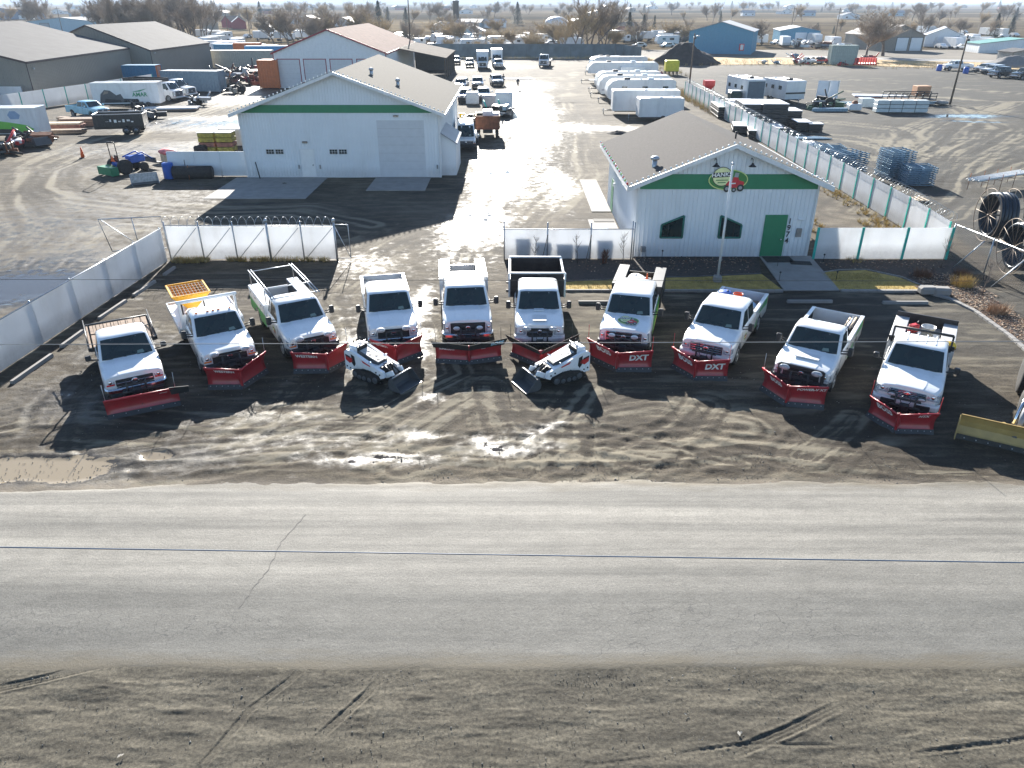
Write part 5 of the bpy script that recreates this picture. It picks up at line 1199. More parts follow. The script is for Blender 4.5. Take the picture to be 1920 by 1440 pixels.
# blue and other far buildings
def far_b(name, label, px0, px1, py, D, ze, zr, m, rm, dist=None, rz=0, cat='building', group=None, trim=None):
    (x0, y), (x1, _) = at(px0, py), at(px1, py); return gable(name, label, cat, x0, x1, y, y+D, ze, zr, m, rm, .3, .3, rib=max(.6, (x1-x0)/18), rz=R(rz), group=group, trim=trim)
o = far_b('blue_shed', 'tall blue metal shed with pale roof beyond the gravel yard', 1290, 1405, 101, 20, 5.5, 7.8, bluem, roofw, rz=-20)
b = MB(); b.bx(5.2, 6.5, -.07, -.03, .9, 2.6, redp); b.bx(5.5, 6.3, -.08, -.07, 1.1, 2.4, white2); b.build('window', o)
o = far_b('blue_shed', 'lower blue metal shed with two white doors', 1462, 1533, 80, 24, 3.7, 4.9, bluem, roofw, rz=-12)
for xa in (-1.5, 2.9): opening(o, xa, xa+3.8, .1, 3.2, siding, 'garage_door')
o = far_b('blue_shed', 'long pale blue shed with grey door behind the warehouse at left', 55, 185, 62, 20, 4.7, 6.3, ltblue, roofw)
opening(o, -10, -6, .1, 4.0, mat('door_grey', (.35, .38, .4), .5), 'garage_door', greydk, .2)
far_b('blue_shed', 'dark blue shed at the far left edge', -40, 48, 36, 30, 7, 8.4, mat('slate_blue_siding', (.08, .15, .24), .6), roofw)
far_b('long_shed', 'long low white roofed shed between two tree clumps', 130, 205, 32, 40, 4, 5.2, ltblue, roofw)
o = far_b('gable_shed', 'tan gable shed with two white doors under the bare trees', 1640, 1730, 96, 20, 4.0, 6.7, mat('tan_siding', (.26, .23, .19), .6), mat('tan_roof', (.22, .19, .17), .7), rz=4)
for xa in (-1.2, 3.0): opening(o, xa, xa+3.4, .1, 3.5, siding, 'garage_door', greydk, .2)
far_b('grey_shed', 'grey roofed white shed right of the bare trees', 1735, 1800, 88, 18, 3.1, 5.4, siding, mat('slate_roof', (.16, .18, .22), .5), rz=-25)
far_b('stable', 'long stable with green metal roof at the right edge', 1838, 1990, 100, 9, 2.3, 3.6, siding, mat('green_roof', (.12, .30, .26), .5), rz=-6)
far_b('grey_hut', 'small grey stone hut below the green roof at the right edge', 1895, 1950, 118, 6, 2.2, 2.8, mat('grey_block', (.25, .25, .24), .8), roofm)
o = far_b('white_shed', 'white roofed shed among the trees behind the machine shed', 622, 668, 62, 22, 4.0, 6.4, siding, roofw)
far_b('pale_house', 'pale blue house with bright roof left of the large cottonwoods', 862, 908, 76, 14, 3, 4.8, ltblue, roofw)
far_b('red_barn', 'dark red barn with pale roof among far trees', 438, 462, 54, 14, 3.2, 5.6, darkred, roofw, rz=20)
far_b('red_barn', 'brick red house with steep roof beside the far barn', 415, 436, 52, 12, 3.2, 5.8, darkred, roofm, rz=-20)
far_b('house', 'blue grey gabled house right of the red barn', 487, 512, 70, 12, 3, 5.4, ltblue, roofw, rz=10)
far_b('house', 'tan house with white roof in the far trees', 388, 410, 56, 14, 3, 5.4, mat('tan_siding', (.26, .23, .19), .6), roofw, rz=30)
o = thing('silo', 'tall dark concrete silo on the far horizon', 'silo', (*at(856, 50), 0)); b = MB(); b.lathe([(1.7, 0), (1.7, 12.5), (1.9, 12.5), (1.9, 13.3), (1, 13.8)], (0, 0, 0), 'Z', greydk, 14); b.build('tower', o)
o = thing('grain_dome', 'white domed tank beyond the cottonwoods', 'storage dome', (*at(1043, 52), 0)); b = MB(); b.lathe([(6.5, 0)]+[(6.5*math.cos(a), 3.8*math.sin(a)+2) for a in [k*PI/16 for k in range(8)]], (0, 0, 0), 'Z', white2, 18); b.build('shell', o)

# ================================================================ FENCES
def panel_fence(name, label, pts, h, pm, postm, bay=2.4, post_over=.0, gap=.03, thick=.05, z0=.06, coil=False, jit=0, rail=None, cat='fence', postw=.06):
    t = thing(name, label, cat, (*pts[0], 0)); o = Vector((*pts[0], 0)); k = 0
    random.seed(len(label))
    for (a, b) in zip(pts, pts[1:]):
        A = Vector((*a, 0)); B = Vector((*b, 0)); L = (B-A).length; n = max(1, round(L/bay)); d = (B-A)/n; dn = d.normalized(); nn = Vector((dn.y, -dn.x, 0)); ang = math.atan2(dn.y, dn.x)
        for i in range(n):
            q = A+d*(i+.5)-o; mb = MB(); j = random.uniform(-jit, jit)
            mb.box((q.x, q.y, z0+h/2+j*.5), (d.length-gap, thick, h+j), pm, rz=ang); mb.build('panel', t)
        for i in range(n+(1 if (a, b) == (pts[-2], pts[-1]) else 0)):
            q = A+d*i-o; mb = MB(); 
            if postm is teal: mb.box((q.x+nn.x*.04, q.y+nn.y*.04, (h+.1)/2), (.13, .05, h+.1), teal, rz=ang)
            else: mb.tube([(q.x+nn.x*postw, q.y+nn.y*postw, 0), (q.x+nn.x*postw, q.y+nn.y*postw, h+post_over)], .035, postm, 7)
            mb.build('post', t)
        if rail:
            mb = MB()
            for z in rail: mb.tube([A-o+nn*.05+Vector((0, 0, z)), B-o+nn*.05+Vector((0, 0, z))], .024, galv, 6)
            mb.build('rail', t)
        if coil:
            mb = MB(); P = []; n2 = int(L/.45*10)
            for i in range(n2): u = i/n2; P.append(A-o+(B-A)*u+Vector((0, 0, h+.32))+(nn*math.cos(i*PI/5)+Vector((0, 0, 1))*math.sin(i*PI/5))*.26)
            mb.tube(P, .010, galv, 3, cap=False); mb.build('razor_wire', t)
    return t
panel_fence('panel_fence', 'long white panel fence along the left side of the plow trucks', [(-19.9, 17.9), (-19.45, 25.0), (-18.7, 38.5)], 1.78, vinyl, galv, 2.6, .12, .012, jit=.04, rail=[1.86], postw=-.06)
fb = panel_fence('panel_fence', 'white panel fence with razor wire and diagonal braces behind the trucks', [(-18.6, 38.85), (-9.5, 38.85)], 1.80, vinyl, galv, 1.82, .35, .01, coil=True, rail=[1.92])
for k in range(5):
    b = MB(); b.tube([(k*1.82+.1, -.10, .1), (k*1.82+1.7, -.10, 1.8)], .02, galv, 6); b.build('brace', fb)
for x in (5.5, 9.1):
    b = MB(); b.tube([(x, -.16, 0), (x, -.16, 2.15)], .06, galv, 8); b.lathe([(.09, 2.15), (.1, 2.25), (.05, 2.33)], (x, -.16, 0), 'Z', galv, 8); b.build('gate_post', fb)
# cantilever gate frame sticking past the fence end, and the open frame on the left
gf = thing('gate_frame', 'open steel gate tail frame past the end of the razor wire fence', 'gate', (-9.5, 38.7, 0)); b = MB()
b.tube([(0, 0, .15), (.75, 0, .15), (.75, 0, 2.0), (0, 0, 2.0)], .025, galv); b.tube([(0, 0, 2.0), (.75, 0, .15)], .02, galv); b.build('frame', gf)
gf = thing('gate_frame', 'open steel gate frame standing in mud left of the white fence corner', 'gate', (*at(212, 476), 0), 0); b = MB()
q = Vector((*at(315, 470), 0))-gf.location; b.tube([(0, 0, .15), (q.x, q.y, .15), (q.x, q.y, 1.95), (-.35, 0, 1.95), (0, 0, .15)], .03, galv); b.tube([(-.2, 0, 1.9), (q.x*.6, q.y*.6, .15)], .022, galv); b.tube([(q.x*.5, q.y*.5, .15), (q.x*.48, q.y*.48, 1.95)], .024, galv); b.build('frame', gf)
of = panel_fence('panel_fence', 'white panel fence with shrubs in front joining the office at its left', [(-.42, 38.95), (6.6, 38.95)], 1.62, vinyl, galv, 2.35, .45, .01, rail=[1.7])
for x in (2.35, 4.7):
    b = MB(); b.tube([(x, -.1, 1.4), (x-.45, -1.6, .0)], .02, polem, 5); b.build('brace', of)
for x in (0, 6.9):
    b = MB(); b.tube([(x, -.1, 0), (x, -.1, 2.15)], .035, galv, 7); b.build('gate_post', of)
panel_fence('panel_fence', 'white panel fence with wide green posts right of the office', [(16.45, 38.9), (23.7, 38.9)], 1.70, vinyl, teal, 2.42, 0, .02)
panel_fence('panel_fence', 'long white fence with green posts running back beside the gravel yard', [(26.1, 119.0), (25.2, 80), (24.3, 45), (23.75, 39.3)], 1.9, vinyl, teal, 2.75, 0, .02, coil=True, rail=None)
panel_fence('panel_fence', 'white metal fence with blue barrel left of the shop', [(-27.55, 60.6), (-21.3, 60.6)], 1.9, siding, siding, 2.1, 0, .004)
panel_fence('panel_fence', 'white fence with dark posts below the brown warehouse', [(-64, 97), (-60.5, 112), (-58, 128)], 2.2, vinyl, teal, 4.2, 0, .02)
panel_fence('panel_fence', 'pale fence with wooden panels in front of the nearest warehouse gable', [(-86, 104.3), (-64.8, 104.3)], 2.6, vinyl, galv, 3.0, 0, .02)
panel_fence('panel_fence', 'long dark slatted fence across the back of the yard', [(-30, 205), (26, 203), (30.5, 190)], 3.2, mat('grey_blue_slats', (.13, .16, .17), .7, var=.3, vs=.5), greydk, 5.5, 0, .05, cat='fence')
# chain link at the right
cl = thing('chain_link_fence', 'chain link fence with top rail slanting towards the right edge', 'fence', (24.0, 39.3, 0)); A = Vector((24.0, 39.3, 0)); B = Vector((19.6, 20.0, 0)) ; B = Vector((*at(2120, 640), 0)); d = B-A; L = d.length; dn = d.normalized(); H_ = 1.85
n = round(L/2.7)
for i in range(n+1):
    q = dn*(L*i/n); b = MB(); b.tube([q, q+Vector((0, 0, H_+.05))], .035, galv, 7); b.build('post', cl)
b = MB(); b.tube([Vector((0, 0, H_)), dn*L+Vector((0, 0, H_))], .028, galv, 6); b.build('top_rail', cl)
b = MB(); sp_ = .13; k = -H_
wm = mat('wire_mesh', (.30, .31, .32), .5, metal=.4)
while k < L:
    for sgn in (1, -1):
        u0, z0_, u1, z1_ = (k, .03, k+H_, H_) if sgn > 0 else (k, H_, k+H_, .03)
        if u0 < 0: z0_ += sgn*(-u0); u0 = 0
        if u1 > L: z1_ -= sgn*(u1-L); u1 = L
        p, q = dn*u0+Vector((0, 0, z0_)), dn*u1+Vector((0, 0, z1_)); e_ = Vector((0, 0, .005))
        b.quad(p-e_, q-e_, q+e_, p+e_, wm)
    k += sp_
b.build('wire_mesh', cl)
for u in (.2, .45, .7):
    q = dn*L*u; b = MB(); b.tube([q+Vector((0, 0, 1.6)), q+Vector((-1.1, .3, 0))], .03, galv, 6); b.build('brace', cl)

# ================================================================ FRONT GARDEN
mulch = mat('dark_mulch', (.045, .035, .03), .95, var=.5, vs=9, bump=.8, bs=25); lawn_m = mat('dormant_lawn', (.40, .28, .07), .95, var=.25, vs=2.5, bump=.8, bs=60, dirt=.4, dcol=(.22, .17, .05))
lawn_s = lawn_m
def strip(name, lo, hi, z, m, n=40, tk=.05):
    mb = MB(); vs = []; 
    P = lo+hi[::-1]; mb.slab([(x, y, z-tk) for x, y in P], (0, 0, tk), m); return struct(name, mb)
strip('mulch_bed', [(-.3, 35.0), (3, 35.2), (6.5, 35.7), (9.5, 35.9), (12.9, 36.4)], [(-.3, 38.85), (6.7, 38.85), (6.7, 39.35), (13.6, 39.35)], .035, mulch)
strip('mulch_bed', [(15.9, 36.4), (18.5, 37.1), (20.0, 35.9), (20.6, 34.4), (21.3, 32.9), (21.3, 29.7), (20.9, 27), (20.4, 20)], [(16.4, 38.8), (23.6, 38.85), (24.0, 38.5), (23.0, 33.3), (22.2, 29.1), (21.5, 20)], .04, mulch)
strip('lawn', [(.0, 34.02), (13.2, 34.0)], [(.0, 35.0), (3, 35.2), (6.5, 35.7), (9.5, 35.9), (12.9, 36.35)], .05, lawn_m)
strip('lawn', [(16.0, 34.0), (20.0, 34.0)], [(15.6, 36.3), (16.5, 36.75), (18.5, 37.0), (19.7, 35.9), (20.3, 34.4)], .05, lawn_m)
strip('path', [(13.25, 33.9), (15.95, 33.9)], [(13.68, 39.38), (16.5, 39.38)], .07, concrete)
def kerb(name, pts, m, w=.14, h=.10):
    mb = MB()
    for a, b in zip(pts, pts[1:]):
        A, B = Vector((*a, 0)), Vector((*b, 0)); L = (B-A).length; n = max(1, round(L/.42)); d = (B-A)/n; ang = math.atan2(d.y, d.x)
        for i in range(n):
            q = A+d*(i+.5); mb.box((q.x, q.y, h/2-.02), (d.length-.015, w, h+.04), m, rz=ang, bev=.012)
    return struct(name, mb)
kerb('kerb', [(-.3, 33.93), (13.2, 33.9)], concrete); kerb('kerb', [(16.0, 33.9), (19.9, 33.85), (20.75, 32.8), (21.05, 31.2), (20.95, 28.4), (20.6, 26), (20.1, 21)], concrete, .2)
kerb('kerb', [(-.3, 35.1), (3, 35.28), (6.5, 35.78), (9.5, 35.98), (12.9, 36.46)], greydk, .06, .08); kerb('kerb', [(15.8, 36.5), (17.2, 37.05), (18.6, 37.1), (19.9, 35.95), (20.4, 34.4)], concrete, .07, .08)
# grass blades and leaves as ground cover
def scatter(name, regions, n, mats_, fn, seed, kind='stuff'):
    random.seed(seed); mb = MB(); 
    for i in range(n):
        x0, x1, y0, y1 = random.choice(regions); fn(mb, random.uniform(x0, x1), random.uniform(y0, y1), random.choice(mats_))
    o = mb.build(name, fix=False); o['kind'] = kind; return o
def blade(mb, x, y, m):
    a = random.uniform(0, 6.3); h = random.uniform(.03, .08); w_ = .008; mb.add([(x-w_*math.cos(a), y-w_*math.sin(a), .045), (x+w_*math.cos(a), y+w_*math.sin(a), .045), (x+random.uniform(-.04, .04), y+random.uniform(-.04, .04), .05+h)], [(0, 1, 2)], m)
gm1 = mat('straw_blade', (.42, .30, .09), .9); gm2 = mat('olive_blade', (.24, .20, .06), .9); gm3 = mat('pale_blade', (.50, .40, .20), .9)
scatter('grass', [(.1, 13.1, 34.1, 35.0), (3, 13, 34.1, 35.5), (9, 12.9, 35, 35.8), (16.1, 20, 34.1, 35.8), (16, 18.9, 35.5, 36.5)], 9000, [gm1, gm1, gm2, gm3], blade, 5)
def leaf(mb, x, y, m, z=.05, s=1):
    a = random.uniform(0, 6.3); r = random.uniform(.03, .075)*s; t = random.uniform(-.02, .03); c, s_ = math.cos(a)*r, math.sin(a)*r
    mb.add([(x+c, y+s_, z+t), (x-s_*.6, y+c*.6, z+.012), (x-c, y-s_, z-t*.5+.01), (x+s_*.6, y-c*.6, z+.02)], [(0, 1, 2, 3)], m)
lf = [mat('brown_leaf', (.16, .08, .045), .9), mat('tan_leaf', (.34, .22, .13), .9), mat('dark_leaf', (.07, .045, .03), .9), mat('pale_leaf', (.45, .34, .24), .9)]
scatter('fallen_leaves', [(20.4, 23.2, 33.0, 36.5), (21.0, 22.8, 29.5, 33.2), (20.9, 22.2, 24, 29.7), (19.9, 21.2, 33.3, 34.6)], 5200, lf, leaf, 6)
scatter('fallen_leaves', [(0, 13, 36.5, 38.8), (16.6, 23, 37.2, 38.8), (6.8, 13, 38, 39.3)], 900, lf, leaf, 8)
def stone(mb, x, y, m, z=.03, s=1):
    r = random.uniform(.004, .012)*s*(2.2 if random.random() < .05 else 1); a = random.uniform(0, 2); c, s_ = math.cos(a)*r, math.sin(a)*r
    mb.add([(x+c, y+s_, z), (x-s_, y+c, z), (x-c, y-s_, z), (x+s_, y-c, z), (x, y, z+r*.6), (x, y, z-.05)], [(0, 1, 4), (1, 2, 4), (2, 3, 4), (3, 0, 4), (1, 0, 5), (2, 1, 5), (3, 2, 5), (0, 3, 5)], m)
sm_ = [mat('grey_stone', (.15, .145, .13), .9), mat('dark_stone', (.06, .058, .05), .9), mat('pale_stone', (.32, .30, .26), .9)]
scatter('gravel', [(-11, 11, 7.8, 11.3), (-11, 11, 10.6, 11.5)], 3200, [sm_[0], sm_[0], sm_[1], sm_[2]], lambda mb, x, y, m: stone(mb, x, y, m, .015), 40)
scatter('gravel', [(-17, 17, 17.3, 19.5), (-17, 17, 17.3, 18.1), (-17, 18, 18, 26)], 2600, [sm_[0], sm_[2], sm_[0]], lambda mb, x, y, m: stone(mb, x, y, m, .012, 1.5), 41)
for k, (px, py, l) in enumerate(((1385, 1378, 'torn pale paper scrap lying on the verge'), (225, 1420, 'small white stone like litter piece at the lower left'), (1285, 1342, 'tiny white scrap left of the paper on the verge'))):
    b = MB(); leaf(b, 0, 0, sm_[2], .0, .9-.2*k); leaf(b, .05, .02, sm_[2], .0, .7-.2*k); o = b.build('litter'); o.location = (*at(px, py), .04); o['label'] = l; o['category'] = 'litter'
def tuft(mb, x, y, m, h=.5, n=26, sp=.22):
    for i in range(n):
        a = random.uniform(0, 6.3); r = random.uniform(0, sp*.4); q = Vector((x+math.cos(a)*r, y+math.sin(a)*r, 0)); t = Vector((math.cos(a)*random.uniform(0, sp), math.sin(a)*random.uniform(0, sp), h*random.uniform(.5, 1))); w_ = Vector((-math.sin(a), math.cos(a), 0))*.012
        mb.add([q-w_, q+w_, q+t], [(0, 1, 2)], m)
scatter('dry_weeds', [(23.0, 24.2, 45, 60), (22.2, 23.6, 40, 47), (-18.4, -16.5, 38.3, 38.75), (-15.5, -10, 38.55, 38.75), (18.2, 19.5, 38, 50)], 420, [gm1, gm3, gm1], lambda mb, x, y, m: tuft(mb, x, y, m, .35, 18, .3), 9)
# shrubs and saplings
def sapling(label, x, y, h, seed, spread=.5, nb=16, group=None, name='sapling', m=None, stems=1):
    t = thing(name, label, 'shrub' if name == 'shrub' else 'tree', (x, y, 0), 0, group); random.seed(seed); b = MB(); m = m or bark
    cr = MB()
    for s in range(stems):
        bx_, by_ = random.uniform(-.15, .15)*(stems > 1), random.uniform(-.1, .1)*(stems > 1); lean = Vector((random.uniform(-.12, .12)*(2 if stems > 1 else 1), random.uniform(-.1, .1), 1))
        P = [Vector((bx_, by_, 0))+lean*h*q for q in (0, .35, .7, 1)]; b.tube(P, [.022, .018, .012, .004], m, 5)
        for k in range(nb):
            z = random.uniform(.25, .9); q = Vector((bx_, by_, 0))+lean*h*z; a = random.uniform(0, 6.3); l = (1-z*.7)*spread*h*.5+.1
            e = q+Vector((math.cos(a)*l*.7, math.sin(a)*l*.7, l*.9)); cr.tube([q, (q+e)/2+Vector((0, 0, -.03)), e], [.009, .007, .003], m, 3)
            for j in range(3): f_ = q+(e-q)*random.uniform(.3, .9); cr.tube([f_, f_+Vector((random.uniform(-.15, .15), random.uniform(-.15, .15), random.uniform(.1, .25)))*h*.5], [.005, .002], m, 3)
    b.build('stem', t); cr.build('branches', t); return t
sapling('bare sapling nearest the gate end of the office side fence', 1.2, 38.2, 1.5, 1, group='bare saplings by the office fence'); sapling('bare sapling mid way along the fence left of the office', 3.55, 38.15, 1.6, 2, group='bare saplings by the office fence'); sapling('bare sapling beside the office corner fence bay', 6.0, 38.3, 1.7, 3, group='bare saplings by the office fence')
sapling('dense upright bare shrub between two saplings at the office fence', 4.95, 38.2, .75, 4, .5, 6, name='shrub', stems=12, m=rust)
sapling('bare sapling in front of the fence with wide green posts', 22.7, 37.4, 2.0, 5); sapling('thin leaning sapling among leaves by the chain link fence', 22.6, 33.4, 1.8, 6)
sapling('thin bare sapling in the leaf bed near the right edge', 21.6, 28.4, 1.6, 12)
for k, (x, y, l) in enumerate(((22.3, 34.6, 'tan bushy shrub beside the chain link fence'), (21.9, 31.0, 'small tan shrub in the leaf bed near the right edge'), (21.0, 36.0, 'reddish low shrub at the end of the lawn'), (23.2, 36.2, 'dry brown shrub behind the leaning sapling'))):
    t = thing('shrub', l, 'shrub', (x, y, 0)); random.seed(k); b = MB()
    for i in range(40): tuft(b, random.uniform(-.35, .35), random.uniform(-.3, .3), [gm1, lf[1], lf[0], lf[0]][k], .75-.1*k, 9, .4)
    b.build('foliage', t, fix=False)
# flagpole
fp = thing('flagpole', 'tall white flagpole on a square concrete block in the lawn', 'flagpole', (10.32, 35.25, 0)); b = MB(); b.tube([(0, 0, .3), (0, 0, 5.75)], [.06, .04], white2, 10); b.build('pole', fp)
b = MB(); b.box((0, 0, .17), (.38, .38, .38), concrete, bev=.05); b.build('base', fp); b = MB(); b.lathe([(.01, 0), (.07, .05), (.07, .1), (.01, .14)], (0, 0, 5.75), 'Z', galv, 10); b.build('finial', fp); b = MB(); b.tube([(.05, -.04, 1.2), (.06, -.04, 5.65)], .006, wt, 4); b.box((.06, -.05, 1.2), (.03, .03, .16), galv); b.build('rope', fp)
# path lights
for k, (x, y) in enumerate(((14.1, 37.6), (13.45, 35.3), (16.35, 35.4), (16.75, 38.2), (8.2, 38.9))):
    t = thing('path_light', ['small black stake light left of the path near the office door', 'small black stake light left of the path near its front', 'small black stake light right of the path near its front', 'small black stake light by the green post fence end', 'small black stake light below the left office window'][k], 'garden light', (x, y, .04)); b = MB(); b.tube([(0, 0, 0), (0, 0, .45)], .014, black, 5); b.build('stake', t); b = MB(); b.lathe([(.03, .42), (.06, .46), (.02, .52)], (0, 0, 0), 'Z', black, 8); b.build('head', t)
mt = MB(); mt.box((0, 0, 0), (1.5, 1.0, .02), rubber); o = mt.build('door_mat'); o.location = (14.5, 38.7, .085); o['label'] = 'dark mat on the path at the green office door'; o['category'] = 'mat'
mt = MB(); mt.box((0, 0, 0), (1.1, .6, .02), rubber); o = mt.build('door_mat'); o.location = (15.5, 38.1, .085); o.rotation_euler = (0, 0, -.15); o['label'] = 'smaller dark mat askew on the path beside the door mat'; o['category'] = 'mat'
# parking stops
def stop(label, a, b_, i):
    A, B = Vector((*a, 0)), Vector((*b_, 0)); d = B-A; mb = MB(); L = d.length; mb.loft([[(x, y, z) for y, z in ((-.09, 0), (.09, 0), (.06, .13), (-.06, .13))] for x in (-L/2, L/2)], concrete)
    o = mb.build('parking_stop'); o.location = ((A.x+B.x)/2, (A.y+B.y)/2, .005); o.rotation_euler = (0, 0, math.atan2(d.y, d.x)); o['label'] = label; o['category'] = 'parking stop'; o['group'] = 'concrete parking stops'
S5 = [((-18.43, 24.1), (-18.3, 26.5)), ((-18.35, 27.3), (-18.3, 28.9)), ((-18.3, 30.3), (-18.15, 32.5)), ((-18.1, 33.2), (-17.95, 35.2)), ((-17.9, 36.2), (-17.85, 37.4)), ((17.3, 32.25), (19.4, 32.25)), ((12.9, 32.4), (15.0, 32.4)), ((3.1, 32.3), (5.2, 32.3)), ((-18.6, 21.0), (-18.5, 23.2))]
SL = ['parking stop by the left fence opposite the first truck', 'short parking stop beside the first flatbed tail', 'parking stop behind the wooden deck truck', 'parking stop behind the yellow spreader', 'dirty parking stop nearest the fence corner', 'pale parking stop behind the two rightmost trucks', 'shaded parking stop behind the truck with blue cargo', 'shaded parking stop behind the dump truck mirror', 'parking stop by the left fence nearest the road']
for i, ((a, b_), l) in enumerate(zip(S5, SL)): stop(l, a, b_, i)
for k, (x, y, l) in enumerate(((20.0, 33.55, 'rounded white concrete block at the lawn corner, left one'), (20.62, 33.42, 'rounded white concrete block leaning against its neighbour at the kerb'))):
    b = MB(); b.box((0, 0, .2), (.78, .5, .40), concrete, bev=.09); o = b.build('concrete_block'); o.location = (x, y, 0); o.rotation_euler = (0, 0, -.15*k); o['label'] = l; o['category'] = 'concrete block'
# wires across the road
def wire(label, px, Y, r, m, sag=.25, x0=-60, x1=60):
    (xa, za), (xb, zb_) = zat(*px[0], Y), zat(*px[1], Y); mb = MB(); sl = (zb_-za)/(xb-xa); P = []
    for k in range(41): x = x0+(x1-x0)*k/40; P.append((x, Y, za+sl*(x-xa)))
    mb.tube(P, r, m, 5, cap=False); o = mb.build('power_line'); o['label'] = label; o['category'] = 'power line'; return o
wire('thick blue grey cable crossing above the road', [(0, 1026), (1919, 1055)], 9.6, .011, mat('blue_cable', (.05, .09, .15), .5))
wire('thin pale cable crossing in front of the plow trucks', [(0, 646), (1919, 640)], 12.5, .0075, mat('pale_cable', (.30, .29, .28), .5))
wire('thin dark cable crossing behind the truck roofs', [(0, 524), (1919, 527)], 14.0, .005, mat('dark_cable', (.06, .06, .06), .6))
# ================================================================ YARD CONTENTS
def simple_wheels(t, spots, r, w=.25, x_out=1.0):
    for x, y in spots:
        s = 1 if x > 0 else -1; b = MB(); b.lathe([(r*.6, -w/2), (r*.95, -w/2), (r, -w*.3), (r, w*.3), (r*.95, w/2), (r*.6, w/2)], (x, y, r), 'X', rubber, 14); o = b.build('wheel', t)
        c = MB(); c.lathe([(r*.58, w/2*s), (r*.3, w*.42*s), (.02, w*.46*s)], (x, y, r), 'X', galv, 12); c.build('rim', o)
def vehicle(kind, label, pos, rz, paint=white, cat=None, group='vehicles parked in the yard', sc=1, extra=None):
    big = kind == 'pickup'
    p = dict(paint=paint, zh0=1.02 if not big else 1.1, zbelt=1.16 if not big else 1.26, zroof=1.72 if not big else 1.9, ax=.92, doors=4, w=1.9 if not big else 2.0, tow=0, front='new' if not big else 'sd', grm=black, barm=chrome, bumper=black if not big else chrome, mirm=paint)
    if kind == 'pickup': p.update(hood=1.22, cab=3.5, len=5.7, axr=4.5)
    elif kind == 'suv': p.update(hood=1.15, cab=4.65, len=4.7, axr=3.75, back=.35)
    elif kind == 'van': p.update(hood=.8, cab=5.3, len=5.4, axr=4.3, zroof=2.25, back=.1, rake=.75)
    elif kind == 'sedan': p.update(hood=1.25, cab=4.0, len=4.7, axr=3.75, zh0=.85, zbelt=.98, zroof=1.42, back=.7)
    t = thing({'pickup': 'parked_pickup', 'suv': 'parked_suv', 'van': 'parked_van', 'sedan': 'parked_car'}[kind], label, cat or {'pickup': 'pickup truck', 'suv': 'car', 'van': 'van', 'sedan': 'car'}[kind], (*pos, 0), rz, group)
    cab(p, t); front_end(p, t); W = p['w']/2
    for s in (-1, 1): wheel(t, s*(W-.02), p['ax'], .37, .24); wheel(t, s*(W-.02), p['axr'], .37, .24)
    if kind == 'pickup': pickup_bed(p, t)
    if kind == 'sedan': b = MB(); b.bx(-W+.04, W-.04, 3.98, 4.7, .45, .98, paint, bev=.06); b.build('trunk', t)
    if sc != 1: t.scale = (sc,)*3
    return t
silver = mat('silver_paint', (.45, .46, .48), .3, metal=.4, coat=.5, var=.04); dk = mat('dark_paint', (.02, .025, .03), .25, coat=.7, var=.1)
blp = mat('blue_car_paint', (.04, .12, .38), .3, coat=.5); sky_p = mat('pale_blue_paint', (.30, .55, .66), .35, coat=.4); ylp = mat('yellow_car_paint', (.62, .55, .12), .4)
V = [('suv', 'white car left in the front row of cars behind the shop', (908, 192), 4, white), ('suv', 'silver dark fronted car half hidden by the shop eave', (862, 171), -4, silver), ('suv', 'pale car in the far row beside the shop roof corner', (856, 122), 5, silver),
     ('suv', 'white car nosed beside the shop wall, middle row', (871, 194), 0, blp), ('suv', 'white car alone in the middle of the second row', (896, 168), 3, white), ('suv', 'white car at the right end of the second row', (934, 163), 8, white),
     ('suv', 'yellow bumpered pale car in the last row', (881, 127), 3, silver), ('pickup', 'small white pickup in front of the white box truck in the last row', (935, 130), 2, white), ('van', 'white van with dark windows next to the shop lean-to', (874, 284), 3, white)]
for kd, l, (px, py), dg_, pt in V: vehicle(kd, l, at(px, py), R(dg_), pt)
for l, (px, py), rz_ in (('white pickup with racks at the far edge of the gravel yard', (1822, 134), -92), ):
    vehicle('pickup', l, (at(1767, 132)[0], at(1767, 132)[1]), R(-92), white)
vehicle('suv', 'white car in the group of parked cars at right edge', at(1828, 137), R(-75), silver); vehicle('suv', 'second white car close behind the first at right edge', at(1843, 140), R(-72), white); vehicle('pickup', 'dark pickup nearest in the row at the right edge', at(1858, 146), R(-72), dk); vehicle('pickup', 'black pickup cut by the right picture edge', at(1900, 149), R(-72), dk)
vehicle('pickup', 'blue pickup with pale hood beside the black dump trailer', at(196, 222), R(62), sky_p)
vehicle('sedan', 'yellow car in the last row beside the pale one', at(866, 124), R(3), ylp) if False else None

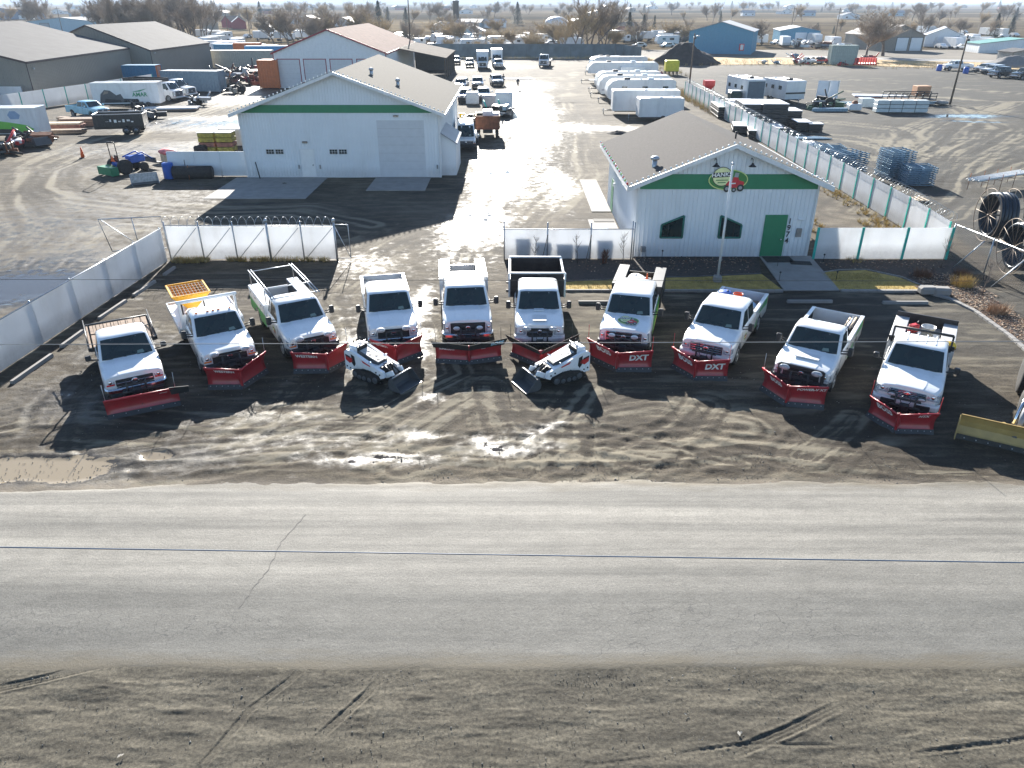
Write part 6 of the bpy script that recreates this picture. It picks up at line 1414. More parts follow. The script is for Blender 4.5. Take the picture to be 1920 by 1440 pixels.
# --- trailers, campers
def wheels_pair(t, y, W, r=.36, n=2):
    simple_wheels(t, [(s*(W-.12), y+k*.85) for s in (-1, 1) for k in range(n)], r)
def camper(label, pos, rz, L=7.5, W=1.22, H=2.9, style='round', group='white campers and trailers', stripe=None, ac=1, rear=None, slides=0, name='camper_trailer', wins=3, paint=white2):
    "front (tongue) at y=0 side"
    t = thing(name, label, 'camper' if name == 'camper_trailer' else 'trailer', (*pos, 0), rz, group); b = MB(); z0 = .55
    if style == 'round':
        prof = [(0.35, z0), (0, z0+.5), (-.05, z0+1.1), (.15, z0+1.8), (.7, H-.1), (1.3, H), (L-.3, H), (L, H-.2), (L, z0)]
    elif style == 'fifth': prof = [(1.9, z0), (1.9, 1.65), (0, 1.7), (-.15, 2.1), (.1, 2.8), (.7, H+.25), (1.4, H+.35), (L-.3, H+.25), (L, H), (L, z0)]
    else: prof = [(0, z0), (-.02, H-.1), (.1, H), (L-.05, H), (L, H-.08), (L, z0)]
    b.loft([[(x, y, z) for y, z in prof] for x in (-W, W)], paint); bd = b.build('body', t)
    b = MB(); 
    for s in (-1, 1): b.box((s*(W-.03), L/2+.4, H+.02+(.25 if style == 'fifth' else 0)), (.07, L-1.6, .06), paint, bev=.02)
    b.build('roof_edge', t)
    for s in (-1, 1):
        for k in range(wins):
            y = L*(.25+.6*k/max(1, wins-1)) if wins > 1 else L/2; b = MB(); b.box((s*(W+.01), y, 1.95), (.03, .75, .5), glass, bev=.01); b.build('window', t)
        if stripe:
            b = MB(); b.slab([(s*(W+.004), .4 if style != 'fifth' else 2, 1.05), (s*(W+.004), L-.1, 1.25), (s*(W+.004), L-.1, 1.42), (s*(W+.004), .4 if style != 'fifth' else 2, 1.17)], (s*.004, 0, 0), stripe); b.build('stripe', t)
        if slides and s == slides: b = MB(); b.bx(s*W, s*(W+.5), L*.45, L*.8, .8, H-.35, white, bev=.03); b.build('slide_out', t)
    for k in range(ac): b = MB(); b.box((0, L*(.3+.35*k), H+.12+(.3 if style == 'fifth' else 0)), (.7, .85, .24), black if k % 2 == 0 else white, bev=.08); b.build('air_conditioner', t)
    for k in range(2): b = MB(); b.box((.35*(-1)**k, L*(.5+.3*k), H+.05+(.27 if style == 'fifth' else 0)), (.38, .38, .1), white, bev=.03); b.build('roof_vent', t)
    if wins: b = MB(); b.box((-(W+.012), L*.58, 1.55), (.025, .65, 1.7), mat('door_cream', (.76, .76, .74), .45), bev=.01); b.build('door', t)
    if rear == 'dark': b = MB(); b.bx(-W+.12, W-.12, -.07, -.02, z0+.12, H-.25, mat('slate_ramp', (.12, .15, .18), .5)); b.build('ramp_door', t)
    if rear == 'band': b = MB(); b.bx(-W, W, -.09, -.02, 1.25, 1.45, black); b.build('band', t)
    b = MB(); b.bx(-W+.2, W-.2, .3, L-.2, .42, z0+.01, black); b.tube([(-.5, .4, .5), (0, -1.2, .5)], .05, black); b.tube([(.5, .4, .5), (0, -1.2, .5)], .05, black); b.tube([(0, -1.0, 0), (0, -1.0, .7)], .05, galv); b.build('chassis', t)
    wheels_pair(t, L*.55, W); return t
navy_s = mat('navy_stripe', (.05, .09, .2), .4); greyst = mat('grey_stripe', (.3, .3, .32), .4)
# the row of RVs lies side on, noses to the left
camper('long plain white cargo trailer nearest the office roof in the row', at(1146, 214), R(-92), 8.2, 1.28, 2.9, 'box', name='cargo_trailer', wins=0, ac=0)
camper('lower white cargo trailer in front of the long one, beside the office roof', at(1194, 226), R(-90), 5.2, 1.2, 2.6, 'box', name='cargo_trailer', wins=0, ac=0)
camper('white camper with rounded nose, first behind the cargo trailers', at(1135, 192), R(-88), 9.5, 1.25, 3.0, 'round', ac=2)
camper('white camper with rounded nose and dark roof units, second behind', at(1120, 182), R(-88), 10.5, 1.25, 3.0, 'round', ac=2, stripe=greyst)
camper('tall white camper with pale stripe, third in the row', at(1116, 172), R(-87), 10, 1.25, 2.95, 'round', ac=2)
camper('white fifth wheel camper with navy swoosh and dark slide frame', at(1101, 156), R(-88), 12, 1.25, 3.1, 'fifth', stripe=navy_s, ac=2, slides=1)
camper('white camper far in the row, angled away', at(1107, 140), R(-80), 11, 1.25, 2.9, 'fifth', ac=1)
camper('small old white camper at the far end of the row', at(1108, 131), R(-84), 6.5, 1.2, 2.6, 'round', ac=1, wins=2)
camper('cream camper with dark rear ramp in the gravel yard', at(1414, 194), R(8), 7.2, 1.3, 3.1, 'box', rear='dark', ac=1, wins=3)
camper('cream camper with thin black band in the gravel yard', at(1488, 194), R(14), 6.2, 1.5, 2.9, 'box', rear='band', ac=1, wins=3)
# small portable items near campers
def boxthing(name, label, cat, pos, d, m, rz=0, group=None, z=0, bev=.02, extra=()):
    bev = min(bev, d[2]*.3)
    t = thing(name, label, cat, (*pos, z), rz, group); b = MB(); b.bx(-d[0]/2, d[0]/2, -d[1]/2, d[1]/2, 0, d[2], m, bev=bev); b.build('body', t)
    for en, ex, ed, em in extra: b = MB(); b.box(ex, ed, em, bev=.01); b.build(en, t)
    return t
tk_ = boxthing('tank_cart', 'dark green tank cart with white lid left of the first camper', 'tank', at(1376, 192), (1.6, 1.6, 1.5), mat('dark_green', (.03, .06, .05), .5), .1, bev=.2); b = MB(); b.box((0, 0, 1.55), (1.5, 1.5, .12), white2, bev=.05); b.build('lid', tk_)
rs = thing('seed_hopper', 'small red hopper on legs in the gravel yard', 'hopper', (*at(1327, 177), 0)); b = MB(); b.loft([[(x*a, y*a, z) for x, y in ((-1, -1), (1, -1), (1, 1), (-1, 1))] for a, z in ((.3, .7), (.75, 1.3), (.75, 2.0))], redp); b.build('hopper', rs)
for sx in (-1, 1):
    for sy in (-1, 1): b = MB(); b.tube([(sx*.6, sy*.6, 0), (sx*.6, sy*.6, 1.3)], .04, darkred); b.build('leg', rs)
# white slabs stack, strapped
t = thing('wrapped_lumber_stack', 'long pale wrapped lumber stack with dark straps in the gravel yard', 'lumber stack', (*at(1686, 211), 0), R(-2)); k = 0
for r_ in range(3):
    for c_ in range(4): b = MB(); b.bx(-3.2+c_*1.62, -3.2+c_*1.62+1.58, -.6, .6, .1+r_*.48, .55+r_*.48, mat('wrap_pale', (.55, .60, .60), .5, var=.08), bev=.02); b.build('bundle', t)
for c_ in range(3): b = MB(); b.bx(-1.64+c_*1.62, -1.60+c_*1.62, -.63, -.6, .05, 1.5, black); b.build('strap', t)
for r_ in range(3): b = MB(); b.bx(-3.2, 3.2, -.62, -.605, .56+r_*.48-.02, .56+r_*.48, black); b.build('strap', t)
# black panel stacks with snowy white tops
def pstack(label, pos, d, h, m, top, rz=0, n=4, group=None, name='panel_stack', cat='stack', tw=None):
    t = thing(name, label, cat, (*pos, 0), rz, group); ht = h/n
    for k in range(n): b = MB(); j = random.uniform(-.04, .04); b.bx(-d[0]/2+j, d[0]/2+j, -d[1]/2, d[1]/2, .1+k*ht, .1+(k+1)*ht-.04, m, bev=.01); b.build('panel', t)
    b = MB(); b.bx(-d[0]/2, d[0]/2, -d[1]/2, d[1]/2, .1+h-.03, .1+h+.02, top); b.build('top_sheet', t); 
    for s in (-1, 1): b = MB(); b.bx(s*d[0]*.3, s*d[0]*.3+.1, -d[1]/2, d[1]/2, 0, .1, wood); b.build('runner', t)
    return t
random.seed(12); topw = mat('white_sheet_top', (.75, .75, .76), .35, var=.05)
g_ = 'black panel stacks beside the long fence'
for i, (px, py, dx, dy, h, l) in enumerate(((1440, 236, 2.8, 4.5, 2.5, 'tall black panel stack right of its neighbours, bright white top'), (1400, 234, 2.3, 5.0, 2.4, 'tall black panel stack in the middle of the dark group'), (1358, 218, 2.6, 5.5, 1.3, 'black panel stack touching the long white fence'), (1385, 211, 3.2, 3.0, 1.4, 'black panel stack furthest back in the group'),
        (1478, 232, 1.9, 3.2, 1.5, 'narrow black panel stack at the right of the group'), (1500, 244, 1.6, 2.6, .9, 'low dark slatted stack with white top'), (1525, 247, 1.5, 1.4, .8, 'small low black crate stack at the group end'))):
    pstack(l, at(px, py), (dx, dy), h, blackm, topw, R(-4), 5, g_)
for i, (px, py, l) in enumerate(((1395, 247, 'low flat white topped stack nearest the office roof'), (1425, 256, 'low flat white topped stack at the front'), (1440, 250, 'low flat white topped stack under the tall black one'))): pstack(l, at(px, py), (2.6, 3.2), .7, blackm, topw, R(-12), 2, 'low white topped stacks')
b = MB()
for k in range(7): b.box((0, k*.16, .1), (6.5-.3*k, .12, .1), pipeb, rz=.03*k)
o = b.build('pipe_bundle'); o.location = (*at(1500, 262), 0); o['label'] = 'blue grey pipes lying on the ground before the dark stacks'; o['category'] = 'pipes'
# blue gate stacks
def gstack(label, pos, d, n, rz=0):
    t = thing('livestock_panel_stack', label, 'panel stack', (*pos, 0), rz, 'stacks of blue grey gates in the gravel yard')
    for k in range(n):
        b = MB(); z = .12+k*.155; j = random.uniform(-.07, .07); yw = random.uniform(-.03, .03)
        for q in range(5): y = -d[1]/2+d[1]*q/4; b.tube([(-d[0]/2+j, y, z+.03), (-d[0]*.25+j, y+yw, z), (d[0]*.25+j, y-yw, z-.01), (d[0]/2+j, y, z+.04)], .032, pipeb, 4)
        for s in (-1, 0, 1): b.box((s*d[0]*.48+j, 0, z), (.07, d[1], .07), pipeb)
        b.build('gate_panel', t)
    return t
gstack('tallest stack of blue grey gates at the left of its pair', at(1672, 333), (1.9, 2.2), 14, .05); gstack('shorter stack of blue grey gates right of the tallest one', at(1715, 345), (2.0, 2.0), 9, -.1)
gstack('stack of blue grey gates behind the fence near the roof corner', at(1585, 324), (2.1, 2.4), 11, .2); gstack('stack of blue grey gates further back along the fence', at(1553, 300), (2.3, 2.4), 8, -.15); gstack('lowest loose heap of gates nearest the dark panel stacks', at(1520, 283), (2.6, 2.2), 4, .3)
tp = thing('crumpled_tarp', 'crumpled white tarp on gates beside the long fence', 'tarp', (*at(1512, 288), .6)); b = MB(); sack(b, (0, 0, .2), (1.2, 1.8, .7), bag, .4, 4); b.build('sheet', tp)
pl = thing('pallet', 'empty pale wooden pallets lying on gravel behind the corner post', 'pallet', (*at(1704, 377), 0), .05)
for k in range(7): b = MB(); b.box((-1.05+k*.35, 0, .16), (.2, 1.2, .03), woodp); b.build('deck_board', pl)
for k in (-1, 0, 1): b = MB(); b.bx(-1.2, 1.2, k*.5-.04, k*.5+.04, .0, .14, wood); b.build('stringer', pl)
# pipe reels
def reel(label, pos, rz, r=1.62, w=1.5, ncoil=5):
    t = thing('pipe_reel', label, 'pipe reel', (*pos, r), rz, 'steel reels of black pipe'); wirem = mat('rusty_rod', (.22, .17, .13), .6, metal=.3)
    for s in (-1, 1):
        b = MB(); b.tube([(math.cos(2*PI*k/36)*r, s*w/2, math.sin(2*PI*k/36)*r) for k in range(37)], .022, wirem, 5, cap=False)
        for k in range(12): a = 2*PI*k/12; b.tube([(0, s*(w/2-.1), 0), (math.cos(a)*r, s*w/2, math.sin(a)*r)], .016, wirem, 4)
        b.build('reel_side', t)
    b = MB(); b.tube([(0, -w/2, 0), (0, w/2, 0)], .05, wirem); b.build('axle', t)
    for c_ in range(ncoil):
        b = MB(); y = -w/2+.2+c_*(w-.4)/(ncoil-1); R_ = r*(.78+.02*(c_ % 2)); b.tube([(math.cos(2*PI*k/40)*R_, y+.03*math.sin(k*.3), math.sin(2*PI*k/40)*R_) for k in range(41)], .115, blackpipe, 8, cap=False); b.build('pipe_coil', t)
    return t
(xa, ya), (xb, yb) = at(1851, 403, 1.5), at(1892, 404, 1.5); ra = math.atan2(-(xb-xa), yb-ya)
reel('steel spoked reel of black pipe further from the chain link fence', ((xa+xb)/2, (ya+yb)/2), ra, 1.5, math.hypot(xb-xa, yb-ya)); xc, yc = at(1897, 462, 1.4); reel('steel spoked reel of black pipe nearest the chain link fence', (xc+(xb-xa)/2, yc+(yb-ya)/2), ra, 1.4, math.hypot(xb-xa, yb-ya), 6)
t = thing('pipe_bundle', 'bundle of white plastic pipes on a rack behind the reels', 'pipes', (*at(1868, 352), 0), R(-62))
for k in range(8): b = MB(); b.tube([(-.5+.14*k, -3.2-.1*(k % 3), .85+.08*(k % 2)), (-.5+.14*k, 3.2, .85+.08*(k % 2))], .075, bag, 8); b.build('pipe', t)
for y in (-2.5, -.8, .8, 2.5): b = MB(); b.tube([(-.7, y, 0), (-.7, y, 1.2), (-.7, y, .75), (.7, y, .75), (.7, y, 1.2), (.7, y, 0)], .02, rust, 5); b.build('rack', t)
# poles
def upole(label, px, py, h, lamps=1, name='light_pole'):
    x, y = at(px, py); t = thing(name, label, 'light pole' if name == 'light_pole' else 'utility pole', (x, y, 0), 0, 'wooden poles'); b = MB(); b.tube([(0, 0, 0), (.05, 0, h)], [.15, .10], polem, 8); b.build('pole', t)
    if lamps: b = MB(); b.tube([(0, 0, h-.3), (.4, -.2, h-.2)], .04, galv); b.box((.55, -.3, h-.3), (.45, .35, .18), galv, bev=.04); b.box((.1, -.2, h-.6), (.4, .25, .3), greydk, bev=.03); b.build('lamp', t)
    else: b = MB(); b.box((0, 0, h-.6), (2.2, .1, .12), polem); b.build('crossarm', t)
    return t
upole('wooden light pole beside the white camper row', 1291, 172, 8.3); upole('wooden light pole near the wrapped lumber stack', 1781, 196, 8.7)
upole('wooden pole behind the machine shed canopy', 772, 130, 14, 0, 'utility_pole')
for k, (px, py, l) in enumerate(((120, 45, 'utility pole left of the far tree clump'), (205, 45, 'utility pole at the left edge of the large tree clump'), (430, 50, 'utility pole near the far red barn'), (470, 48, 'utility pole right of the far red barn'), (1480, 50, 'utility pole behind the low blue shed'), (1563, 60, 'utility pole left of the bare yard trees'), (590, 35, 'distant utility pole above the machine shed'))): upole(l, px, py+25, 11, 0, 'utility_pole')
# --- left yard
def mural_trailer(label, pos, rz, L, H, scheme):
    t = thing('box_trailer', label, 'trailer', (*pos, 0), rz, 'white box trailers with pictures'); b = MB(); b.bx(0, L, -1.2, 1.2, .7, H, white2, bev=.05); b.build('box', t)
    b = MB(); b.bx(-.04, L+.04, -1.24, 1.24, H-.02, H+.08, white); b.build('roof_edge', t)
    q_ = 1 if scheme == 'green' else .68
    def pol(m, pts, nm='decal', y=-1.215): b = MB(); b.slab([(x*q_, y, .7+(z-.7)*(.95 if q_ == 1 else .82)) for x, z in pts], (0, -.004, 0), m); b.build(nm, t)
    if scheme == 'green':
        pol(green_l, [(.2, .8), (6.9, .8), (7.3, 1.2), (6.6, 1.6), (5.0, 1.9), (3.6, 2.1), (3.0, 2.6), (2.2, 2.7), (1.5, 2.2), (.2, 2.3)]); pol(black, [(.6, .8), (5.8, .8), (5.5, 1.2), (1.0, 1.3)], y=-1.222); pol(greydk, [(2.4, 1.7), (3.4, 1.6), (3.2, 2.4), (2.6, 2.5)], y=-1.222); pol(redp, [(.8, 1.7), (2.2, 1.7), (2.0, 2.1), (1.0, 2.1)], y=-1.222)
        pol(mat('blue_badge', (.25, .35, .5), .4), [(5.3, 2.2), (6.1, 2.2), (6.3, 2.6), (5.9, 3.0), (5.4, 3.0), (5.1, 2.6)])
    else:
        pol(greydk, [(1.2, .9), (8.4, .9), (8.2, 1.4), (5.6, 1.5), (5.2, 2.2), (4.4, 2.0), (3.4, 2.7), (2.4, 2.8), (1.6, 2.2)]); pol(black, [(2.0, .9), (5.2, .9), (5.0, 1.3), (2.3, 1.5)], y=-1.222); pol(mat('mural_brown', (.25, .2, .16), .5), [(2.0, 2.1), (3.0, 2.3), (3.1, 2.6), (2.4, 2.6)], y=-1.222)
        for k in range(4): b = MB(); b.lathe([(.22, 0), (.22, -.01)], (4.0+k*.48, -1.225, 1.1), 'Y', black, 12); b.build('decal', t)
        b = MB(); b.text('AMAR', mat('sign_green', (.03, .25, .12), .4), .85, lambda X_, Y_: Vector((5.9+X_*.8, -1.222, 1.8+Y_*.8)), bold=.03); b.build('lettering', t)
        pol(mat('sign_green', (.03, .25, .12), .4), [(7.2, 2.45), (10.2, 2.95), (8.8, 2.5)])
    b = MB(); b.bx(.5, L-.5, -.9, .9, .5, .72, black); b.build('chassis', t)
    simple_wheels(t, [(0, 0)], .01) if False else None
    for k in range(2):
        for s in (-1, 1): b = MB(); b.lathe([(.2, -.12), (.38, -.12), (.4, 0), (.38, .12), (.2, .12)], (L*.62+k*.95, s*1.0, .4), 'Y', rubber, 14); b.build('wheel', t)
    return t
x, y = at(-60, 263); mural_trailer('white box trailer with green machine mural at the left edge', (x+0, y), R(6), 7.8, 3.1, 'green')
x, y = at(178, 206); mural_trailer('white box trailer with green AMAR lettering and excavator mural', (x, y+1.0), R(8), 8.3, 3.2, 'amar')
def dump_box(t, L, W, z0, z1, m, rim=grey):
    b = MB()
    for s in (-1, 1):
        b.bx(0, L, s*W, s*(W-.06), z0, z1, m)
        for k in range(7): b.box((.3+k*(L-.6)/6, s*(W+.03), (z0+z1)/2), (.1, .06, z1-z0), m)
    b.bx(0, .06, -W+.06, W-.06, z0, z1, m); b.bx(L-.06, L, -W+.06, W-.06, z0, z1, m); b.bx(.06, L-.06, -W+.06, W-.06, z0, z0+.06, m); o = b.build('dump_body', t)
    r = MB()
    for s in (-1, 1): r.box((L/2, s*(W-.02), z1+.04), (L+.06, .16, .09), rim, bev=.02)
    for e in (0, L): r.box((e, 0, z1+.04), (.12, 2*W-.2, .09), rim, bev=.02)
    r.build('rim', o); return o
x, y = at(186, 251); t = thing('dump_trailer', 'black steel dump trailer casting a long shadow in the left yard', 'dump trailer', (x, y, 0), R(13)); dump_box(t, 4.9, 1.15, .85, 2.0, blackm)
b = MB(); b.bx(-.2, 4.7, -.45, .45, .5, .82, black); b.tube([(-1.6, 0, .5), (0, -.4, .6)], .06, black); b.tube([(-1.6, 0, .5), (0, .4, .6)], .06, black); b.build('chassis', t)
for k in range(2):
    for s in (-1, 1): b = MB(); b.lathe([(.2, -.12), (.40, -.12), (.42, 0), (.40, .12), (.2, .12)], (3.1+k*.95, s*1.28, .42), 'Y', rubber, 14); o = b.build('wheel', t); c = MB(); c.lathe([(.2, .13*s), (.05, .12*s)], (3.1+k*.95, s*1.28, .42), 'Y', galv, 10); c.build('rim', o)
random.seed(2)
for k in range(7): b = MB(); b.bx(1.2+k*.42, 1.4+k*.42+random.uniform(-.05, .12), -1.226, -1.22, 1.2+random.uniform(0, .15), 1.35+random.uniform(0, .3), wt); b.build('worn_decal', t)
def work_truck(label, pos, rz, body, group='trucks parked in the left yard', cabover=True):
    t = thing('work_truck', label, 'truck', (*pos, 0), rz, group)
    p = dict(paint=white, hood=.55 if cabover else 1.5, cab=2.1 if cabover else 3.1, len=8, axr=6.2, ax=1.0, doors=2, w=2.2, front='new', grm=black, barm=chrome, bumper=white, zh0=1.45, zbelt=1.6, zroof=2.55, rake=.55, back=.05, nose=1.5)
    cab(p, t); front_end(p, t)
    for s in (-1, 1): wheel(t, s*1.05, 1.0, .46, .28); wheel(t, s*1.05, 6.2, .46, .28, dual=True)
    q = bpy.data.objects.new('dump_bed', None); 
    if body == 'dump':
        b = MB()
        for s in (-1, 1):
            b.bx(s*1.25, s*1.19, p['cab']+.3, 8.2, 1.2, 3.0, blackm)
            for k in range(6): b.box((s*1.28, p['cab']+.5+k*.95, 2.1), (.06, .1, 1.8), blackm)
        b.bx(-1.19, 1.19, p['cab']+.3, p['cab']+.36, 1.2, 3.0, blackm); b.bx(-1.19, 1.19, 8.14, 8.2, 1.2, 3.0, blackm); b.bx(-1.19, 1.19, p['cab']+.36, 8.14, 1.2, 1.28, blackm); b.build('dump_body', t)
    elif body == 'box': b = MB(); b.bx(-1.25, 1.25, p['cab']+.2, 8.2, 1.0, 3.4, white2, bev=.04); b.build('box_body', t)
    else: b = MB(); b.bx(-1.2, 1.2, p['cab']+.3, 8.1, 1.15, 1.28, blackm); b.build('deck', t)
    b = MB(); b.bx(-.45, .45, .8, 8, .6, .9, black); b.build('chassis_rail', t); return t
work_truck('cabover truck with white cab and black dump bed in the left yard', at(338, 190), R(72), 'dump'); work_truck('white conventional truck parked behind the cabover dump truck', at(362, 184), R(70), 'flat', cabover=False)
work_truck('white box truck in the last row of the yard, nose on', at(905, 131), R(2), 'box', group='white box trucks in the last row'); work_truck('white box truck beside the first, a small pickup before it', at(932, 126), R(2), 'box', group='white box trucks in the last row')
work_truck('white truck in the yard lane seen with open sides', at(1019, 127), R(-8), 'flat', group='white box trucks in the last row')
# containers
def container(label, pos, rz, L, m, endm=None, name='shipping_container', W=2.4, H=2.6):
    t = thing(name, label, 'container', (*pos, 0), rz, 'steel containers'); b = MB(); rib_wall(b, (0, 0), (L, 0), .1, lambda u: H, m, .45, .05); rib_wall(b, (L, 0), (L, W), .1, lambda u: H, endm or m, .5, .05); rib_wall(b, (L, W), (0, W), .1, lambda u: H, m, .45, .05); rib_wall(b, (0, W), (0, 0), .1, lambda u: H, endm or m, .5, .05); b.build('wall', t)
    b = MB(); b.bx(-.03, L+.03, -.06, W+.06, H, H+.06, m); b.build('roof', t)
    b = MB()
    for x_ in (0, L):
        for y_ in (0, W): b.box((x_, y_, H/2), (.14, .14, H), m)
    b.build('corner_post', t)
    for k in (-.4, -.15, .15, .4): b = MB(); b.tube([(L+.07, W/2+k, .2), (L+.07, W/2+k, H-.15)], .02, galv, 5); b.build('lock_rod', t)
    return t
greyc = mat('grey_blue_container', (.22, .29, .34), .5, var=.12, dirt=.2); bluec = mat('blue_container', (.02, .16, .30), .5, var=.1); orangec = mat('orange_container', (.5, .13, .03), .5, var=.12, dirt=.2); sandc = mat('sand_container', (.5, .47, .38), .6)
container('grey blue container standing right of the white cabs', at(308, 172), R(-6), 9.2, greyc, H=3.0); container('turquoise container with orange end under the second warehouse', at(236, 162), R(0), 5.5, bluec, orangec, H=3.2)
t = container('tall orange storage box at the left wall of the machine shed', at(489, 166), R(-2), 3.1, orangec, W=3, H=4.2)
container('long sand coloured container behind the scrap line', at(396, 128), R(3), 13, sandc, H=3.4); container('bright blue container with white top behind the scrap line', at(464, 124), R(3), 14, mat('bright_blue', (.02, .2, .45), .5), H=4.0); container('orange brown site hut left of the bright blue container', at(442, 116), R(3), 6, orangec, H=4.0); container('dark blue container furthest in the scrap line', at(405, 112), R(0), 9, bluem, H=3.4)
container('pale green container at the gravel yard edge', at(1555, 122), R(-6), 5.6, mat('pale_green_container', (.33, .38, .34), .5), H=4.0)
# lumber piles, misc stacks in left yard
def lumber(label, pos, d, m, rz=0, n=5, group='timber piles in the left yard', name='timber_pile', mt_=None):
    t = thing(name, label, 'timber pile', (*pos, 0), rz, group); ly = max(2, int(d[2]/.2))
    for k in range(ly):
        b = MB(); j = random.uniform(-.15, .15)
        for q in range(n): b.bx(-d[0]/2+j+random.uniform(-.1, .1), d[0]/2+j+random.uniform(-.1, .1), -d[1]/2+d[1]*q/n, -d[1]/2+d[1]*(q+.85)/n, .05+k*.2, .05+k*.2+.16, (mt_ or m) if k == ly-1 else m)
        b.build('layer', t)
    return t
lumber('low timber pile with reddish boards beside the green mural trailer', at(110, 244), (5.2, 1.4, .9), mat('reddish_timber', (.30, .13, .09), .8, var=.3), R(6), mt_=woodp); lumber('grey timber pile in front of the reddish one', at(118, 250), (4.8, 1.0, .4), wood, R(8)); lumber('dark scrap timber pile under the blue pickup', at(160, 235), (5, 1.6, .9), wood, R(5)); lumber('loose board pile left of the black dump trailer', at(145, 225), (4, 1.2, .5), wood, R(8))
lumber('flat timber load on the white flatbed behind the dump trailer', at(320, 207), (7, 2, .6), wood, R(8), mt_=topw)
for i, (px, l) in enumerate(((395, 'yellow banded pallet of turf rolls on the left, behind white fence'), (428, 'yellow banded pallet of turf rolls on the right, behind white fence'))):
    x, y = at(px, 285); t = thing('banded_pallet', l, 'pallet', (x, y, 0), .02, 'yellow banded pallets')
    for k in range(4): b = MB(); b.bx(-.72, .72, -.7, .7, .15+k*.42, .52+k*.42, mat('yellow_band', (.34, .29, .05), .7, var=.5, vs=3) if k != 1 else mat('reddish_timber', (.30, .13, .09), .8, var=.3), bev=.03); b.build('board_layer', t)
    b = MB(); b.bx(-.75, .75, -.75, .75, 1.82, 1.86, topw); b.build('top_sheet', t); b = MB(); b.bx(-.7, .7, -.7, .7, 0, .12, wood); b.build('pallet_base', t)
boxthing('rubber_block', 'black rubber block left of the yellow banded pallets', 'block', at(378, 289), (1.1, .8, .8), rubber, 0, bev=.15)
boxthing('white_crate', 'long white crate partly behind the shop corner', 'crate', (at(452, 280)[0]-1.0, at(452, 280)[1]+2.5), (3.2, 1.4, 1.6), white2)
tp = thing('crumpled_tarp', 'red and pink tarp over a bin at the white fence end', 'tarp', (*at(318, 302), .7)); b = MB(); sack(b, (0, 0, .1), (1.3, 1.6, .6), mat('pink_tarp', (.65, .16, .16), .6, var=.3, vs=4), .9, 2); b.build('sheet', tp)
b = MB(); b.bx(-.5, .5, -.5, .5, 0, .7, woodp); o = b.build('wooden_crate'); o.location = (*at(318, 302), 0); o['label'] = 'wooden crate under the red tarp at the fence end'; o['category'] = 'crate'
bn = thing('plastic_barrel', 'blue plastic barrel leaning at the end of the white fence', 'barrel', (*at(319, 335), 0)); b = MB(); b.lathe([(.4, 0), (.43, .1), (.42, 1.1), (.43, 1.2), (.35, 1.25)], (0, 0, 0), 'Z', blue, 16); b.build('drum', bn); b = MB(); b.lathe([(.44, 1.0), (.44, 1.05)], (0, 0, 0), 'Z', blue, 16); b.build('rib', bn)
rl = thing('membrane_roll', 'long black membrane roll lying below the white fence', 'roll', (*at(364, 335), 0), .03); b = MB(); b.lathe([(.5, 0), (.5, 3.0)], (-1.5, 0, .5), 'X', rubber, 18); b.build('roll', rl); b = MB(); b.lathe([(.3, 0), (.28, .02)], (1.51, 0, .5), 'X', black, 14); b.build('core', rl)
for k, (px, l) in enumerate(((352, 'thin dark post leaning on the white fence'), (356, 'rusty short stake by the black roll'))): b = MB(); b.tube([(0, 0, 0), (-.15, .4, 1.5-.4*k)], .03, [black, rust][k]); o = b.build('steel_post'); o.location = (*at(px, 338), 0); o['label'] = l; o['category'] = 'post'
cone('orange traffic cone alone in the muddy left yard', (*at(156, 296), 0), 0, 1.35)
# blue tractor with green box blade
t = thing('compact_tractor', 'blue compact tractor with roll bar, front loader and green box blade', 'tractor', (*at(238, 324), 0), R(148))
b = MB(); b.bx(-.35, .35, -1.7, -.3, .7, 1.3, blue, bev=.08); b.build('engine_hood', t); b = MB(); b.bx(-.6, .6, -.3, .8, .6, .95, blue, bev=.05); b.build('fender', t); b = MB(); b.bx(-.25, .25, .15, .6, .95, 1.1, black, bev=.04); b.bx(-.25, .25, .55, .65, 1.0, 1.5, black, bev=.04); b.build('seat', t)
b = MB(); b.slab([(0, .93, 1.55), (-.3, .93, 1.05), (.3, .93, 1.05)], (0, .02, 0), orange); b.build('warning_triangle', t)
b = MB(); b.tube([(-.5, .75, .9), (-.5, .8, 2.45), (-.42, .8, 2.55), (.42, .8, 2.55), (.5, .8, 2.45), (.5, .75, .9)], .04, black); b.build('roll_bar', t)
b = MB()
for s in (-1, 1): b.tube([(s*.45, -.2, 1.2), (s*.45, -1.4, 1.5), (s*.45, -2.3, .8)], .06, blue); 
b.build('loader_arm', t); b = MB(); b.loft([[(x_, y_, z_) for y_, z_ in ((-2.3, .5), (-2.9, .45), (-2.95, .5), (-2.4, .58), (-2.35, .95), (-2.28, .95))] for x_ in (-.75, .75)], greydk); b.build('bucket', t)
for s in (-1, 1):
    b = MB(); b.lathe([(.35, -.17), (.6, -.17), (.62, 0), (.6, .17), (.35, .17)], (s*.7, .45, .62), 'X', rubber, 18); o = b.build('wheel', t); b = MB(); b.lathe([(.36, s*.1), (.05, s*.12)], (s*.7, .45, .62), 'X', wt, 14); b.build('rim', o); b = MB(); b.lathe([(.2, -.11), (.36, -.11), (.36, .11), (.2, .11)], (s*.55, -1.3, .36), 'X', rubber, 16); b.build('wheel', t)
b = MB(); b.bx(-.9, .9, 1.8, 1.86, .15, .75, green); b.bx(-.92, -.86, 1.2, 1.85, .1, .7, green); b.bx(.86, .92, 1.2, 1.85, .1, .7, green); b.bx(-.9, .9, 1.2, 1.85, .68, .74, green); b.tube([(0, .9, .7), (0, 1.6, .9)], .05, green); b.build('box_blade', t)
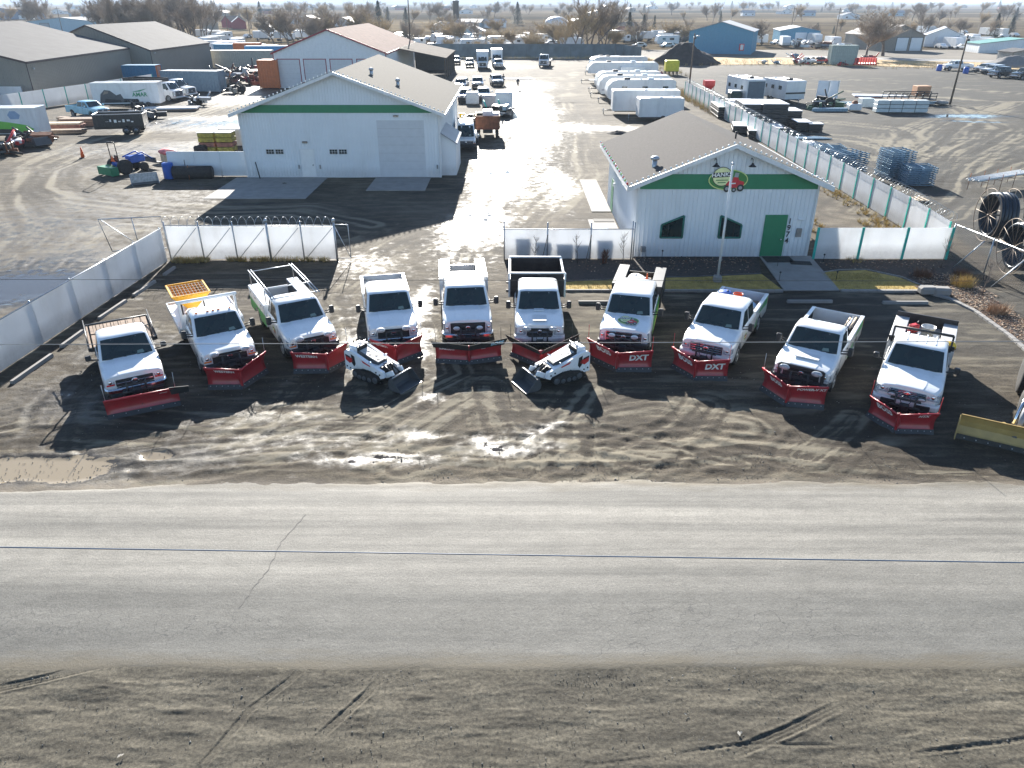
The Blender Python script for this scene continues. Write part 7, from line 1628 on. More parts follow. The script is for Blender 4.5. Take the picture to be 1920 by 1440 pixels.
bk_ = thing('loader_bucket', 'loose grey loader bucket lying beside the blue tractor', 'bucket attachment', (*at(272, 343), 0), R(30)); b = MB(); b.loft([[(x_, y_, z_) for y_, z_ in ((0, 0), (-.75, .02), (-.78, .06), (-.1, .1), (.05, .75), (.12, .75))] for x_ in (-.95, .95)], steel)
b.build('shell', bk_); b = MB()
for s in (-1, 1): b.slab([(s*.95, 0, 0), (s*.95, -.75, .02), (s*.95, .08, .75)], (s*.03, 0, 0), galv)
b.build('side_plate', bk_)
# piles of implements
random.seed(21)
def scrap(label, pos, s=1.0, cols=(steel, blackm, rust), n=14, cat='scrap heap', name='scrap_heap', group='heaps of parts and scrap'):
    t = thing(name, label, cat, (*pos, 0), random.uniform(0, 3), group); b = MB()
    for k in range(n):
        c = (random.uniform(-1, 1)*s, random.uniform(-.7, .7)*s, random.uniform(.15, .7)*s)
        if k % 3: b.box(c, (random.uniform(.3, 1.6)*s, random.uniform(.1, .5)*s, random.uniform(.1, .5)*s), random.choice(cols), rz=random.uniform(0, 3), rx=random.uniform(-.4, .4), bev=.02)
        else: b.tube([c, (c[0]+random.uniform(-1, 1)*s, c[1]+random.uniform(-1, 1)*s, random.uniform(.1, 1.3)*s)], .06*s, random.choice(cols))
    b.build('pile', t); b = MB(); 
    for k in range(3): b.lathe([(.2*s, -.1), (.4*s, -.1), (.4*s, .1), (.2*s, .1)], (random.uniform(-.8, .8)*s, random.uniform(-.6, .6)*s, .4*s), random.choice('XY'), rubber, 12)
    b.build('tyres', t); return t
SC = [((65, 275), 1.6, 'dark machinery parts below the green mural trailer', (blackm, greydk, steel, rust)), ((20, 282), 1.6, 'trailer frame parts with red piece at the left edge', (steel, redp, wt, blackm)), ((12, 290), 1.2, 'small dark parts heap at the left edge', (blackm, rust)), ((285, 222), 1.3, 'black engine shaped block in front of the mural trailer', (blackm, greydk)), ((262, 219), 1.2, 'black trailer hitch parts behind the dump trailer', (blackm, steel)),
      ((375, 197), 1.3, 'bright and black machine parts at the truck noses', (blackm, galv, wt)), ((418, 165), 2, 'dark farm implement heap near the grey container', (blackm, rust, steel)), ((440, 155), 2.6, 'dark implement line in front of the sand container', (blackm, steel)), ((425, 148), 2.2, 'tangle of black implements behind the scrap line', (blackm, rust, grey)), ((460, 147), 2.6, 'rusty implements left of the orange box', (rust, blackm)), ((474, 158), 1.8, 'low red machine beside the orange box', (darkred, rust)), ((480, 140), 2, 'dark red and black parts by the orange box', (darkred, blackm)),
      ((395, 150), 1.8, 'parts scattered behind the grey container end', (steel, blackm, rust)), ((445, 175), 1.4, 'small dark dish and parts beside the shop roof', (blackm, steel)), ((270, 205), 1.2, 'axles stacked in front of the mural trailer', (blackm, steel)),
      ((925, 218), 1.6, 'teal and grey machine parts with blue plate', (pipeb, steel, teal, grey)), ((940, 216), 1.1, 'bright blue round shield and frame in the yard', (mat('shield_blue', (.03, .28, .6), .4), steel)), ((885, 232), 1.3, 'black frame parts with yellow cap', (blackm, blackm, mat('bright_yellow', (.85, .55, .02), .3))), ((862, 238), 1.2, 'dark wheels and frame beside the shop wall', (blackm, steel)), ((868, 262), 1.1, 'white tarped parts by the shop lean-to', (bag, wt)), ((880, 270), .8, 'red mower deck near the lean-to', (redp, blackm)),
      ((1532, 205), 1.2, 'green wheeled machinery on a low trailer', (mat('machine_green', (.06, .12, .07), .5), steel)), ((1548, 200), 1.6, 'green farm machinery beside white panels', (mat('machine_green', (.06, .12, .07), .5), blackm)), ((1490, 108), 1.2, 'white and blue pump trailer in dry grass, right one', (wt, pipeb, blackm)), ((1432, 120), .9, 'white and blue pump trailer in dry grass, left one', (wt, pipeb)), ((1455, 120), .9, 'white and blue pump trailer in dry grass, middle one', (wt, pipeb)),
      ((1497, 120), 1.8, 'red frames with white cone tank', (redp, redp, wt)), ((1520, 120), 1.8, 'black and white sprayer parts', (blackm, wt, steel)), ((1543, 120), 1.6, 'red wheel rims leaning at the pale green container', (redp, darkred)), ((1580, 123), 1.0, 'low red part right of the pale green container', (redp, darkred)), ((1625, 118), 2.0, 'dark red machinery behind the plastic barriers', (redp, blackm, darkred)),
      ((1500, 90), 2.4, 'grey scrap line in front of the lower blue shed', (steel, wt, blackm)), ((1540, 92), 2.4, 'brush and scrap mound under the bare trees', (rust, wood, steel)), ((1185, 152), 1.6, 'white and grey hoses near the yellow tank', (wt, blackm)), ((1240, 160), 1.8, 'dark racks behind the camper row', (blackm, steel)), ((1300, 92), 1.6, 'parts beside the tall blue shed', (steel, wt)), ((1228, 145), 1.4, 'red brown trailer frame behind the campers', (darkred, rust))]
for (px, py), s, l, cols in SC: scrap(l, at(px, py), s, cols)
yt = boxthing('yellow_tank', 'bright yellow square tank behind the camper row', 'tank', at(1258, 140), (2.6, 2.0, 2.0), mat('tank_yellow', (.6, .55, .03), .5), 0, z=.6, bev=.15)
for k in range(4): b = MB(); b.bx(-1.2+k*.75, -1.1+k*.75, -.9, .9, -.6, .02, black); b.build('leg', yt)
for k in range(9):
    t = thing('water_barrier', 'red plastic barrier, %s' % ['left end of the row', 'second in the row', 'third in the row', 'fourth in the row', 'fifth, mid row', 'sixth in the row', 'seventh in the row', 'eighth in the row', 'right end of the row'][k], 'barrier', (*at(1600+k*4.7, 122), 0), R(90), 'row of red plastic barriers'); b = MB(); b.loft([[(x_, y_, z_) for y_, z_ in ((-.32, 0), (.32, 0), (.26, .35), (.12, .5), (.1, 1.5), (-.1, 1.5), (-.12, .5), (-.26, .35))] for x_ in (-1.0, 1.0)], mat('barrier_red', (.75, .06, .04), .5)); b.build('body', t)
for k, (px, py, l) in enumerate(((1601, 133, 'blue drum left of the white pickup at far yard edge'), (1805, 138, 'blue drum in front of the white pickup wheel'))): b = MB(); b.lathe([(.5, 0), (.52, .1), (.5, 1.1), (.4, 1.2)], (0, 0, 0), 'Z', blue, 14); o = b.build('plastic_drum'); o.location = (*at([1760, 1810][k], py), 0); o['label'] = l; o['category'] = 'drum'
# gravel yard flatbeds etc.
t = thing('flatbed_trailer', 'white decked flatbed trailer pointing left, behind wrapped lumber', 'trailer', (*at(1640, 190), 0), R(-12)); b = MB(); b.bx(-3, 4, -1.1, 1.1, .7, .85, topw); b.build('deck', t); b = MB(); b.bx(-2.8, 4, -.6, .6, .5, .7, darkred); b.build('chassis', t)
for k in range(2):
    for s in (-1, 1): b = MB(); b.lathe([(.2, -.1), (.36, -.1), (.36, .1), (.2, .1)], (1.8+k*.9, s*1.0, .36), 'Y', rubber, 12); b.build('wheel', t)
t = thing('utility_trailer', 'dark railed utility trailer behind the wrapped lumber', 'trailer', (*at(1708, 195), 0), R(-8)); b = MB(); b.bx(-3.6, 2.8, -1.1, 1.1, .6, .7, wood); b.build('deck', t)
b = MB()
for s in (-1, 1):
    b.tube([(-3.6, s*1.1, 1.5), (2.8, s*1.1, 1.5)], .06, blackm); b.tube([(-3.6, s*1.1, 1.1), (2.8, s*1.1, 1.1)], .05, blackm)
    for k in range(8): b.tube([(-3.6+k*.9, s*1.1, .6), (-3.6+k*.9, s*1.1, 1.5)], .05, blackm)
b.build('rail', t)
for s in (-1, 1): b = MB(); b.lathe([(.2, -.1), (.36, -.1), (.36, .1), (.2, .1)], (0, s*1.25, .36), 'Y', rubber, 12); b.build('wheel', t)
boxthing('wooden_crate', 'orange timber crate on the dark railed trailer', 'crate', at(1722, 192), (1.9, 1.5, 1.3), mat('orange_timber', (.5, .27, .15), .7), 0, z=.9)
for k, l in enumerate(('white panel leaning upright, left of a pair in the gravel yard', 'white framed panel leaning upright, right of the pair')): b = MB(); b.box((0, 0, 1.3), (1.6, .12, 2.4), topw, rx=-.15); b.box((.75, .0, 1.3), (.1, .2, 2.5), galv); o = b.build('upright_panel'); o.location = (*at(1540+k*18, 186), 0); o.rotation_euler = (0, 0, .3*k-.4); o['label'] = l; o['category'] = 'panel'
boxthing('white_crate', 'pale crate left of the long wrapped lumber stack', 'crate', at(1622, 200), (1.6, 1.4, 1.1), mat('wrap_pale', (.55, .60, .60), .5)); sk = thing('tool_skid', 'white skid with orange brown load in the gravel yard', 'skid', (*at(1600, 208), 0)); b = MB(); b.bx(-.8, .8, -.6, .6, .1, .9, white2, bev=.1); b.build('box', sk); b = MB(); sack(b, (0, 0, 1.0), (.7, .7, .6), rust, 0, 3); b.build('load', sk)
b = MB()
for k in range(6): b.bx(-2.4+.1*k, 2.2, -.4+k*.15, -.28+k*.15, .05, .42, pipeb)
o = b.build('beam_pile'); o.location = (*at(1555, 209), 0); o['label'] = 'blue grey beams on the ground below the green machinery'; o['category'] = 'beams'
b = MB()
for k in range(4): b.bx(-2.2, 2.4, -.4+k*.2, -.24+k*.2, .2, .4, ltblue)
o = b.build('beam_pile'); o.location = (*at(1563, 197), 0); o['label'] = 'pale blue beams behind the darker beam pile'; o['category'] = 'beams'
b = MB(); b.bx(-2.0, 2.2, -.3, .3, .1, .4, pipeb); o = b.build('beam_pile'); o.location = (*at(1745, 196), 0); o['label'] = 'blue beam right of the wrapped lumber stack'; o['category'] = 'beams'
rk = thing('boulder', 'pale rock at the foot of the leaning light pole', 'rock', (*at(1765, 197), 0)); b = MB(); sack(b, (0, 0, .3), (1.6, 1.2, .6), concrete, .2, 5); b.build('rock_body', rk); 
# dirt pile
def mound(label, pos, rx, ry, h, m, seed, cat='dirt pile', name='dirt_pile'):
    X_, Y_ = np.meshgrid(np.linspace(-1.15, 1.15, 40), np.linspace(-1.15, 1.15, 30)); r = np.hypot(X_, Y_); Z_ = np.clip(1-r, 0, 1)*h*(1+.5*(fbm(X_*3+seed, Y_*3, 4, seed)-.5))+.25*h*(fbm(X_*5, Y_*5, 3, seed+1)-.5)*(r < 1)-.1*(r >= 1)
    mb = MB(); vs = [(x*rx, y*ry, z) for x, y, z in zip(X_.ravel(), Y_.ravel(), Z_.ravel())]; fs = [(j*40+i, j*40+i+1, (j+1)*40+i+1, (j+1)*40+i) for j in range(29) for i in range(39)]
    mb.add(vs, fs, m, True); o = mb.build(name); o.location = (*pos, 0); o['label'] = label; o['category'] = cat; return o
dirtm = mat('dark_soil', (.035, .03, .028), .95, var=.3, vs=1.5, bump=.6, bs=6)
mound('large dark soil pile near the tall blue shed', at(1283, 120), 8.5, 5, 5.2, dirtm, 3); mound('grey gravel pile at the right edge', at(1900, 125), 8, 4, 2.5, mat('grey_gravel', (.2, .19, .18), .95), 5); mound('small brown soil heap behind the office roof', at(1160, 250), 1.3, 1, .4, dirtm, 8)
# rusty dump truck with white load in lane, shop machine
t = thing('rusty_loader', 'dark red farm truck with boxed white load beside the shop', 'truck', (*at(915, 262), 0), R(2)); b = MB(); b.bx(-1.2, 1.2, 0, .12, 1.0, 2.3, rust); b.bx(-1.25, -1.15, 0, 4, 1.1, 2.3, rust); b.bx(1.15, 1.25, 0, 4, 1.1, 2.3, rust); b.bx(-1.2, 1.2, 0, 4, 1.05, 1.15, darkred); b.build('bed', t)
for s in (-1, 1):
    for yy in (.8, 3.4): b = MB(); b.lathe([(.3, -.15), (.52, -.15), (.54, 0), (.52, .15), (.3, .15)], (s*.95, yy, .54), 'X', rubber, 14); b.build('wheel', t)
b = MB(); b.bx(-.5, .5, .3, 5, .6, 1.0, black); b.build('chassis', t)
for k, l in enumerate(('tall white box riding in the dark red farm truck', 'flat white box on the right of the farm truck bed', 'dark tyre stack on the left of the farm truck bed')): b = MB(); b.box((0, 0, .5), ((1.0, .8, .6)[k], 1.6, (1.5, .9, .8)[k]), (topw, topw, rubber)[k], bev=.05); o = b.build(('white_crate', 'white_crate', 'tyre_stack')[k]); x, y = at(915, 262); o.location = (x+(-.05, .75, -.85)[k], y+1.6+.5*k, 1.45); o['label'] = l; o['category'] = ('crate', 'crate', 'tyres')[k]
for k, (px, py, s, l) in enumerate(((925, 200, (3.0, 1.6, 1.5), 'grey tarped load behind the teal machine parts'), (945, 208, (2.2, 3.0, 2.4), 'white container truck body beside the blue shield'), (886, 195, (1.8, 1.2, 1.6), 'white tote between the two cars'), (872, 255, (1.6, 2.2, .9), 'white covered trailer by the lean-to'), (1045, 147, (5, 2.2, .12), 'long white plastic pipe pile on the ground'), (886, 262, (1.2, 2, .8), 'pale covered frame beside the farm truck'))):
    px = 922 if k == 4 else px; py = 148 if k == 4 else py; boxthing('covered_load' if k != 4 else 'pipe_pile', l, 'load' if k != 4 else 'pipes', at(px+(50 if k == 4 else 0), py), s, [greyst, white2, bag, bag, bag, bag][k], 0, bev=.15)
# bins behind the office fence
for k, (x, w_, h_) in enumerate(((.35, .75, 1.15), (1.45, .8, 1.0), (2.6, .85, .95), (3.55, .8, .95), (4.75, .8, 1.25))):
    t = thing('waste_bin', ['wheeled bin behind the fence nearest the driveway', 'second wheeled bin behind the office fence', 'third wheeled bin, middle of the row behind the fence', 'fourth wheeled bin behind the office fence', 'tall wheeled bin behind the fence nearest the office'][k], 'bin', (x+.2, 39.55+.12*k, 0), 0, 'wheeled bins behind the office fence'); b = MB(); b.loft([[(x_*a*w_/2, y_*a*.35, z_) for x_, y_ in ((-1, -1), (1, -1), (1, 1), (-1, 1))] for a, z_ in ((.85, .08), (1, h_))], mat('bin_blue', (.05, .12, .3), .5)); b.build('body', t); b = MB(); b.box((0, 0, h_+.04), (w_+.04, .8, .08), blue, bev=.02); b.build('lid', t)
# person walking in the lane
def person(label, pos, rz):
    t = thing('person', label, 'person', (*pos, 0), rz); me = bpy.data.meshes.new('body'); J = [(0, 0, .95), (0, 0, 1.2), (0, 0, 1.42), (0, -.01, 1.52), (0, -.02, 1.68), (.2, 0, 1.40), (.27, .02, 1.12), (.25, -.10, .88), (-.2, 0, 1.40), (-.27, -.02, 1.12), (-.24, .08, .88), (.10, 0, .90), (.12, -.12, .50), (.12, -.06, .08), (.12, -.2, .04), (-.10, 0, .90), (-.11, .10, .50), (-.11, .22, .10), (-.11, .1, .04)]
    E_ = [(0, 1), (1, 2), (2, 3), (3, 4), (2, 5), (5, 6), (6, 7), (2, 8), (8, 9), (9, 10), (0, 11), (11, 12), (12, 13), (13, 14), (0, 15), (15, 16), (16, 17), (17, 18)]; rr = [.16, .15, .17, .06, .11, .08, .055, .045, .08, .055, .045, .11, .075, .05, .045, .11, .075, .05, .045]
    me.from_pydata(J, E_, []); o = bpy.data.objects.new('body', me); C.objects.link(o); o.parent = t; md = o.modifiers.new('skin', 'SKIN'); sv = me.skin_vertices[0].data
    for i, r in enumerate(rr): sv[i].radius = (r, r*.8)
    sv[0].use_root = True; o.modifiers.new('sub', 'SUBSURF').levels = 1; me.materials.append(navy)
    h = MB(); h.lathe([(.02, -.13), (.09, -.08), (.105, 0), (.10, .07), (.06, .12), (.01, .14)], (0, -.02, 1.68), 'Z', skin, 12); h.build('head', t); h = MB(); h.lathe([(.108, .0), (.11, .05), (.08, .12), (.01, .15)], (0, 0, 1.69), 'Z', black, 12); h.build('hair', t); return t
person('person in dark clothes walking alone on the wet lane', at(971, 168), R(15)); person('person in dark clothes beside the rightmost car of the second row', at(944, 160), R(-20))
# ================================================================ TREES
def bare_tree_mesh(seed, h=12, spread=.75, depth=5, twm=twig, stems=1, tr=.28, dens=3, upright=.5, rmin=.03):
    random.seed(seed); tb = MB(); cb = MB()
    def grow(p, d, L, r, lv):
        n = 3; P = [p]; q = p; dd = d.copy()
        for k in range(n):
            dd = (dd+Vector((random.gauss(0, .14), random.gauss(0, .14), random.gauss(.03, .08)))).normalized(); q = q+dd*L/n; P.append(q)
        last = lv == depth
        (tb if lv < 2 else cb).tube(P, [r, r*.85, r*.7, r*.5 if not last else r*.2], bark if lv < 2 else twm, 5 if lv < 2 else 3, cap=False)
        if last:
            for k in range(3):
                b_ = P[random.randrange(1, 4)]; v = Vector((random.gauss(0, .5), random.gauss(0, .5), random.uniform(.1, .9)))*L*.9; w_ = Vector((v.y, -v.x, .01)).normalized()*rmin*.8; cb.add([b_-w_, b_+w_, b_+v], [(0, 1, 2)], twm)
            return
        m = dens+(1 if lv > 1 else 0)
        for k in range(m):
            t = .35+.65*(k+random.random()*.5)/m; b_ = P[0]+(P[-1]-P[0])*min(t, 1) if lv else P[min(3, 1+int(t*3))]; az = random.uniform(0, 6.3)
            if lv: b_ = P[min(3, int(t*3)+0)]
            side = Vector((math.cos(az), math.sin(az), 0)); nd = (dd*upright+side*spread*random.uniform(.5, 1.1)+Vector((0, 0, .28))).normalized()
            grow(b_, nd, L*random.uniform(.55, .82), max(r*.52, rmin), lv+1)
        grow(P[-1], dd, L*.75, r*.6, lv+1)
    for s in range(stems):
        d0 = Vector((random.uniform(-.35, .35), random.uniform(-.2, .2), 1)).normalized() if stems > 1 else Vector((0, 0, 1)); grow(Vector((random.uniform(-.3, .3)*(stems > 1), 0, 0)), d0, h*.34, tr*h/12, 0)
    return tb, cb
def bare_tree(seed, name='bare_tree', **k):
    tb, cb = bare_tree_mesh(seed, **k); t = thing(name, 'x', 'tree'); o = tb.build('trunk', t, fix=False); o = cb.build('crown', t, fix=False); return t
def evergreen(seed, h=10, w=2.4):
    random.seed(seed); t = thing('evergreen_tree', 'x', 'tree'); b = MB(); b.tube([(0, 0, 0), (0, 0, h)], [.2, .03], bark, 6); b.build('trunk', t); b = MB()
    for i in range(2600):
        z = random.random()**1.2*.95+.04; r = w*(1-z)*random.uniform(.35, 1.08)*(1+.2*math.sin(z*30)); a = random.uniform(0, 6.3); c = Vector((math.cos(a)*r, math.sin(a)*r, z*h)); s = random.uniform(.15, .45)
        u = Vector((math.cos(a), math.sin(a), -.4))*s; v = Vector((-math.sin(a), math.cos(a), random.uniform(-.3, .3)))*s*.5; b.add([c-v, c+v, c+u], [(0, 1, 2)], ever)
    b.build('crown', t, fix=False); return t
T0 = [bare_tree(1, h=12, depth=5), bare_tree(2, h=12, depth=5, stems=3, spread=.6, upright=.8, tr=.2, dens=2), bare_tree(3, h=12, depth=5, twm=twig2, spread=.8, stems=2, tr=.22, dens=2), bare_tree(4, h=12, depth=4, twm=twig, spread=.6, upright=.9, tr=.16), bare_tree(5, h=12, depth=4, twm=twig2, stems=3, spread=.7, tr=.15)]
for t_ in T0: t_['_h'] = max(v.co.z for ch in t_.children for v in ch.data.vertices)
T1 = [evergreen(1), evergreen(2, 10, 3.2)]
used = set()
def tree(k, px, py, h, label, group, sx=1.0, ev=False, rz=None):
    src = (T1 if ev else T0)[k]; key = (k, ev); base = 10.0 if ev else src['_h']
    x, y = at(px, py) if not isinstance(px, tuple) else px
    s = h/base
    if key not in used: o = src; used.add(key)
    else: o = dup(src)
    o.location = (x, y, 0); o.rotation_euler = (0, 0, rz if rz is not None else random.uniform(0, 6.3)); o.scale = (s*sx, s*sx, s); o['label'] = label; o['group'] = group; return o
random.seed(77)
def H(px, py, top): # height so that the tip shows at pixel row top
    x, y = at(px, py); return max(3, zat(px, top, y)[1])
def lab(kind, px, where): return '%s %s' % (kind, where)
cl_ = 'bare trees behind the yards'
NEAR = [(0, 1655, 105, 2, 'wide bare tree left of a pair behind the red barriers', 1.8), (0, 1622, 112, 14, 'bare forked tree with low limbs left in the pair behind the barriers', 1.5),
        (1, 1108, 100, -22, 'tallest golden brown cottonwood, right trunk, behind the slatted fence', 1.5), (2, 1085, 102, -6, 'golden cottonwood leaning left beside the tallest one', 1.4), (2, 1132, 98, -10, 'bare cottonwood right of the tallest, thin crown', 1.2),
        (2, 708, 96, 8, 'golden round crowned tree right of the machine shed ridge', 1.2), (0, 770, 100, 28, 'bare tree by the wooden pole above the canopy', .9), (3, 850, 84, 20, 'narrow bare tree beside the far silo', .6), (4, 980, 105, 45, 'golden brush tree behind the slatted fence', 1.6), (4, 1020, 108, 52, 'low golden thicket tree left of the cottonwoods', 1.7), (4, 940, 106, 60, 'low thicket tree at mid slatted fence', 1.7), (4, 900, 104, 66, 'small thicket tree behind the box trucks', 1.6), (4, 835, 104, 60, 'brushy tree behind the canopy end', 1.3),
        (2, 1055, 106, 30, 'slender golden tree at the left foot of the cottonwoods', .9), (4, 1145, 100, 40, 'brush at the right foot of the cottonwoods', 1.2),
        (0, 1428, 84, 28, 'single bare tree between the two blue sheds', 1.4), (0, 60, 60, -22, 'dark bare tree clump left, behind the pale blue shed', 1.2), (1, 88, 60, -14, 'second dark bare tree behind the pale blue shed', 1.0), (3, 1770, 75, 30, 'bare tree above the tan gable shed', 1.2), (1, 1730, 70, 18, 'wide bare tree behind the tan gable shed', 1.4), (3, 1850, 78, 26, 'dense brown tree above the green stable roof', 1.2), (0, 1800, 66, 30, 'bare tree between the grey shed and stable', 1.1)]
for k, px, py, top, l, sx in NEAR: tree(k, px, py, H(px, py, top), l, cl_, sx)
pl_ = ['leftmost', 'second', 'third', 'fourth', 'fifth', 'sixth', 'seventh', 'eighth', 'ninth', 'tenth', 'eleventh', 'twelfth', 'thirteenth', 'fourteenth', 'fifteenth', 'sixteenth', 'seventeenth', 'eighteenth', 'nineteenth', 'twentieth', 'twenty first', 'rightmost']
for i in range(22): px = 210+i*8.4+random.uniform(-4, 4); py = 84+random.uniform(-8, 6); tree([1, 0, 3][i % 3], px, py, H(px, py, random.uniform(-35, 2)), 'bare grey tree, %s from the left in the big clump behind the warehouses' % pl_[i], 'big bare tree clump behind the warehouses', 1.15)
for i in range(9): px = 215+i*20; tree(4, px, 70, H(px, 70, 42), 'low brush tree, %s along the foot of the big clump' % pl_[i], 'brush at the foot of the clump', 1.5)
for i in range(14): px = 515+i*13; py = 86+random.uniform(-8, 5); tree([0, 3, 4][i % 3], px, py, H(px, py, random.uniform(-6, 20)), 'bare tree, %s from the left in the line above the machine shed' % pl_[i], 'bare tree line above the machine shed', 1.25)
for i in range(22): px = 770+i*25+random.uniform(-8, 8); py = random.uniform(70, 96); tree([4, 3, 2, 4][i % 4], px, py, H(px, py, random.uniform(22, 48)), 'bare brushy tree, %s from the left behind the long slatted fence' % pl_[i], 'brushy trees behind the slatted fence', 1.9)
for i in range(12): px = 1320+i*50+random.uniform(-15, 15); py = random.uniform(58, 80); tree([3, 0, 4][i % 3], px, py, H(px, py, random.uniform(28, 50)), 'bare tree, %s from the left behind the blue sheds and beyond' % pl_[i], 'bare trees behind the blue sheds', 1.3)
for i, (px, py, top, w) in enumerate(((1178, 78, 22, 1.3), (1205, 76, 26, 1), (1225, 72, 28, .8), (712, 60, 0, 1.1), (1350, 44, 20, 1), (1531, 62, 42, 1.4), (1562, 64, 48, 1.3), (1540, 22, 12, 1.2), (1893, 66, 30, 1.6), (1862, 72, 24, 1.2))):
    tree(i % 2, px, py, H(px, py, top), ['dark conical evergreen, left of the pair beside the cottonwoods', 'dark evergreen, right of the pair beside the cottonwoods', 'faint narrow evergreen behind the dark pair', 'tall dark spruce behind the golden round tree', 'dark evergreen behind the tall blue shed ridge', 'short evergreen behind the low blue shed', 'second short evergreen right of the low blue shed', 'tiny far evergreen on the field edge', 'dark green tree above the stable roof end', 'dark green tree behind the stable'][i], 'evergreens beyond the yards', w, ev=True)
# far countryside: tree rows, houses, vehicles; each its own object
random.seed(5); wp = ['beyond the blue sheds', 'in the left fields', 'above the machine shed', 'by the far road', 'near the horizon', 'among the far houses']
def pos_words(px, py): 
    h = ['at the far left', 'left of the silo', 'above the shop roof', 'above the lane', 'beyond the cottonwoods', 'beyond the blue sheds', 'at the far right'][min(6, int(px/275))]; return h
cnt = {}
ordn = lambda n: ('' if n < 20 else 'second row ' if n < 40 else 'third row ')+['first', 'second', 'third', 'fourth', 'fifth', 'sixth', 'seventh', 'eighth', 'ninth', 'tenth', 'eleventh', 'twelfth', 'thirteenth', 'fourteenth', 'fifteenth', 'sixteenth', 'seventeenth', 'eighteenth', 'nineteenth', 'twentieth'][n % 20]
far_src = [T0[3], T0[4], T1[1], T0[0]]
for i in range(280):
    py = random.choice([14, 16, 18, 21, 24, 28, 33, 39, 46, 54]); px = random.uniform(-40, 1960)
    if py > 40 and 1150 < px < 1900 and random.random() < .7: continue
    k = random.choice([0, 0, 1, 1, 3, 2]); w = pos_words(px, py); x, y = at(px, py); kd = ['bare', 'golden bare', 'dark evergreen', 'spreading bare'][k]; key = (kd, w); cnt[key] = cnt.get(key, 0)+1
    o = dup(far_src[k]); h = random.uniform(7, 14)*(1+y/5000); s = h/(10 if k == 2 else far_src[k]['_h']); o.location = (x, y, 0); o.rotation_euler = (0, 0, random.uniform(0, 6)); o.scale = (s*1.15*(1+y/7000), s*1.15, s); o['label'] = '%s tree %s, %s of its kind there' % (kd, w, ordn(cnt[key]-1)); o['group'] = 'trees on the far plain'
def far_house_src(seed):
    m = [siding, white2, ltblue, mat('tan_siding', (.26, .23, .19), .6), darkred][seed % 5]; rm = [roofw, roofm, mat('slate_roof', (.16, .18, .22), .5)][seed % 3]
    t = thing('far_house', 'x', 'house'); w, d, h = 6, 5, 3.2; b = MB(); b.slab([(-w, 0, 0), (w, 0, 0), (w, 0, h), (0, 0, h+2.4), (-w, 0, h)], (0, 2*d, 0), m) if seed % 2 else b.bx(-w, w, 0, 2*d, 0, h, m); b.build('wall', t); b = MB()
    if seed % 2:
        for s in (-1, 1): b.slab([(s*(w+.4), -.4, h-.1), (0, -.4, h+2.5), (0, 2*d+.4, h+2.5), (s*(w+.4), 2*d+.4, h-.1)], (0, 0, .2), rm)
    else: b.slab([(-w-.4, -.4, h), (w+.4, -.4, h), (w+.4, d, h+2.2), (-w-.4, d, h+2.2)], (0, 0, .2), rm); b.slab([(-w-.4, d, h+2.2), (w+.4, d, h+2.2), (w+.4, 2*d+.4, h), (-w-.4, 2*d+.4, h)], (0, 0, .2), rm)
    b.build('roof', t)
    for xx in (-3.5, 3): b = MB(); b.bx(xx, xx+1.4, -.06, -.01, 1, 2.3, glass); b.build('window', t)
    return t
HS = [far_house_src(k) for k in range(6)]; hu = set()
for i in range(70):
    py = random.choice([15, 17, 19, 22, 26, 30, 36, 44, 52, 60]); px = random.uniform(-20, 1940); k = random.randrange(6)
    if py > 40 and (px < 480 or px > 1200): continue
    w = pos_words(px, py); col_ = ['white low', 'white gabled', 'pale blue low', 'tan gabled', 'dark red low', 'white gabled'][k]; key = (col_, w); cnt[key] = cnt.get(key, 0)+1
    if k in hu: o = dup(HS[k])
    else: o = HS[k]; hu.add(k)
    x, y = at(px, py); s = .62+y/2800; o.location = (x, y, 0); o.rotation_euler = (0, 0, random.uniform(-.6, .6)); o.scale = (s*random.uniform(.9, 1.6), s, s); o['label'] = '%s house %s, %s of its kind there' % (col_, w, ordn(cnt[key]-1)); o['group'] = 'houses on the far plain'
for k in range(6):
    if k not in hu: HS[k].location = (*at(700+30*k, 30), 0); HS[k]['label'] = 'spare'
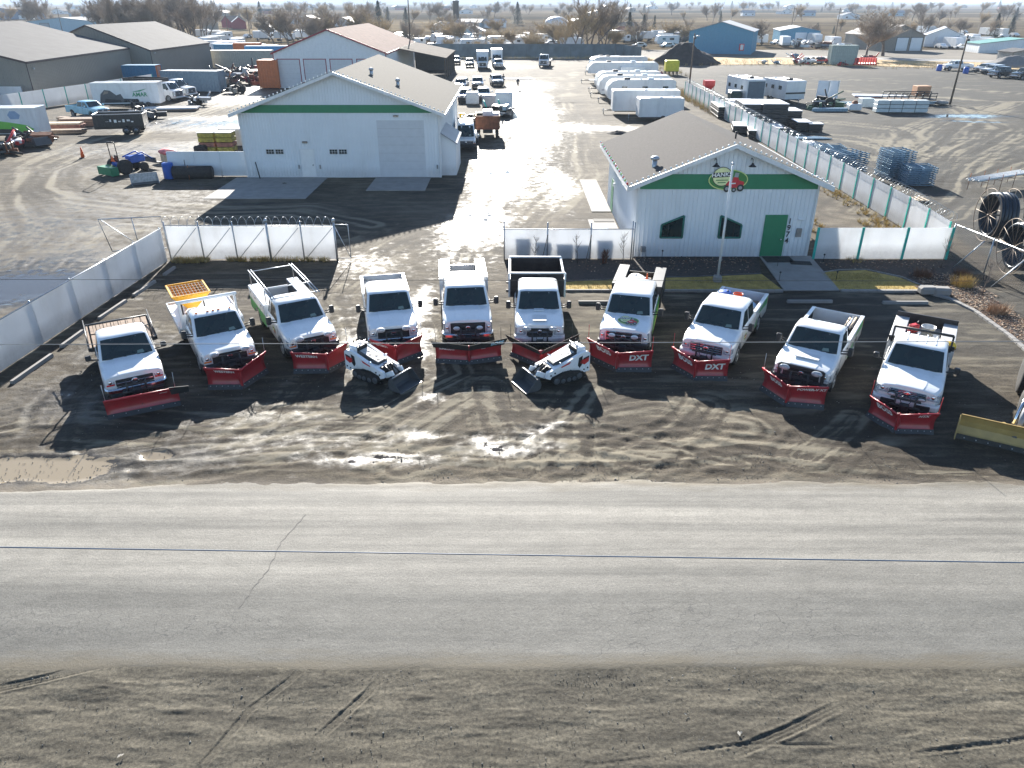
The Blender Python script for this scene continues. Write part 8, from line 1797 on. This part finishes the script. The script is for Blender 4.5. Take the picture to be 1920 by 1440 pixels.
# storage yard beyond the fence: vehicles and campers too small to show parts
def blob_src(kind):
    t = thing({'rv': 'stored_camper', 'car': 'stored_car', 'truck': 'stored_truck', 'tank': 'tanker_trailer'}[kind], 'x', {'rv': 'camper', 'car': 'car', 'truck': 'truck', 'tank': 'tanker'}[kind]); b = MB(); g = MB()
    if kind == 'rv': b.loft([[(x, y, z) for x, z in ((-3.6, .5), (-3.9, 1.2), (-3.4, 2.8), (-2.8, 3.0), (3.7, 3.0), (3.8, .5))] for y in (-1.2, 1.2)], white2); g.bx(-2, -1, -1.23, -1.2, 1.6, 2.2, glass); g.bx(.5, 2, -1.23, -1.2, 1.6, 2.2, glass)
    elif kind == 'car': b.loft([[(x, y, z) for x, z in ((-2.2, .35), (-2.3, .8), (-1.2, .95), (-.6, 1.5), (1.3, 1.5), (2.2, .95), (2.3, .4))] for y in (-.85, .85)], white); g.bx(-.5, 1.2, -.87, -.85, .95, 1.4, glass)
    elif kind == 'truck': b.bx(-3.5, 1.8, -1.2, 1.2, 1.0, 3.3, white2, bev=.05); b.bx(2, 4, -1.1, 1.1, .6, 2.6, white, bev=.2); g.bx(3, 3.8, -1.13, -1.1, 1.6, 2.3, glass)
    else: b.lathe([(.3, -5), (1.2, -4.8), (1.25, 4.8), (.3, 5)], (0, 0, 2.2), 'X', galv, 14); g.bx(-4.5, 4.5, -.5, .5, .6, 1.0, black)
    b.build('body', t); g.build('window' if kind != 'tank' else 'chassis', t); w_ = MB()
    for x in ((-2, 2) if kind != 'car' else (-1.4, 1.4)): w_ = MB(); w_.lathe([(.4, -1.2), (.4, 1.2)], (x, 0, .4), 'Y', rubber, 10); w_.build('wheel', t)
    return t
BS = {k: blob_src(k) for k in ('rv', 'car', 'truck', 'tank')}; bu = set(); random.seed(31)
zones = [((380, 500), (68, 108), 34, 'behind the scrap line'), ((520, 590), (66, 84), 8, 'left above the machine shed'), ((720, 1110), (76, 94), 54, 'in the storage lot behind the slatted fence'), ((1150, 1290), (72, 92), 16, 'in front of the evergreens'), ((1410, 1660), (76, 92), 16, 'between the blue sheds and bare trees'), ((1745, 1900), (76, 96), 16, 'around the grey roofed shed'), ((1690, 1920), (62, 74), 10, 'behind the stable')]
for (xa, xb), (ya, yb), n, w in zones:
    for i in range(n):
        k = random.choice(['rv', 'rv', 'car', 'car', 'truck'] if w[:8] != 'in front' else ['tank', 'truck', 'rv', 'car']); px, py = random.uniform(xa, xb), random.uniform(ya, yb); key = (k, w); cnt[key] = cnt.get(key, 0)+1
        if k in bu: o = dup(BS[k])
        else: o = BS[k]; bu.add(k)
        o.location = (*at(px, py), 0); o.rotation_euler = (0, 0, random.choice([0, .2, -.3, 1.4, 1.6, 3.1])); o['label'] = 'white %s %s, %s placed there' % ({'rv': 'camper', 'car': 'car', 'truck': 'box truck', 'tank': 'tanker'}[k], w, ordn(cnt[key]-1)); o['group'] = 'vehicles stored '+w
# dry grass along yard edges
random.seed(9)
def tuft_far(mb, x, y, m): tuft(mb, x, y, m, .9, 7, .8)
o = scatter('dry_grass', [(30, 75, 176, 196), (75, 120, 168, 186), (26, 34, 150, 200), (24.8, 27.5, 95, 125), (-30, 26, 200, 202.5)], 2600, [gm3, gm1, drygrass], tuft_far, 10)
strip('grass_verge', [(28, 178), (60, 182), (100, 170), (130, 160)], [(26, 202), (60, 206), (110, 196), (140, 180)], .05, drygrass)
strip('side_road', [(70, 206), (150, 168)], [(74, 214), (160, 174)], .07, concrete)
# ---------------------------------------------------------------- haze
hz = bpy.data.materials.new('haze_air'); hz.use_nodes = True; nt = hz.node_tree; nt.nodes.remove(nt.nodes['Principled BSDF']); pv = nt.nodes.new('ShaderNodeVolumePrincipled'); pv.inputs['Density'].default_value = HAZE; pv.inputs['Color'].default_value = (.7, .83, 1, 1); pv.inputs['Anisotropy'].default_value = 0
nt.links.new(pv.outputs[0], nt.nodes['Material Output'].inputs['Volume'])
mb = MB(); mb.bx(-9400, 9400, -300, 11600, -3, 130, hz); o = mb.build('haze'); o['kind'] = 'stuff'
